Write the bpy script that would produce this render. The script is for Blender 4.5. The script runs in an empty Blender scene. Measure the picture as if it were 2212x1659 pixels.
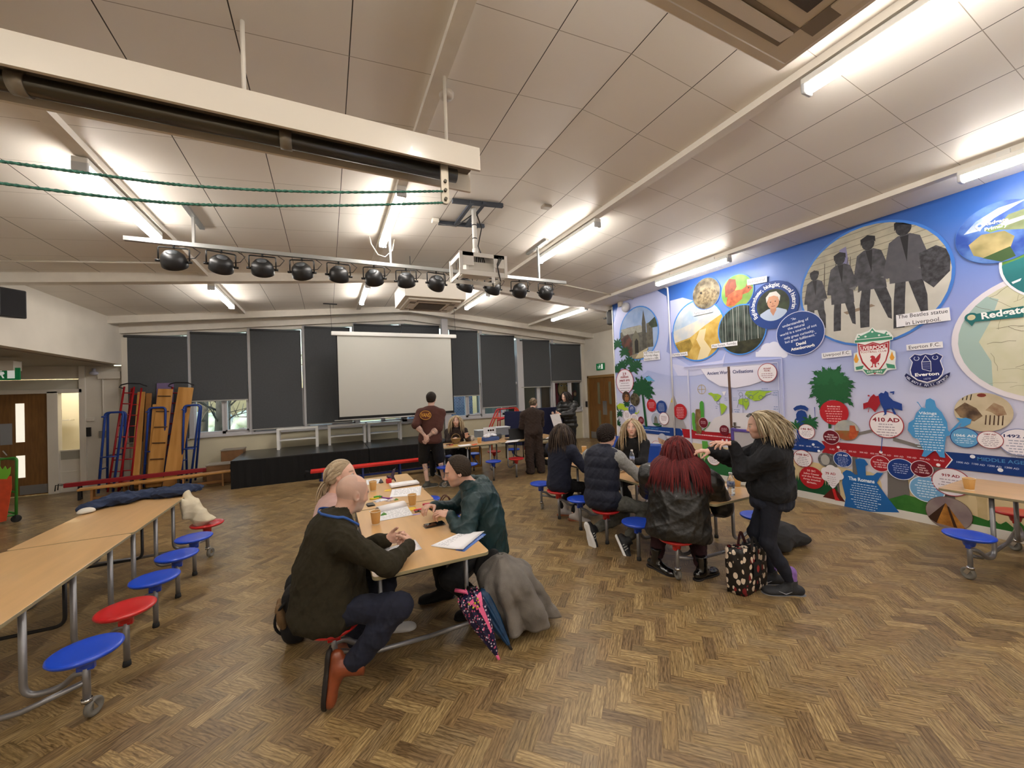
import bpy,bmesh,math,random
import numpy as np
from mathutils import Vector,Matrix
random.seed(7)
SC=bpy.context.scene
COL=SC.collection
# -- camera
FPX=837.4
YAW,PIT,ROL=0.44537,0.017413,-0.038352
CAMH=1.75
_f=Vector((math.sin(YAW)*math.cos(PIT),math.cos(YAW)*math.cos(PIT),math.sin(PIT)))
_r=Vector((math.cos(YAW),-math.sin(YAW),0));_u=_r.cross(_f)
_c,_s=math.cos(ROL),math.sin(ROL)
CR=_r*_c+_u*_s;CU=-_r*_s+_u*_c;CF=_f
cam_d=bpy.data.cameras.new('camera');cam=bpy.data.objects.new('camera',cam_d);COL.objects.link(cam)
cam_d.sensor_width=36;cam_d.lens=FPX/2212*36;cam_d.clip_start=0.05
cam.matrix_world=Matrix(((CR.x,CU.x,-CF.x,0),(CR.y,CU.y,-CF.y,0),(CR.z,CU.z,-CF.z,CAMH),(0,0,0,1)))
SC.camera=cam
CO=Vector((0,0,CAMH))
def ray(x,y):return CF+CR*((x-1106)/FPX)-CU*((y-829.5)/FPX)
def atz(x,y,z):d=ray(x,y);return CO+d*((z-CAMH)/d.z)
def aty(x,y,Y):d=ray(x,y);return CO+d*(Y/d.y)
def atx(x,y,X):d=ray(x,y);return CO+d*(X/d.x)
XR,ZR,PT=2.04,4.15,.093
def ceil_z(X):return ZR-PT*abs(X-XR)
def atc(x,y,dz=0.0):
 d=ray(x,y);best=None
 for sg in(1,-1):
  t=(ZR+dz+PT*sg*XR-CAMH)/(d.z+PT*sg*d.x);p=CO+d*t
  if sg*(p.x-XR)>=-1e-6 and t>0:best=p
 return best
 # -- world and exposure
w=bpy.data.worlds.new('world');SC.world=w;w.use_nodes=True
wn=w.node_tree;bg=wn.nodes['Background']
sky=wn.nodes.new('ShaderNodeTexSky');sky.sky_type='NISHITA'
sky.sun_disc=False;sky.sun_elevation=math.radians(22);sky.sun_rotation=math.radians(200)
sky.air_density=1.6;sky.dust_density=3.0
wn.links.new(sky.outputs[0],bg.inputs[0]);bg.inputs[1].default_value=0.55
SC.view_settings.view_transform='Standard';SC.view_settings.look='None'
SC.view_settings.gamma=1.0;SC.view_settings.use_curve_mapping=False
SC.view_settings.exposure=0.7
LAMP_W=36.0
# -- materials
def lin(c):
 if isinstance(c,str):
  c=c.lstrip('#');c=[int(c[i:i+2],16)/255 for i in(0,2,4)]
 return[x/12.92 if x<=.04045 else((x+.055)/1.055)**2.4 for x in c[:3]]+[1.0]
MATS={}
def mat(name,color='#888888',rough=.6,metal=0.0,emit=0.0,var=0.0,vscale=8.0,bump=0.0,bscale=60.0,spec=.5,alpha=1.0,trans=0.0,stretch=None,color2=None,sheen=0.0,coat=0.0,attr=None,ecol=None,sub=0.0,vdet=3.0):
 if name in MATS:return MATS[name]
 m=bpy.data.materials.new(name);m.use_nodes=True;MATS[name]=m
 nt=m.node_tree;b=nt.nodes['Principled BSDF']
 b.inputs['Base Color'].default_value=lin(color);b.inputs['Roughness'].default_value=rough
 b.inputs['Metallic'].default_value=metal;b.inputs['Specular IOR Level'].default_value=spec
 if trans:b.inputs['Transmission Weight'].default_value=trans;b.inputs['IOR'].default_value=1.45
 if sheen:b.inputs['Sheen Weight'].default_value=sheen
 if coat:b.inputs['Coat Weight'].default_value=coat
 if sub:
  b.inputs['Subsurface Weight'].default_value=sub;b.inputs['Subsurface Radius'].default_value=(.012,.005,.003)
  b.inputs['Subsurface Scale'].default_value=1.0
 if emit:
  b.inputs['Emission Color'].default_value=lin(ecol or color);b.inputs['Emission Strength'].default_value=emit
 src=None
 if attr:
  a=nt.nodes.new('ShaderNodeAttribute');a.attribute_name=attr;src=a.outputs['Color']
  nt.links.new(src,b.inputs['Base Color'])
 if var or bump or color2:
  tc=nt.nodes.new('ShaderNodeTexCoord');mp=nt.nodes.new('ShaderNodeMapping')
  nt.links.new(tc.outputs['Object'],mp.inputs[0])
  if stretch:mp.inputs['Scale'].default_value=stretch
 if var or color2:
  n=nt.nodes.new('ShaderNodeTexNoise');n.inputs['Scale'].default_value=vscale;n.inputs['Detail'].default_value=vdet
  nt.links.new(mp.outputs[0],n.inputs['Vector'])
  mx=nt.nodes.new('ShaderNodeMix');mx.data_type='RGBA'
  rp=nt.nodes.new('ShaderNodeValToRGB');rp.color_ramp.elements[0].position=.35;rp.color_ramp.elements[1].position=.65
  nt.links.new(n.outputs['Fac'],rp.inputs[0]);nt.links.new(rp.outputs[0],mx.inputs[0])
  c=lin(color)
  if color2:mx.inputs[6].default_value=c;mx.inputs[7].default_value=lin(color2)
  elif src is not None:
   nt.links.new(src,mx.inputs[6])
   hs=nt.nodes.new('ShaderNodeHueSaturation');hs.inputs['Value'].default_value=1-var
   nt.links.new(src,hs.inputs['Color']);nt.links.new(hs.outputs[0],mx.inputs[7])
  else:
   mx.inputs[6].default_value=[x*(1-var) for x in c[:3]]+[1];mx.inputs[7].default_value=[min(1,x*(1+var)) for x in c[:3]]+[1]
  nt.links.new(mx.outputs[2],b.inputs['Base Color'])
 if bump:
  n=nt.nodes.new('ShaderNodeTexNoise');n.inputs['Scale'].default_value=bscale;n.inputs['Detail'].default_value=4
  nt.links.new(mp.outputs[0],n.inputs['Vector'])
  bp=nt.nodes.new('ShaderNodeBump');bp.inputs['Strength'].default_value=bump;bp.inputs['Distance'].default_value=.01
  nt.links.new(n.outputs['Fac'],bp.inputs['Height']);nt.links.new(bp.outputs[0],b.inputs['Normal'])
 return m
 # -- object helpers
def tag(o,label=None,cat=None,group=None,kind=None):
 if label:o['label']=label
 if cat:o['category']=cat
 if group:o['group']=group
 if kind:o['kind']=kind
 return o
def thing(name,label,cat,loc=(0,0,0),rz=0,group=None,kind=None):
 o=bpy.data.objects.new(name,None);COL.objects.link(o);o.empty_display_size=.1
 o.location=loc;o.rotation_euler=(0,0,rz)
 return tag(o,label,cat,group,kind)
def wm(o):
 M=o.matrix_basis.copy()
 while o.parent:o=o.parent;M=o.matrix_basis@M
 return M
def frame_of(a,b,up=(0,0,1)):
 a=Vector(a);b=Vector(b);z=(b-a).normalized();u=Vector(up)
 if abs(z.dot(u))>.98:u=Vector((1,0,0)) if abs(z.x)<.9 else Vector((0,1,0))
 x=u.cross(z).normalized();y=z.cross(x);return x,y,z
class MB:
 def __init__(s):s.v=[];s.f=[];s.mi=[];s.sm=[]
 def add(s,vs,fs,mi=0,smooth=False):
  o=len(s.v);s.v+=[tuple(v) for v in vs]
  for f in fs:s.f.append([i+o for i in f]);s.mi.append(mi);s.sm.append(smooth)
  return s
 def box(s,c,d,rz=0.0,mi=0,M=None):
  c=Vector(c);hx,hy,hz=d[0]/2,d[1]/2,d[2]/2
  R=M if M is not None else Matrix.Rotation(rz,3,'Z')
  vs=[c+R@Vector((x*hx,y*hy,z*hz)) for x in(-1,1) for y in(-1,1) for z in(-1,1)]
  return s.add(vs,[(0,1,3,2),(4,6,7,5),(0,4,5,1),(2,3,7,6),(0,2,6,4),(1,5,7,3)],mi)
 def b2(s,a,b,mi=0):
  a=Vector(a);b=Vector(b);return s.box((a+b)/2,[abs(q) for q in(b-a)],mi=mi)
 def bar(s,a,b,wx,wy,mi=0,up=(0,0,1)):
  x,y,z=frame_of(a,b,up);a=Vector(a);b=Vector(b)
  vs=[p+x*(i*wx/2)+y*(j*wy/2) for p in(a,b) for i,j in((-1,-1),(1,-1),(1,1),(-1,1))]
  return s.add(vs,[(3,2,1,0),(4,5,6,7),(0,1,5,4),(1,2,6,5),(2,3,7,6),(3,0,4,7)],mi)
 def tube(s,pts,r,n=10,mi=0,cap=True,closed=False):
  pts=[Vector(p) for p in pts];m=len(pts);rs=r if isinstance(r,(list,tuple)) else[r]*m
  vs=[];px=None
  for i,p in enumerate(pts):
   a=pts[i-1] if(i>0 or closed) else p;b=pts[(i+1)%m] if(i<m-1 or closed) else p
   z=(b-a).normalized() if(b-a).length>1e-9 else Vector((0,0,1))
   if px is None:x,y,_=frame_of(Vector((0,0,0)),z)
   else:
    x=(px-z*px.dot(z));x=x.normalized() if x.length>1e-6 else frame_of(Vector((0,0,0)),z)[0];y=z.cross(x)
   px=x
   for k in range(n):
    t=2*math.pi*k/n;vs.append(p+(x*math.cos(t)+y*math.sin(t))*rs[i])
  fs=[]
  for i in range(m if closed else m-1):
   j=(i+1)%m
   for k in range(n):l=(k+1)%n;fs.append((i*n+k,i*n+l,j*n+l,j*n+k))
  s.add(vs,fs,mi,True)
  if cap and not closed:
   o=len(s.v)-m*n
   s.f.append([o+k for k in reversed(range(n))]);s.mi.append(mi);s.sm.append(False)
   s.f.append([o+(m-1)*n+k for k in range(n)]);s.mi.append(mi);s.sm.append(False)
  return s
 def lathe(s,prof,c=(0,0,0),n=24,mi=0,M=None,smooth=True):
  c=Vector(c);R=M or Matrix.Identity(3);vs=[]
  for r,z in prof:
   for k in range(n):
    t=2*math.pi*k/n;vs.append(c+R@Vector((r*math.cos(t),r*math.sin(t),z)))
  fs=[]
  for i in range(len(prof)-1):
   for k in range(n):l=(k+1)%n;fs.append((i*n+k,i*n+l,(i+1)*n+l,(i+1)*n+k))
  s.add(vs,fs,mi,smooth);o=len(s.v)-len(vs)
  if prof[0][0]>1e-4:s.f.append([o+k for k in reversed(range(n))]);s.mi.append(mi);s.sm.append(False)
  if prof[-1][0]>1e-4:s.f.append([o+(len(prof)-1)*n+k for k in range(n)]);s.mi.append(mi);s.sm.append(False)
  return s
 def cyl(s,a,b,r,n=16,mi=0):return s.tube([a,b],r,n,mi)
 def prism(s,poly,O,ex,ey,t=0.0,mi=0):
  O=Vector(O);ex=Vector(ex);ey=Vector(ey);nz=ex.cross(ey).normalized();n=len(poly)
  top=[O+ex*x+ey*y+nz*t for x,y in poly]
  if not t:return s.add(top,[list(range(n))],mi)
  bot=[O+ex*x+ey*y for x,y in poly]
  return s.add(bot+top,[list(range(n,2*n)),list(reversed(range(n)))]+[(i,(i+1)%n,n+(i+1)%n,n+i) for i in range(n)],mi)
 def build(s,name,mats,parent=None,bevel=0.0,loc=None,seg=2):
  me=bpy.data.meshes.new(name)
  inv=None
  if parent is not None:inv=wm(parent).inverted()
  vs=s.v if inv is None else[tuple(inv@Vector(v)) for v in s.v]
  org=None
  if parent is None:
   a=np.array(s.v);org=Vector(((a[:,0].min()+a[:,0].max())/2,(a[:,1].min()+a[:,1].max())/2,a[:,2].min()))
   vs=[(x-org.x,y-org.y,z-org.z) for x,y,z in s.v]
  me.from_pydata(vs,[],s.f);me.update()
  if not isinstance(mats,(list,tuple)):mats=[mats]
  for m in mats:me.materials.append(m)
  me.polygons.foreach_set('material_index',s.mi);me.polygons.foreach_set('use_smooth',s.sm)
  o=bpy.data.objects.new(name,me);COL.objects.link(o)
  if parent is not None:o.parent=parent
  else:o.location=org
  if bevel:
   md=o.modifiers.new('bevel','BEVEL');md.width=bevel;md.segments=seg;md.limit_method='ANGLE';md.angle_limit=math.radians(50)
  return o
def struct(name,mb,m,label=None,bevel=0.0):
 o=mb.build(name,m,None,bevel);return tag(o,label,None,None,'structure')
def kids(o):return[c for c in bpy.data.objects if c.parent==o]
def copy_tree(o,parent=None):
 c=o.copy();COL.objects.link(c);c.parent=parent
 for ch in list(o.children):copy_tree(ch,c)
 return c
def arc(pts,rad=.06,n=5):
 pts=[Vector(p) for p in pts];out=[pts[0]]
 for i in range(1,len(pts)-1):
  a,b,c=pts[i-1],pts[i],pts[i+1];d1=(a-b);d2=(c-b);r=min(rad,d1 .length*.49,d2 .length*.49)
  p=b+d1 .normalized()*r;q=b+d2 .normalized()*r
  for k in range(n+1):
   t=k/n;out.append(p*(1-t)**2+b*2*t*(1-t)+q*t*t)
 out.append(pts[-1]);return out
_tc={}
def text_geo(txt,size=1.0,bold=0.0,align='CENTER',sp=1.0):
 key=(txt,bold,align,sp)
 if key not in _tc:
  cu=bpy.data.curves.new('t','FONT');cu.body=txt;cu.align_x=align;cu.align_y='CENTER';cu.offset=bold
  cu.resolution_u=2;cu.space_line=sp
  ob=bpy.data.objects.new('t',cu);COL.objects.link(ob);bpy.context.view_layer.update()
  me=ob.to_mesh();vs=[tuple(v.co) for v in me.vertices];fs=[list(p.vertices) for p in me.polygons]
  ob.to_mesh_clear();bpy.data.objects.remove(ob);bpy.data.curves.remove(cu);_tc[key]=(vs,fs)
 vs,fs=_tc[key];return[(x*size,y*size) for x,y,z in vs],fs
def add_text(mb,txt,O,ex,ey,size,mi=0,bold=0.02,align='CENTER',wmax=None,sp=1.0):
 vs,fs=text_geo(txt,size,bold,align,sp);sx=1.0
 if wmax and vs:
  w_=max(v[0] for v in vs)-min(v[0] for v in vs)
  if w_>0:sx=wmax/w_
 O=Vector(O);ex=Vector(ex);ey=Vector(ey)
 mb.add([O+ex*(x*sx)+ey*y for x,y in vs],fs,mi)
M_WHITE=mat('white_paint','#d6d0c4',.55,var=.04,vscale=2)
M_WALLW=mat('wall_paint','#cfc9bd',.7,var=.05,vscale=1.5,bump=.05,bscale=40)
M_METAL=mat('grey_tube','#8d8d90',.38,.6)
M_CHROME=mat('chrome','#c8c8c8',.2,1.0)
M_DKMET=mat('dark_metal','#2a2a2c',.45,.5)
M_BLUEP=mat('blue_plastic','#1546c4',.3,coat=.3)
M_REDP=mat('red_plastic','#c01f22',.3,coat=.3)
M_BLACK=mat('black_plastic','#121214',.5)
M_PAPER=mat('paper','#e9e9ec',.8)
M_RUBBER=mat('rubber','#1b1b1b',.8)
M_WOOD=mat('pine','#b98544',.5,var=.18,vscale=6,stretch=(1,1,.15))
# -- FLOOR (herringbone vinyl planks, one mesh)
YB=11.3;XL=-4.0;XRW=8.2;XM=6.345;YM=7.43
X0,X1,Y0_,Y1_=-6.6,8.4,-4.2,YB+.05
def build_floor():
 W,L=.0725,.2285;ang=-math.pi/4;ca,sa=math.cos(ang),math.sin(ang);O=(1.056,2.027)
 vs=[];fs=[];cols=[];uvs=[];rnd=random.Random(3)
 pal=[(x*.9,y*.89,z*.86) for x,y,z in[(.27,.185,.085),(.30,.21,.10),(.245,.165,.08),(.34,.245,.12),(.20,.135,.068),(.285,.20,.092),(.25,.18,.095)]]
 a=(W,W);b=(L,-L)
 R=24
 nA=int(R/W/1.2);nB=int(R/L/1.2)
 for i in range(-nA,nA):
  for j in range(-nB,nB):
   bx=a[0]*i+b[0]*j;by=a[1]*i+b[1]*j
   for(x0,y0,dx,dy) in((bx,by,L,W),(bx+L,by+W-L,W,L)):
    cx,cy=x0+dx/2,y0+dy/2;wx=O[0]+cx*ca-cy*sa;wy=O[1]+cx*sa+cy*ca
    if not(X0-.1<wx<X1+.1 and-.6<wy<Y1_+.1):continue
    g=.0006;n=len(vs)
    for(px,py) in((x0+g,y0+g),(x0+dx-g,y0+g),(x0+dx-g,y0+dy-g),(x0+g,y0+dy-g)):
     vs.append((O[0]+px*ca-py*sa,O[1]+px*sa+py*ca,0.0))
    fs.append((n,n+1,n+2,n+3));c=rnd.choice(pal);k=rnd.uniform(.88,1.14);cols.append((c[0]*k,c[1]*k,c[2]*k,1))
    ou,ov=rnd.uniform(0,50),rnd.uniform(0,50)
    if dx>dy:uvs+=[(ou,ov),(ou+dx,ov),(ou+dx,ov+dy),(ou,ov+dy)]
    else:uvs+=[(ou,ov+dx),(ou,ov),(ou+dy,ov),(ou+dy,ov+dx)]
 me=bpy.data.meshes.new('floor');me.from_pydata(vs,[],fs);me.update()
 at=me.color_attributes.new('Plank','FLOAT_COLOR','CORNER')
 at.data.foreach_set('color',np.repeat(np.array(cols,dtype=np.float32),4,axis=0).ravel())
 uv=me.uv_layers.new(name='UV');uv.data.foreach_set('uv',np.array(uvs,dtype=np.float32).ravel())
 m=bpy.data.materials.new('herringbone_vinyl');m.use_nodes=True;nt=m.node_tree;p=nt.nodes['Principled BSDF']
 at_=nt.nodes.new('ShaderNodeAttribute');at_.attribute_name='Plank'
 u=nt.nodes.new('ShaderNodeUVMap');u.uv_map='UV'
 mp=nt.nodes.new('ShaderNodeMapping');mp.inputs['Scale'].default_value=(5,42,1);nt.links.new(u.outputs[0],mp.inputs[0])
 n1=nt.nodes.new('ShaderNodeTexNoise');n1 .inputs['Scale'].default_value=2.2;n1 .inputs['Detail'].default_value=6;n1 .inputs['Distortion'].default_value=1.5
 nt.links.new(mp.outputs[0],n1 .inputs['Vector'])
 mp2=nt.nodes.new('ShaderNodeMapping');mp2 .inputs['Scale'].default_value=(3,10,1);nt.links.new(u.outputs[0],mp2 .inputs[0])
 wv=nt.nodes.new('ShaderNodeTexWave');wv.bands_direction='Y';wv.inputs['Scale'].default_value=1.6;wv.inputs['Distortion'].default_value=9;wv.inputs['Detail'].default_value=2
 nt.links.new(mp2 .outputs[0],wv.inputs['Vector'])
 r1=nt.nodes.new('ShaderNodeValToRGB');e=r1 .color_ramp.elements;e[0].position=.3;e[0].color=(.55,.5,.44,1);e[1].position=.62;e[1].color=(1.22,1.22,1.2,1)
 nt.links.new(n1 .outputs['Fac'],r1 .inputs[0])
 r2=nt.nodes.new('ShaderNodeValToRGB');e=r2 .color_ramp.elements;e[0].position=0;e[0].color=(.62,.58,.52,1);e[1].position=.5;e[1].color=(1.05,1.05,1.05,1)
 nt.links.new(wv.outputs['Fac'],r2 .inputs[0])
 m1=nt.nodes.new('ShaderNodeMix');m1 .data_type='RGBA';m1 .blend_type='MULTIPLY';m1 .inputs[0].default_value=1
 m2=nt.nodes.new('ShaderNodeMix');m2 .data_type='RGBA';m2 .blend_type='MULTIPLY';m2 .inputs[0].default_value=.75
 nt.links.new(at_.outputs['Color'],m1 .inputs[6]);nt.links.new(r1 .outputs[0],m1 .inputs[7])
 nt.links.new(m1 .outputs[2],m2 .inputs[6]);nt.links.new(r2 .outputs[0],m2 .inputs[7]);nt.links.new(m2 .outputs[2],p.inputs['Base Color'])
 p.inputs['Roughness'].default_value=.36;p.inputs['Specular IOR Level'].default_value=.45
 bp=nt.nodes.new('ShaderNodeBump');bp.inputs['Strength'].default_value=.12;bp.inputs['Distance'].default_value=.003
 nt.links.new(n1 .outputs['Fac'],bp.inputs['Height']);nt.links.new(bp.outputs[0],p.inputs['Normal'])
 me.materials.append(m);o=bpy.data.objects.new('floor',me);COL.objects.link(o);tag(o,kind='structure')
build_floor()
mb=MB();mb.b2((X0,Y0_,-.12),(X1,Y1_,-.003));struct('floor_base',mb,mat('screed','#8a6c45',.6))
# -- CEILING (shallow gable of painted boards)
def ceiling_mat():
 m=bpy.data.materials.new('ceiling_boards');m.use_nodes=True;nt=m.node_tree;p=nt.nodes['Principled BSDF']
 tc=nt.nodes.new('ShaderNodeTexCoord');sx=nt.nodes.new('ShaderNodeSeparateXYZ');nt.links.new(tc.outputs['Object'],sx.inputs[0])
 def line(sock,off,step,w):
  a=nt.nodes.new('ShaderNodeMath');a.operation='ADD';a.inputs[1].default_value=-off+step*60+step/2;nt.links.new(sock,a.inputs[0])
  b=nt.nodes.new('ShaderNodeMath');b.operation='MODULO';b.inputs[1].default_value=step;nt.links.new(a.outputs[0],b.inputs[0])
  c=nt.nodes.new('ShaderNodeMath');c.operation='SUBTRACT';c.inputs[1].default_value=step/2;nt.links.new(b.outputs[0],c.inputs[0])
  d=nt.nodes.new('ShaderNodeMath');d.operation='ABSOLUTE';nt.links.new(c.outputs[0],d.inputs[0])
  e=nt.nodes.new('ShaderNodeMath');e.operation='LESS_THAN';e.inputs[1].default_value=w;nt.links.new(d.outputs[0],e.inputs[0]);return e
 e1=line(sx.outputs[0],2.05,.62,.0035);e2=line(sx.outputs[1],2.08,.597,.0022)
 n=nt.nodes.new('ShaderNodeTexNoise');n.inputs['Scale'].default_value=1.3;nt.links.new(tc.outputs['Object'],n.inputs['Vector'])
 r=nt.nodes.new('ShaderNodeValToRGB');r.color_ramp.elements[0].color=lin('#e0dbd2');r.color_ramp.elements[1].color=lin('#e9e4dc')
 nt.links.new(n.outputs['Fac'],r.inputs[0])
 mA=nt.nodes.new('ShaderNodeMix');mA.data_type='RGBA';mA.inputs[7].default_value=lin('#2f2922');nt.links.new(r.outputs[0],mA.inputs[6]);nt.links.new(e1 .outputs[0],mA.inputs[0])
 mB=nt.nodes.new('ShaderNodeMix');mB.data_type='RGBA';mB.inputs[7].default_value=lin('#978e80');nt.links.new(mA.outputs[2],mB.inputs[6]);nt.links.new(e2 .outputs[0],mB.inputs[0])
 nt.links.new(mB.outputs[2],p.inputs['Base Color']);p.inputs['Roughness'].default_value=.42
 n2=nt.nodes.new('ShaderNodeTexNoise');n2 .inputs['Scale'].default_value=2.0;n2 .inputs['Detail'].default_value=2;nt.links.new(tc.outputs['Object'],n2 .inputs['Vector'])
 bp=nt.nodes.new('ShaderNodeBump');bp.inputs['Strength'].default_value=.25;bp.inputs['Distance'].default_value=.03
 nt.links.new(n2 .outputs['Fac'],bp.inputs['Height']);nt.links.new(bp.outputs[0],p.inputs['Normal']);return m
def gable_slab(mb,y0,y1,lo,hi,x0=-4.2,x1=8.4,mi=0):
 for(xa,xb) in((x0,XR),(XR,x1)):
  za,zb=ceil_z(xa),ceil_z(xb)
  vs=[(xa,y0,za+lo),(xb,y0,zb+lo),(xb,y1,zb+lo),(xa,y1,za+lo),(xa,y0,za+hi),(xb,y0,zb+hi),(xb,y1,zb+hi),(xa,y1,za+hi)]
  mb.add(vs,[(0,3,2,1),(4,5,6,7),(0,1,5,4),(1,2,6,5),(2,3,7,6),(3,0,4,7)],mi)
mb=MB();gable_slab(mb,Y0_,Y1_+.1,0,.15)
me=bpy.data.meshes.new('ceiling');me.from_pydata(mb.v,[],mb.f);me.materials.append(ceiling_mat())
o=bpy.data.objects.new('ceiling',me);COL.objects.link(o);tag(o,kind='structure')
M_BEAM=mat('beam_paint','#e2ddd3',.5,var=.03)
for i,X in enumerate((-1.70,.78,3.26,5.76)):
 mb=MB();z=ceil_z(X);mb.b2((X-.05,Y0_,z-.055),(X+.05,10.66,z+.02));struct('trim_%d'%(i+1),mb,M_BEAM)
mb=MB();gable_slab(mb,7.56,7.72,-.14,.02,XL,6.36);struct('trim_5',mb,M_BEAM)
mb=MB();gable_slab(mb,10.62,10.76,-.15,.02,XL,XRW);struct('trim_6',mb,M_BEAM)
mb=MB();gable_slab(mb,11.12,11.2,-.28,.02,XL,XRW);struct('trim_7',mb,M_BEAM)
for yy,xa,xb in((7.02,XL,-1.75),(6.72,3.9,XM)):
 mb=MB();mb.tube([(xa,yy,ceil_z(xa)-.02),(xb,yy,ceil_z(xb)-.02)],.013,8);struct('trim_8' if xa<0 else 'trim_9',mb,M_WHITE)
 # -- WALLS
def wallbox(name,a,b,m=M_WALLW):mb=MB();mb.b2(a,b);return struct(name,mb,m)
ZS=.99
mb=MB()
mb.b2((XL-.05,YB,0),(XRW,YB+.12,ZS-.06));mb.b2((XL-.05,YB,3.86),(XRW,YB+.12,4.3))
struct('wall_back',mb,mat('cream_panel','#cfc8ae',.6,var=.03,vscale=2))
gb=MB();gable_slab(gb,YB-.04,YB+.1,-.36,-.02,XL,XRW);struct('trim_10',gb,M_BEAM)
mb=MB();mb.b2((XL-.16,4.9,2.64),(XL,YB,3.62));struct('wall_left',mb,M_WALLW)
mb=MB();mb.b2((XL-.16,Y0_,0),(XL,4.9,3.62));struct('wall_left_near',mb,M_WALLW)
mb=MB();mb.b2((-6.6,4.9,2.62),(XL-.16,YB,2.7));struct('ceiling_alcove',mb,mat('alcove_ceiling','#9c9384',.7))
mb=MB();mb.b2((-6.6,4.8,0),(-6.5,YB,2.62));mb.b2((-6.5,4.8,0),(XL-.16,4.9,2.62));struct('wall_alcove',mb,M_WALLW)
pL=lambda x,y:aty(x,y,YB-.0)
mb=MB()
mb.b2((-4.68,YB,0),(XL-.02,YB+.12,2.62));mb.b2((-6.5,YB,2.36),(-4.68,YB+.12,2.62))
struct('wall_alcove_back',mb,M_WALLW)
mb=MB();mb.b2((XRW,YM-1,2.12),(XRW+.12,YB,3.7));mb.b2((XRW,10.98,0),(XRW+.12,YB,2.12));mb.b2((XRW,YM-1,0),(XRW+.12,9.35,2.12));struct('wall_right_far',mb,M_WALLW)
mb=MB();mb.b2((XM,Y0_,0),(XM+.16,YM,3.78));struct('wall_right',mb,M_WALLW)
mb=MB();mb.b2((XM+.16,YM-1.1,0),(XRW,YM-.98,3.78));struct('wall_right_return',mb,M_WALLW)
mb=MB();mb.b2((XL-.16,Y0_-.1,0),(XM+.16,Y0_,4.3));struct('wall_front',mb,M_WALLW)
mb=MB();mb.b2((XM-.018,Y0_,0),(XM,YM,.1));struct('baseboard_right',mb,mat('skirting','#dcdad4',.45))
mb=MB();mb.b2((XM-.02,YM-.012,0),(XM+.17,YM+.014,3.7));struct('trim_11',mb,mat('edge_trim','#e6e4e0',.4))
# -- BACK WINDOWS AND BLINDS
M_FRAME=mat('window_frame','#c6c6ca',.45)
M_GLASS=mat('window_glass','#dfeaf2',.02,trans=1.0,spec=.5)
XS=[aty(x,718,YB).x for x in(269,411,539,657,766)]+[1.97]+[aty(x,718,YB).x for x in(964,1037,1120,1190,1257)]
def bay(i):
 xa,xb=XS[i],XS[i+1];r=thing('window_%d'%(i+1),None,None,((xa+xb)/2,YB+.03,ZS-.06),kind='structure')
 top=min(ceil_z(xa),ceil_z(xb))-.22
 mb=MB();y0,y1=YB+.0,YB+.09
 for x in(xa+.035,xb-.035):mb.b2((x-.035,y0,ZS),(x+.035,y1,top+.1))
 mb.b2((xa,y0,ZS),(xb,y1,ZS+.07));mb.b2((xa,y0,1.95),(xb,y1,2.03));mb.b2((xa,y0,top),(xb,y1,top+.1));xm=xa+(xb-xa)*.52;mb.b2((xm-.04,y0,ZS),(xm+.04,y1,1.95))
 mb.b2((xm+.03,y0-.02,ZS+.05),(xb-.06,y1,ZS+.09));mb.b2((xb-.1,y0-.02,ZS+.05),(xb-.06,y1,1.95));mb.b2((xm+.03,y0-.02,ZS+.05),(xm+.07,y1,1.95))
 mb.build('window_frame',M_FRAME,r,.004)
 mb=MB();mb.b2((xa+.05,YB+.05,ZS+.05),(xb-.05,YB+.056,top+.02));mb.build('glass',M_GLASS,r)
 mb=MB();mb.b2((xa,YB-.05,ZS-.06),(xb,YB+.1,ZS));mb.build('window_sill',M_FRAME,r,.004)
 mb=MB();mb.b2((xb-.2-.06,y0-.05,ZS+.1),(xb-.2+.06,y0-.02,ZS+.12));mb.build('window_handle',M_FRAME,r)
for i in range(10):bay(i)
mb=MB();mb.b2((XS[8]-.13,YB-.09,0),(XS[8]+.08,YB+.1,3.4));struct('trim_12',mb,M_FRAME)
pw=atz(957,720,3.4).x
mb=MB();mb.b2((3.02,10.86,0),(3.2,11.0,3.9));struct('trim_13',mb,M_FRAME)
for i in(1,2,3,4,7,9):
 mb=MB();mb.b2((XS[i]-.045,YB-.05,ZS),(XS[i]+.045,YB,3.8));struct('trim_%d'%(20+i),mb,M_FRAME)
mb=MB();mb.b2((XL-.01,YB-.09,0),(XL+.09,YB+.1,3.3));mb.b2((XRW-.12,YB-.09,0),(XRW,YB+.1,3.3));struct('trim_14',mb,M_WHITE)
M_BLIND=mat('blind_fabric','#4d5054',.85,var=.05,vscale=30,bump=.05,bscale=500)
bl=[(272,409,953,'leftmost'),(414,536,865,''),(545,655,925,''),(663,762,914,''),(770,871,898,''),(873,955,898,''),(975,1036,855,''),(1043,1116,879,''),(1126,1190,836,''),(1192,1256,823,'')]
blab=['wide grey roller blind in the left corner, behind the leaning gym planks','grey roller blind just left of the tallest window post, raised above a two-pane window','grey roller blind above the left end of the black stage','grey roller blind partly behind left edge of projection screen','grey roller blind mostly hidden behind left half of projection screen','grey roller blind mostly hidden behind right half of projection screen','grey roller blind raised just right of the projection screen, brick view below','grey roller blind hanging low above the red and orange climbing frame','grey roller blind behind the woman in brown, second from right','shortest grey roller blind at the right, above the painted portrait']
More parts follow.
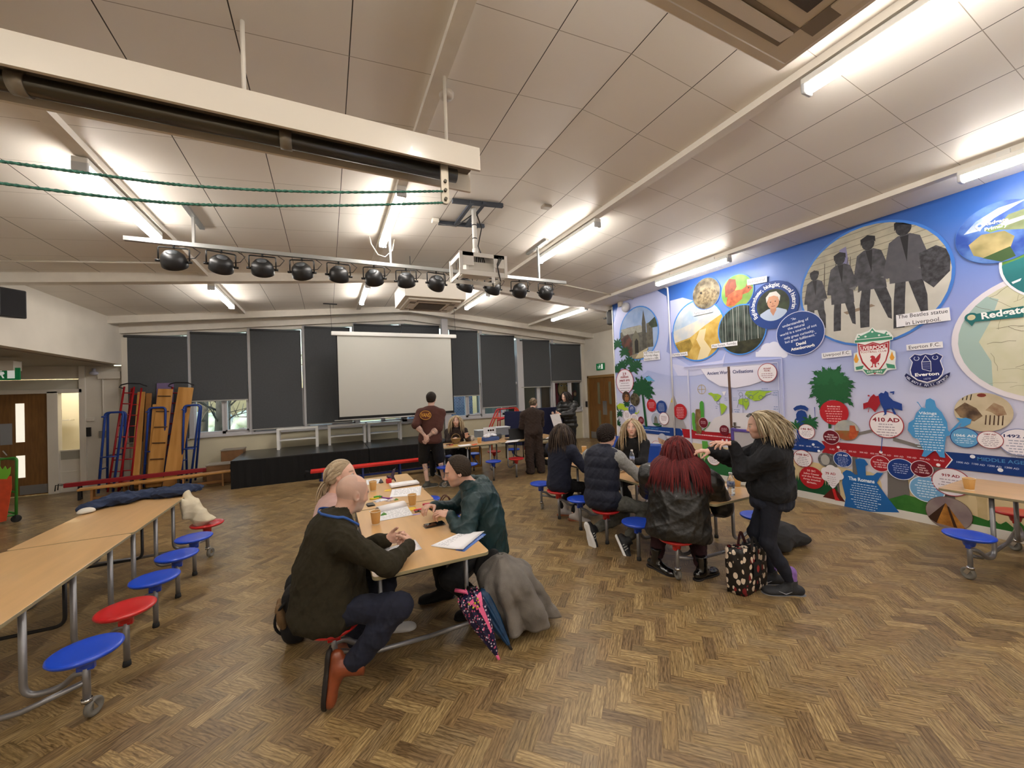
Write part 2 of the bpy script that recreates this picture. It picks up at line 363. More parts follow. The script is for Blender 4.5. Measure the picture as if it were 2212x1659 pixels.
for i,(xa,xb,yb,_) in enumerate(bl):
 a=aty(xa,yb,YB-.08);b=aty(xb,yb,YB-.08);zb=(a.z+b.z)/2;za_t,zb_t=ceil_z(a.x)-.38,ceil_z(b.x)-.38
 r=thing('roller_blind',blab[i],'blind',((a.x+b.x)/2,YB-.08,zb),group=None)
 y=YB-.08;mb=MB();ztop=min(za_t,zb_t)+.05
 mb.b2((a.x,y-.0015,zb+.01),(b.x,y+.0015,ztop));mb.build('blind_fabric',M_BLIND,r)
 mb=MB();mb.b2((a.x,y-.012,zb-.015),(b.x,y+.012,zb+.015));mb.build('bottom_bar',mat('blind_bar','#a9a9a4',.4),r,.003)
 mb=MB();mb.cyl((a.x,y,ztop),(b.x,y,ztop),.03);mb.build('roller',M_BLIND,r)
 if i in(1,2,3,6,7):
  mb=MB();mb.tube([(b.x+.02,y-.02,ztop),(b.x+.02,y-.02,ZS+.1)],.003,5);mb.build('pull_chain',M_WHITE,r)
  # -- outside and corridor behind the windows
mb=MB();mb.b2((-14,YB+.2,-.3),(5.3,34,-.25));struct('ground_outside',mb,mat('lawn','#7f9a6c',.9,color2='#b7b59a',vscale=1.5))
M_BARK=mat('bark','#5d564e',.9,var=.3,vscale=6);M_LEAF=mat('bare_hedge','#6d8474',.9,color2='#a3aeb0',vscale=3)
rt=random.Random(5)
def tree(x,y,h,r,lab):
 t=thing('bare_tree',lab,'tree',(x,y,-.25));mb=MB()
 mb.tube([(x,y,-.25),(x+.1,y,h*.4),(x-.05,y+.1,h)],[r,r*.8,r*.4],8);mb.build('trunk',M_BARK,t)
 mb=MB()
 for k in range(26):
  a=rt.uniform(0,6.28);z0=rt.uniform(.5,h*.9);l=rt.uniform(.6,1.8);e=rt.uniform(.1,.9)
  p=Vector((x,y,z0));q=p+Vector((math.cos(a)*l,math.sin(a)*l,e*l));m_=(p+q)/2+Vector((0,0,.1))
  mb.tube([p,m_,q],[.035,.02,.008],5)
  for kk in range(3):
   s_=m_.lerp(q,rt.random());mb.tube([s_,s_+Vector((rt.uniform(-.5,.5),rt.uniform(-.4,.4),rt.uniform(.1,.6)))],[.012,.004],4)
 mb.build('branches',M_BARK,t)
tree(-2.9,14.2,5,.22,'bare tree outside, nearest the glass of the two-pane window at left')
tree(-3.9,16.5,5,.16,'slim bare tree outside, farther behind the two-pane window at left')
tree(-1.9,17.0,5,.14,'bare tree outside seen in the right pane beside the first tree')
mb=MB()
for k in range(60):
 p=Vector((rt.uniform(-6.5,.5),rt.uniform(20.5,21.5),rt.uniform(0,1.0)))
 mb.lathe([(0.02,-.4),(.45,-.2),(.5,.1),(.3,.4),(0.02,.5)],p,7)
tag(mb.build('hedge',M_LEAF),'pale hedge of loose shrubs along the lawn outside','hedge',kind='stuff')
mb=MB();mb.box((-1.55,13.0,.9),(.06,.06,1.6));mb.box((-1.55,13,1.5),(.3,.03,.3),M=Matrix.Rotation(math.pi/4,3,'Y'))
tag(mb.build('warning_sign',mat('yellow_sign','#d8c23a',.6)),'small yellow diamond sign on a post outside the window','sign')
def brick_mat():
 m=bpy.data.materials.new('blue_brick');m.use_nodes=True;nt=m.node_tree;p=nt.nodes['Principled BSDF']
 tc=nt.nodes.new('ShaderNodeTexCoord');mp=nt.nodes.new('ShaderNodeMapping');mp.inputs['Rotation'].default_value=(math.pi/2,0,0)
 nt.links.new(tc.outputs['Object'],mp.inputs[0]);bt=nt.nodes.new('ShaderNodeTexBrick');bt.inputs['Scale'].default_value=4.4
 bt.inputs['Color1'].default_value=lin('#4c5870');bt.inputs['Color2'].default_value=lin('#647089');bt.inputs['Mortar'].default_value=lin('#8d97a8')
 bt.inputs['Mortar Size'].default_value=.03;nt.links.new(mp.outputs[0],bt.inputs['Vector']);nt.links.new(bt.outputs['Color'],p.inputs['Base Color']);p.inputs['Roughness'].default_value=.9;return m
M_BRICK=brick_mat()
mb=MB();mb.b2((2.7,14.6,-.25),(5.2,14.9,2.6));tag(mb.build('brick_building',M_BRICK),'blue-grey brick building wall outside the window beside the screen','building')
M_DOORW=mat('door_wood','#7c5527',.45,color2='#6b471e',vscale=5,stretch=(6,6,.6))
mb=MB();mb.b2((5.3,YB+.14,-.01),(5.4,14.4,2.9));mb.b2((5.4,14.3,0),(8.9,14.4,2.9));mb.b2((8.9,YB+.14,0),(9.0,14.4,2.9));mb.b2((5.3,YB+.14,2.8),(9,14.4,2.9));mb.b2((5.4,YB+.14,-.02),(8.9,14.3,-.0))
struct('wall_corridor',mb,mat('corridor_paint','#5b5b50',.8))
mb=MB();a=aty(1168,850,11.9);b=aty(1195,840,11.9);mb.b2((a.x,11.88,0),(b.x,11.93,2.1));mb2=mb
t=thing('corridor_door','plain brown wooden door seen through the window behind the woman in brown','door',((a.x+b.x)/2,11.9,0));mb.build('door_leaf',M_DOORW,t,.004)
mb=MB()
for x in(a.x-.03,b.x+.03):mb.b2((x-.03,11.85,0),(x+.03,11.95,2.12))
mb.b2((a.x-.06,11.85,2.1),(b.x+.06,11.95,2.16));mb.build('door_frame',M_FRAME,t)
mb=MB();mb.b2((aty(1156,850,11.6).x,11.58,1.0),(aty(1161,850,11.6).x,11.62,1.95));struct('trim_15',mb,M_FRAME)
yP=YB+.2;O=aty(1233,880,yP)
def pp(x,y):q=aty(x,y,yP);return(q.x-O.x,q.z-O.z)
t=thing('portrait_painting','large painted portrait of a dark-haired woman with red behind the last window','painting',(O.x,yP,1.0))
def layer(mb,pts,k,mi):mb.prism([pp(*p) for p in pts],O+Vector((0,-.0012*k,0)),(1,0,0),(0,0,1),0,mi)
mb=MB();q0,q1=pp(1203,905),pp(1236,822)
mb.b2((O.x+q0[0],yP,O.z+q0[1]-.3),(O.x+q1[0],yP+.02,O.z+q1[1]+.08));mb.build('board',mat('portrait_red','#8e1c3c',.6),t)
mb=MB();el=lambda cx,cy,rx,ry,n=20:[(cx+rx*math.cos(6.2832*k/n),cy+ry*math.sin(6.2832*k/n)) for k in range(n)]
layer(mb,[(1204,824),(1236,824),(1237,845),(1231,862),(1210,864),(1204,848)],1,2)
layer(mb,el(1218.5,840,13,20),2,0);layer(mb,[(1213,856),(1224,856),(1224,872),(1213,872)],2,0)
for cx in(1212.5,1224.5):
 layer(mb,el(cx,833,3.4,1.6,12),3,1);layer(mb,el(cx,833,1.4,1.4,10),4,2);layer(mb,[(cx-4,829.5),(cx,827.8),(cx+4,829.5),(cx,829)],3,2)
layer(mb,[(1218,834),(1220.5,841),(1217,841.5)],3,4);layer(mb,el(1218.5,847,3.6,1.5,12),3,3)
mb.build('painted_face',[mat('p_skin','#d6b478',.7),mat('p_white','#e8e2d0',.7),mat('p_dark','#241c1c',.7),mat('p_lip','#8c2a34',.7),mat('p_shade','#b58f58',.7)],t)
mb=MB();a=aty(1238,830,yP);b=aty(1250,905,yP);mb.b2((a.x,yP,b.z),(b.x,yP+.02,a.z+.1))
t2=thing('notice_board','dark board with small portrait beside the large painted face','board',((a.x+b.x)/2,yP,b.z));mb.build('board',mat('nb','#24302c',.7),t2)
mb=MB();O2=aty(1241,850,yP-.004)
for(cy,rx,ry,mi) in((850,4,7,0),(851,2.6,4,1)):
 pts=[(aty(x,y,yP-.004).x-O2 .x,aty(x,y,yP-.004).z-O2 .z) for x,y in el(1242,cy,rx,ry)]
 mb.prism(pts,O2+Vector((0,-.001*mi,0)),(1,0,0),(0,0,1),0,mi)
mb.build('small_portrait',[mat('nb2','#5a2020',.7),mat('nb3','#c9a070',.7)],t2)
# -- ALCOVE at left: doors, lit panels
M_LIT=mat('lit_room','#fff3d8',.6,emit=1.4)
t=thing('door_1',None,None,(-5.6,YB,0),kind='structure');a=pL(-40,855).x;b=pL(103,855).x
mb=MB();mb.b2((a,YB,.02),(b,YB+.05,2.06));mb.build('door_leaf',M_DOORW,t)
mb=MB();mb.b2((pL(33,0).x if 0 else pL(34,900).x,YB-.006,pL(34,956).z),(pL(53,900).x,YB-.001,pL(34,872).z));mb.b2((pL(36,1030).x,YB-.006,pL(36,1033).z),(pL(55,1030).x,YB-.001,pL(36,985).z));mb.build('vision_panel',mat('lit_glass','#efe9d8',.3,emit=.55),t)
mb=MB();mb.b2((pL(0,900).x,YB-.006,pL(0,962).z),(pL(26,900).x,YB-.001,pL(0,916).z));mb.build('notice',mat('grey_notice','#87898c',.7),t)
mb=MB();mb.b2((pL(42,1000).x,YB-.008,.04),(b-.02,YB-.001,.22));mb.build('kick_plate',mat('kick','#8a8a8c',.4,.6),t)
mb=MB();mb.bar(pL(11,973)+Vector((0,-.05,0)),pL(20,983)+Vector((0,-.05,0)),.02,.02);mb.build('door_handle',M_CHROME,t)
mb=MB();mb.b2((b,YB-.04,0),(b+.16,YB+.1,2.1));mb.b2((a,YB-.04,2.06),(pL(172,850).x+.05,YB+.1,2.14));mb.b2((pL(172,850).x,YB-.04,0),(pL(172,850).x+.1,YB+.1,2.62));mb.build('door_frame',M_WHITE,t,.005)
xa,xb=b+.16,pL(172,850).x
mb=MB();mb.b2((-6.5,YB+.12,2.36),(-4.5,YB+.14,2.6));struct('trim_16',mb,mat('grey_fascia','#6f6a5d',.7))
mb=MB();mb.b2((-6.5,YB+1.6,0),(-4.4,YB+1.66,2.6));mb.b2((-6.5,YB+.14,2.6),(-4.4,YB+1.66,2.66));mb.b2((-4.4,YB+.14,0),(-4.34,YB+1.66,2.66));mb.b2((-6.56,YB+.14,0),(-6.5,YB+1.66,2.66));struct('wall_room_beyond',mb,mat('cream_room','#e6dfca',.7))
mb=MB();mb.b2((-6.5,YB+.14,-.02),(-4.4,YB+1.6,0));struct('floor_beyond',mb,mat('bfloor','#9a8f78',.7))
mb=MB();mb.box((-5.3,YB+.9,2.56),(1.6,.25,.06));o=mb.build('ceiling_lamp',mat('lamp_beyond','#fff6e0',.6,emit=9.0));tag(o,'bright ceiling lamp in the small room beyond the left doors','lamp')
t=thing('window_11',None,None,((xa+xb)/2,YB,0),kind='structure')
mb=MB()
for zz in(.42,.66,.86):mb.b2((xa,YB+.02,zz-.012),(xb,YB+.06,zz+.012))
mb.b2((xa,YB-.02,2.06),(xb,YB+.1,2.14));mb.build('window_frame',M_WHITE,t)
mb=MB();mb.b2((xa,YB+.03,.67),(xb,YB+.045,.86));mb.build('grey_panel',mat('gp','#9b988c',.6),t)
mb=MB();mb.b2((xa,YB+.03,0),(xb,YB+.045,.42));mb.b2((xa,YB+.03,.43),(xb,YB+.04,.65));mb.build('white_panel',M_WHITE,t)
mb=MB();mb.b2((a,YB+.01,2.14),(xb,YB+.05,2.34));struct('trim_17',mb,mat('ovh','#c6c3b4',.6))
mb=MB();p=aty(133,908,YB+1.4);mb.box(p,(.35,.2,.03));tag(mb.build('wall_shelf',M_WHITE),'small white wall shelf seen through the glazed panel','shelf')
mb=MB();p=aty(127,896,YB+1.4)
for k in range(2):mb.box(p+Vector((-.04+.05*k,0,0)),(.03,.12,.24),mi=k)
tag(mb.build('book_pair',[mat('bk1','#394a7a',.7),mat('bk2','#8a3a3a',.7)]),'two dark books upright on the small white shelf','books')
def plate(name,x,y,w,h,m,lab,cat,yy=YB,d=.03):
 p=aty(x,y,yy);mb=MB();mb.box(p-Vector((0,d/2,0)),(w,d,h));return tag(mb.build(name,m,None,.004),lab,cat)
plate('door_intercom',188.5,933,.13,.19,M_BLACK,'black access panel on the white wall left of the gym frames','panel')
plate('light_switch',194,906,.16,.08,M_WHITE,'white light switch above the black access panel','switch')
plate('socket_box',224,938,.13,.15,mat('skt','#8b8880',.5),'grey socket box at the end of the white cable conduit','socket')
mb=MB();mb.tube([aty(222,814,YB)-Vector((0,.01,0)),aty(224,932,YB)-Vector((0,.01,0))],.012,8);struct('trim_18',mb,M_WHITE)
mb=MB();a=aty(213,803,YB);b=aty(262,818,YB);mb.b2((a.x,YB-.05,b.z),(b.x,YB,a.z));struct('trim_19',mb,M_WHITE)
mb=MB();p=aty(203,806,YB-.05);mb.lathe([(.001,-.05),(.06,-.03),(.075,.0),(.06,.03),(.001,.05)],p);mb.lathe([(.03,-.02),(.03,.1)],p,12);tag(mb.build('alarm_beacon',mat('beacon','#b8b9c9',.3,coat=.5)),'small round alarm beacon high on the wall beside the opening','alarm')
t=thing('door_2',None,None,(XRW,10.2,0),kind='structure')
for k,(y0,y1) in enumerate(((10.16,10.95),(9.35,10.14))):
 mb=MB();mb.b2((XRW-.02,y0,.01),(XRW+.04,y1,2.08));lf=mb.build('door_leaf',M_DOORW,t,.003)
 ym=(y0+y1)/2+(.12 if k else-.12)
 mb=MB();mb.b2((XRW-.028,ym-.06,1.2),(XRW-.021,ym+.06,1.92));mb.b2((XRW-.028,ym-.06,.45),(XRW-.021,ym+.06,.98));mb.build('vision_panel',mat('door_glass','#6f6a50',.2,spec=.8),lf)
 yh=y0+.04 if k==0 else y1-.04
 mb=MB();mb.b2((XRW-.03,yh-.05,.85),(XRW-.021,yh+.05,1.3));mb.build('push_plate',mat('plate','#9c9c9c',.35,.8),lf)
 mb=MB();mb.b2((XRW-.03,y0+.02,.03),(XRW-.021,y1-.02,.25));mb.build('kick_plate',MATS['kick'],lf)
mb=MB();mb.b2((XRW-.05,9.28,0),(XRW+.05,9.35,2.14));mb.b2((XRW-.05,10.95,0),(XRW+.05,11.02,2.14));mb.b2((XRW-.05,9.28,2.08),(XRW+.05,11.02,2.16));mb.build('door_frame',mat('dframe','#8a6a3c',.5),t)
def exitsign(c,ex,ey,w_,h_,lab,nrm):
 t=thing('exit_sign',lab,'sign',c);ex=Vector(ex);ey=Vector(ey);n=Vector(nrm);c=Vector(c);mb=MB()
 M=Matrix((ex,n,ey)).transposed();mb.box(c,(w_,.02,h_),M=M);mb.build('sign_panel',mat('exit_green','#0f6b3c',.4,emit=.15),t)
 mb=MB();o_=c+n*.012;q=lambda pts:mb.prism(pts,o_,ex,ey,0)
 s_=h_
 q([(-.62*s_,-.02*s_),(-.5*s_,.14*s_),(-.38*s_,-.02*s_),(-.46*s_,-.02*s_),(-.46*s_,-.3*s_),(-.54*s_,-.3*s_),(-.54*s_,-.02*s_)])
 q([(.2*s_,-.36*s_),(.62*s_,-.36*s_),(.62*s_,.36*s_),(.2*s_,.36*s_)])
 q([(-.15*s_+.08*s_*math.cos(k*.785),.28*s_+.08*s_*math.sin(k*.785)) for k in range(8)])
 q([(-.3*s_,.14*s_),(.0,.18*s_),(.06*s_,.02*s_),(-.06*s_,-.08*s_),(.04*s_,-.34*s_),(-.06*s_,-.34*s_),(-.16*s_,-.08*s_),(-.34*s_,-.3*s_),(-.4*s_,-.24*s_),(-.22*s_,.0)])
 mb.build('pictogram',mat('sign_white','#e9efe9',.5,emit=.2),t)
p=atx(1297,792,XRW-.03);exitsign(p,(0,-1,0),(0,0,1),.42,.22,'green exit sign on white wall above the far double doors',(-1,0,0))
p=aty(9,808,9.2);exitsign(p,(1,0,0),(0,0,1),.36,.2,'green exit sign hanging in the opening at the left edge',(0,-1,0))
mb=MB();q=aty(13,790,9.2);mb.b2((q.x-.9,9.15,q.z-.08),(aty(33,790,9.2).x,9.35,q.z+.08));struct('trim_30',mb,M_WHITE)
mb=MB();mb.b2((-4.35,7.3,2.3),(-4.02+.06,7.62,3.0));struct('trim_31',mb,M_WHITE)
p=atx(1268,875,XRW-.02);mb=MB();mb.box(atx(1267,873,XRW-.02),(.02,.1,.2));tag(mb.build('door_control',M_BLACK,None,.004),'slim black door control on the wall left of the far doors','panel')
def speaker(c,lab,rz):
 t=thing('loudspeaker',lab,'speaker',c,rz);Mw=wm(t)
 mb=MB();vs=[(-.13,-.12,-.19),(.13,-.12,-.19),(.1,.1,-.17),(-.1,.1,-.17),(-.13,-.12,.19),(.13,-.12,.19),(.1,.1,.17),(-.1,.1,.17)]
 mb.add([Mw@Vector(v) for v in vs],[(0,3,2,1),(4,5,6,7),(0,1,5,4),(1,2,6,5),(2,3,7,6),(3,0,4,7)]);mb.build('cabinet',M_BLACK,t,.015)
 mb=MB();mb.add([Mw@Vector(v) for v in((-.115,-.1225,-.17),(.115,-.1225,-.17),(.115,-.1225,.17),(-.115,-.1225,.17))],[(0,1,2,3)]);mb.build('grille',mat('grille','#1d1d20',.9,bump=.4,bscale=400),t)
 mb=MB();mb.tube([Mw@Vector((0,.1,0)),Mw@Vector((0,.2,0))],.02,8);mb.build('bracket',M_DKMET,t)
speaker(aty(1321,686,YM+.15),'black loudspeaker on bracket at the left edge of the mural',math.radians(35))
speaker(atx(14,656,XL+.22),'black loudspeaker high on white wall at the left edge',math.radians(55))
mb=MB();p=atx(1352,664,XM-.05);mb.lathe([(.001,.05),(.1,.045),(.11,.02),(.11,-.02)],p,20,M=Matrix.Rotation(-math.pi/2,3,'Y'));tag(mb.build('alarm_bell',mat('bell','#c9c9cf',.4)),'round white alarm bell at the top left of the mural','bell')
mb=MB();mb.box(atx(1340,657,XM-.04),(.07,.12,.12));tag(mb.build('sensor_box',M_WHITE,None,.01),'small white sensor box left of the round alarm bell','sensor')
# -- FLUORESCENT LAMPS (5 ft battens under the purlins)
M_TUBE=mat('lamp_diffuser','#fff1de',.5,emit=LAMP_W,ecol='#fff8f0')
M_TUBE2=mat('lamp_body','#dcdcd8',.35)
lamp_lab={}
rows={-1.72:'left row',.77:'second row from left',3.27:'third row from left',5.72:'row along the mural'}
def lamp(X,ya,yb,lab,grp=None):
 z=ceil_z(X)-.15;t=thing('batten_lamp',lab,'lamp',(X,(ya+yb)/2,z),group=grp)
 mb=MB();mb.b2((X-.05,ya,z+.03),(X+.05,yb,z+.085));mb.build('lamp_body',M_TUBE2,t,.008)
 mb=MB();n=12;pr=[(-.048+.0,.03)]+[(-.048*math.cos(math.pi*k/10),.03-.06*math.sin(math.pi*k/10)) for k in range(11)]
 vs=[];
 for yy in(ya+.03,yb-.03):vs+=[(X+a,yy,z+b) for a,b in pr[1:]]
 m_=len(pr)-1;mb.add(vs,[(k,k+1,m_+k+1,m_+k) for k in range(m_-1)]+[tuple(range(m_))]+[tuple(reversed(range(m_,2*m_)))],0,False);mb.build('diffuser',M_TUBE,t)
 for q in(ya,yb-.03):mb=MB();mb.b2((X-.052,q,z-.03),(X+.052,q+.03,z+.05));mb.build('end_cap',mat('lamp_cap','#bfc3c8',.3),t,.01)
 for q in(ya+.25,yb-.33):mb=MB();mb.b2((X-.03,q,z+.085),(X+.03,q+.08,z+.13));mb.build('mounting_clip',M_TUBE2,t)
for X,ya,yb,lab in((-1.72,-3.7,-2.15,'unseen fluorescent batten of the left row, added behind the viewer for light'),(.77,-3.7,-2.15,'unseen fluorescent batten of the second row, added behind the viewer for light'),(3.27,-3.7,-2.15,'unseen fluorescent batten of the third row, added behind the viewer for light'),(5.71,-3.7,-2.15,'unseen fluorescent batten of the mural row, added behind the viewer for light'),(-1.72,4.18,5.74,'long lit fluorescent batten in the left row, crossed by the green ropes'),(-1.70,7.94,9.5,'lit fluorescent batten far left, nearest the grey blinds'),(.77,4.14,5.72,'lit fluorescent batten left of the projector, with a looped cable at its end'),(.77,7.94,9.5,'lit fluorescent batten left of the far ceiling air unit'),(3.27,.05,1.6,'very bright fluorescent batten at the top right, nearest the camera'),(3.27,4.04,5.6,'lit fluorescent batten right of the projector'),(3.27,7.9,9.4,'lit fluorescent batten right of the far ceiling air unit'),(5.71,-.02,1.5,'lit batten at the right edge above the globe on the mural'),(5.72,3.93,5.42,'lit batten above the toad and squirrel pictures of the mural'),(5.71,7.62,9.2,'lit fluorescent batten over the far right corner'),(-1.72,.1,1.66,'unseen fluorescent batten in the left row, added for light before the white pelmet'),(.77,.05,1.6,'unseen fluorescent batten overhead of the viewer, second row, added for light')):  # unseen battens behind and above the camera continue the rows, added for light
 lamp(X,ya,yb,lab)
 # -- FOLDING TABLES WITH ATTACHED STOOLS
TZ,SZ=.70,.39
M_TOP=mat('beech_laminate','#c9a270',.28,var=.06,vscale=14,stretch=(1,.12,1),coat=.25)
M_EDGE=mat('table_edge','#8c8467',.5)
def rounded_rect(x0,y0,x1,y1,r,n=5):
 out=[]
 for cx,cy,a0 in((x1-r,y1-r,0),(x0+r,y1-r,90),(x0+r,y0+r,180),(x1-r,y0+r,270)):
  for k in range(n+1):a=math.radians(a0+90*k/n);out.append((cx+r*math.cos(a),cy+r*math.sin(a)))
 return out
def folding_table(label,c,cols_l,cols_r,rz=0.0,half=1.46,hw=.365,skipl=(),skipr=(),group=None,ysh=0.0):
 T=thing('folding_table',label,'table',(c[0],c[1],0),rz,group);Rm=wm(T)
 W=lambda x,y,z:Rm@Vector((x,y,z))
 for s in(-1,1):
  y0,y1=(.008,half) if s>0 else(-half,-.008)
  poly=rounded_rect(-hw,y0,hw,y1,.035);mb=MB();ex,ey=Rm.to_3x3()@Vector((1,0,0)),Rm.to_3x3()@Vector((0,1,0))
  mb.prism(poly,W(0,0,TZ-.022),ex,ey,.022,0);mb.mi[-len(poly):]=[1]*len(poly);mb.mi[-len(poly)-1]=1
  tp=mb.build('tabletop',[M_TOP,M_EDGE],T,.003)
  mb=MB();bx=lambda x,y,dx,dy,dz,z:mb.box(W(x,y,z),(dx,dy,dz),M=Rm.to_3x3())
  bx(-.2,(y0+y1)/2,.04,half-.2,.03,TZ-.038);bx(.2,(y0+y1)/2,.04,half-.2,.03,TZ-.038);mb.build('under_rail',M_DKMET,tp)
 ys=[-1.22,-.74,-.25,.25,.74,1.22]
 for side,cols,skip in((-1,cols_l,skipl),(1,cols_r,skipr)):
  for k,cchar in enumerate(cols):
   if k in skip:continue
   y=ys[k];x=side*.575;m=M_BLUEP if cchar=='b' else M_REDP
   mb=MB();prof=[(.001,SZ-.018),(.11,SZ-.03),(.145,SZ-.026),(.157,SZ-.012),(.155,SZ-.003),(.145,SZ),(.1,SZ-.004),(.001,SZ-.006)]
   mb.lathe(prof,W(x,y,0),36);st=mb.build('seat',m,T)
   mb=MB();mb.lathe([(.03,SZ-.1),(.036,SZ-.09),(.045,SZ-.05),(.062,SZ-.03),(.07,SZ-.018)],W(x,y,0),20);mb.box(W(x,y,SZ-.085),(.075,.03,.06),M=Rm.to_3x3());mb.build('hub',m,st,.004)
   end=k in(0,5)
   mb=MB();mb.tube([W(x,y,.09 if end else.02),W(x,y,SZ-.06)],.0175,12);leg=mb.build('leg',M_METAL,T)
   if end:
    mb=MB();cy=y;cx=x+side*.0
    mb.lathe([(.001,-.012),(.03,-.012),(.034,-.016),(.045,-.016),(.05,-.008),(.05,.008),(.045,.016),(.034,.016),(.03,.012),(.001,.012)],W(cx+.02,cy+.02,.05),24,M=Rm.to_3x3()@Matrix.Rotation(math.radians(70),3,'Z')@Matrix.Rotation(math.pi/2,3,'X'))
    mb.build('wheel',mat('wheel','#6e6c66',.6,var=.3,vscale=3),leg)
    mb=MB();mb.bar(W(x+.035,y+.0,.045),W(x+.0,y,.11),.006,.03);mb.bar(W(x+.01,y+.035,.045),W(x-.005,y,.11),.006,.03);mb.cyl(W(x,y,.095),W(x,y,.115),.024);mb.build('caster_fork',M_CHROME,leg)
   else:
    mb=MB();mb.lathe([(.021,0),(.023,.006),(.02,.035)],W(x,y,0),14);mb.build('rubber_foot',M_RUBBER,leg)
   xe=side*(hw-.07);yo=y*(.985)+(.05 if y<0 else-.05)
   mb=MB();mb.tube(arc([W(xe,yo,TZ-.03),W(xe,yo,.17),W(xe+side*.15,yo,.175),W(x-side*.06,(yo+y)/2,.25),W(x,y,.262)],.075,5),.0165,10);mb.build('support_tube',M_METAL,T)
  for k in(0,5):
   if k in skip:continue
   y=ys[k];mb=MB();mb.tube([W(side*.575,y,.21),W(side*.32,y,.135),W(0,y,.125)],.015,10);mb.build('brace_tube',M_METAL,T)
 for y in(-.6,.6):
  mb=MB();mb.tube(arc([W(-.22,y,TZ-.05),W(-.22,y-.0,.3),W(.22,y,.3),W(.22,y,TZ-.05)],.06),.012,8);mb.build('fold_strut',M_DKMET,T)
 return T
t_left=folding_table('long beech folding table at the left with empty stools and a coat on it',(-1.84,4.27),'bbrbbr','brbbbr',skipl=(0,1))
t_mid=folding_table('beech folding table in the middle with papers, cups and three people',(.573,3.86),'rbbbrb','brbbrb',half=1.46)
t_right=folding_table('beech folding table by the mural where the group of four sits',(3.355,3.76),'rbrbrb','brbrbb')
t_near=folding_table('beech folding table cut off at the right edge holding a single cup',(5.44,.12),'brbrbb','rbrbrr',half=1.46,skipl=(0,1,2),skipr=(0,1,2,3))
t_far=folding_table('far beech folding table in front of the stage, loaded with boxes and a basket',(3.16,7.66),'bbrbbb','bbrbbr',rz=math.radians(90),skipl=(0,1),skipr=())
# -- STAGE, SHELVES, BENCHES
M_STAGE=mat('stage_top','#16171a',.28,var=.3,vscale=3,bump=.1,bscale=12);M_SKIRT=mat('stage_skirt','#0c0c0e',.95,bump=.15,bscale=9)
t=thing('stage','low black stage platform with black skirt under the projection screen','stage',(.3,10.2,0))
yF=9.45;zS=.56
for k,(x0,x1) in enumerate(((-1.78,.82),(.83,2.75))):
 mb=MB();mb.b2((x0,yF,zS-.03),(x1,YB-.1,zS));mb.build('deck',M_STAGE,t,.006)
 mb=MB();n=60
 for i in range(n):
  xa=x0+(x1-x0)*i/n;xb=x0+(x1-x0)*(i+1)/n;ya=yF+.012*math.sin(i*1.7)*math.sin(i*.31);yb_=yF+.012*math.sin((i+1)*1.7)*math.sin((i+1)*.31)
  mb.add([(xa,ya-.01,0.0),(xb,yb_-.01,0.0),(xb,yF-.004,zS-.02),(xa,yF-.004,zS-.02)],[(0,1,2,3)],0,True)
 mb.build('skirt',M_SKIRT,t)
mb=MB();mb.b2((-1.78,yF,.0),(-1.77,YB-.1,zS-.02));mb.b2((2.74,yF,0),(2.75,YB-.1,zS-.02));mb.b2((-1.77,YB-.12,0),(2.74,YB-.11,zS-.03));mb.build('side_panel',M_SKIRT,t)
M_RACK=mat('rack_white','#e4e4e2',.45)
def rack(px0,px1,pyt,lab):
 a=aty(px0,pyt,10.75);b=aty(px1,pyt,10.75);zt=zS+.46;t=thing('white_shelf_unit',lab,'shelf',((a.x+b.x)/2,10.9,zS),group=None)
 mb=MB();mb.b2((a.x,10.72,zt),(b.x,11.05,zt+.035));mb.build('top_board',M_RACK,t,.004)
 for x in(a.x+.03,b.x-.03):
  for y in(10.75,11.02):mb=MB();mb.b2((x-.03,y-.025,zS),(x+.03,y+.025,zt));mb.build('leg',M_RACK,t)
 mb=MB();mb.b2((a.x+.06,10.74,zS+.2),(b.x-.06,11.03,zS+.225));mb.build('shelf_board',M_RACK,t)
rack(597,687,921,'leftmost of the three low white shelf units on the stage')
rack(708,790,917,'middle low white shelf unit on the stage')
rack(794,867,911,'right low white shelf unit on the stage, under the screen')
def bench(name,lab,a,b,z,wtop,thick,mtop,mleg,nleg,legw=.05,rail=False,hooks=True,legz=0.0,railz=.1):
 a=Vector(a);b=Vector(b);t=thing(name,lab,'bench',((a.x+b.x)/2,(a.y+b.y)/2,0));d=(b-a);d.z=0;dn=d.normalized();nn=Vector((-dn.y,dn.x,0))
 mb=MB();mb.bar(Vector((a.x,a.y,z-thick/2)),Vector((b.x,b.y,z-thick/2)),wtop,thick);mb.build('seat_plank',mtop,t,.008)
 for k in range(nleg):
  f=(.08+.84*k/(nleg-1));p=a.lerp(b,f)
  mb=MB()
  for s in(-1,1):mb.bar(Vector((p.x,p.y,0))+nn*s*wtop*.55,Vector((p.x,p.y,z-thick))+nn*s*wtop*.35,legw*.6,legw*.6,up=dn)
  mb.bar(Vector((p.x,p.y,.02))+nn*wtop*.6,Vector((p.x,p.y,.02))-nn*wtop*.6,legw*.6,legw*.6);mb.build('leg',mleg,t)
 if rail:mb=MB();mb.bar(Vector((a.x,a.y,railz))+dn*.15,Vector((b.x,b.y,railz))-dn*.15,.05,.04);mb.build('lower_rail',mleg,t)
 if hooks:
  mb=MB();p=Vector((a.x,a.y,z-.03))
  for s in(-.06,.06):mb.tube([p+nn*s,p+nn*s-dn*.09+Vector((0,0,.02)),p+nn*s-dn*.1-Vector((0,0,.09))],.009,6)
  mb.build('hook',M_DKMET,t)
 return t
M_NAVYM=mat('navy_metal','#152a6e',.4,.2);M_REDM=mat('red_padding','#d32a22',.45);M_CRIM=mat('crimson_beam','#8e1420',.4)
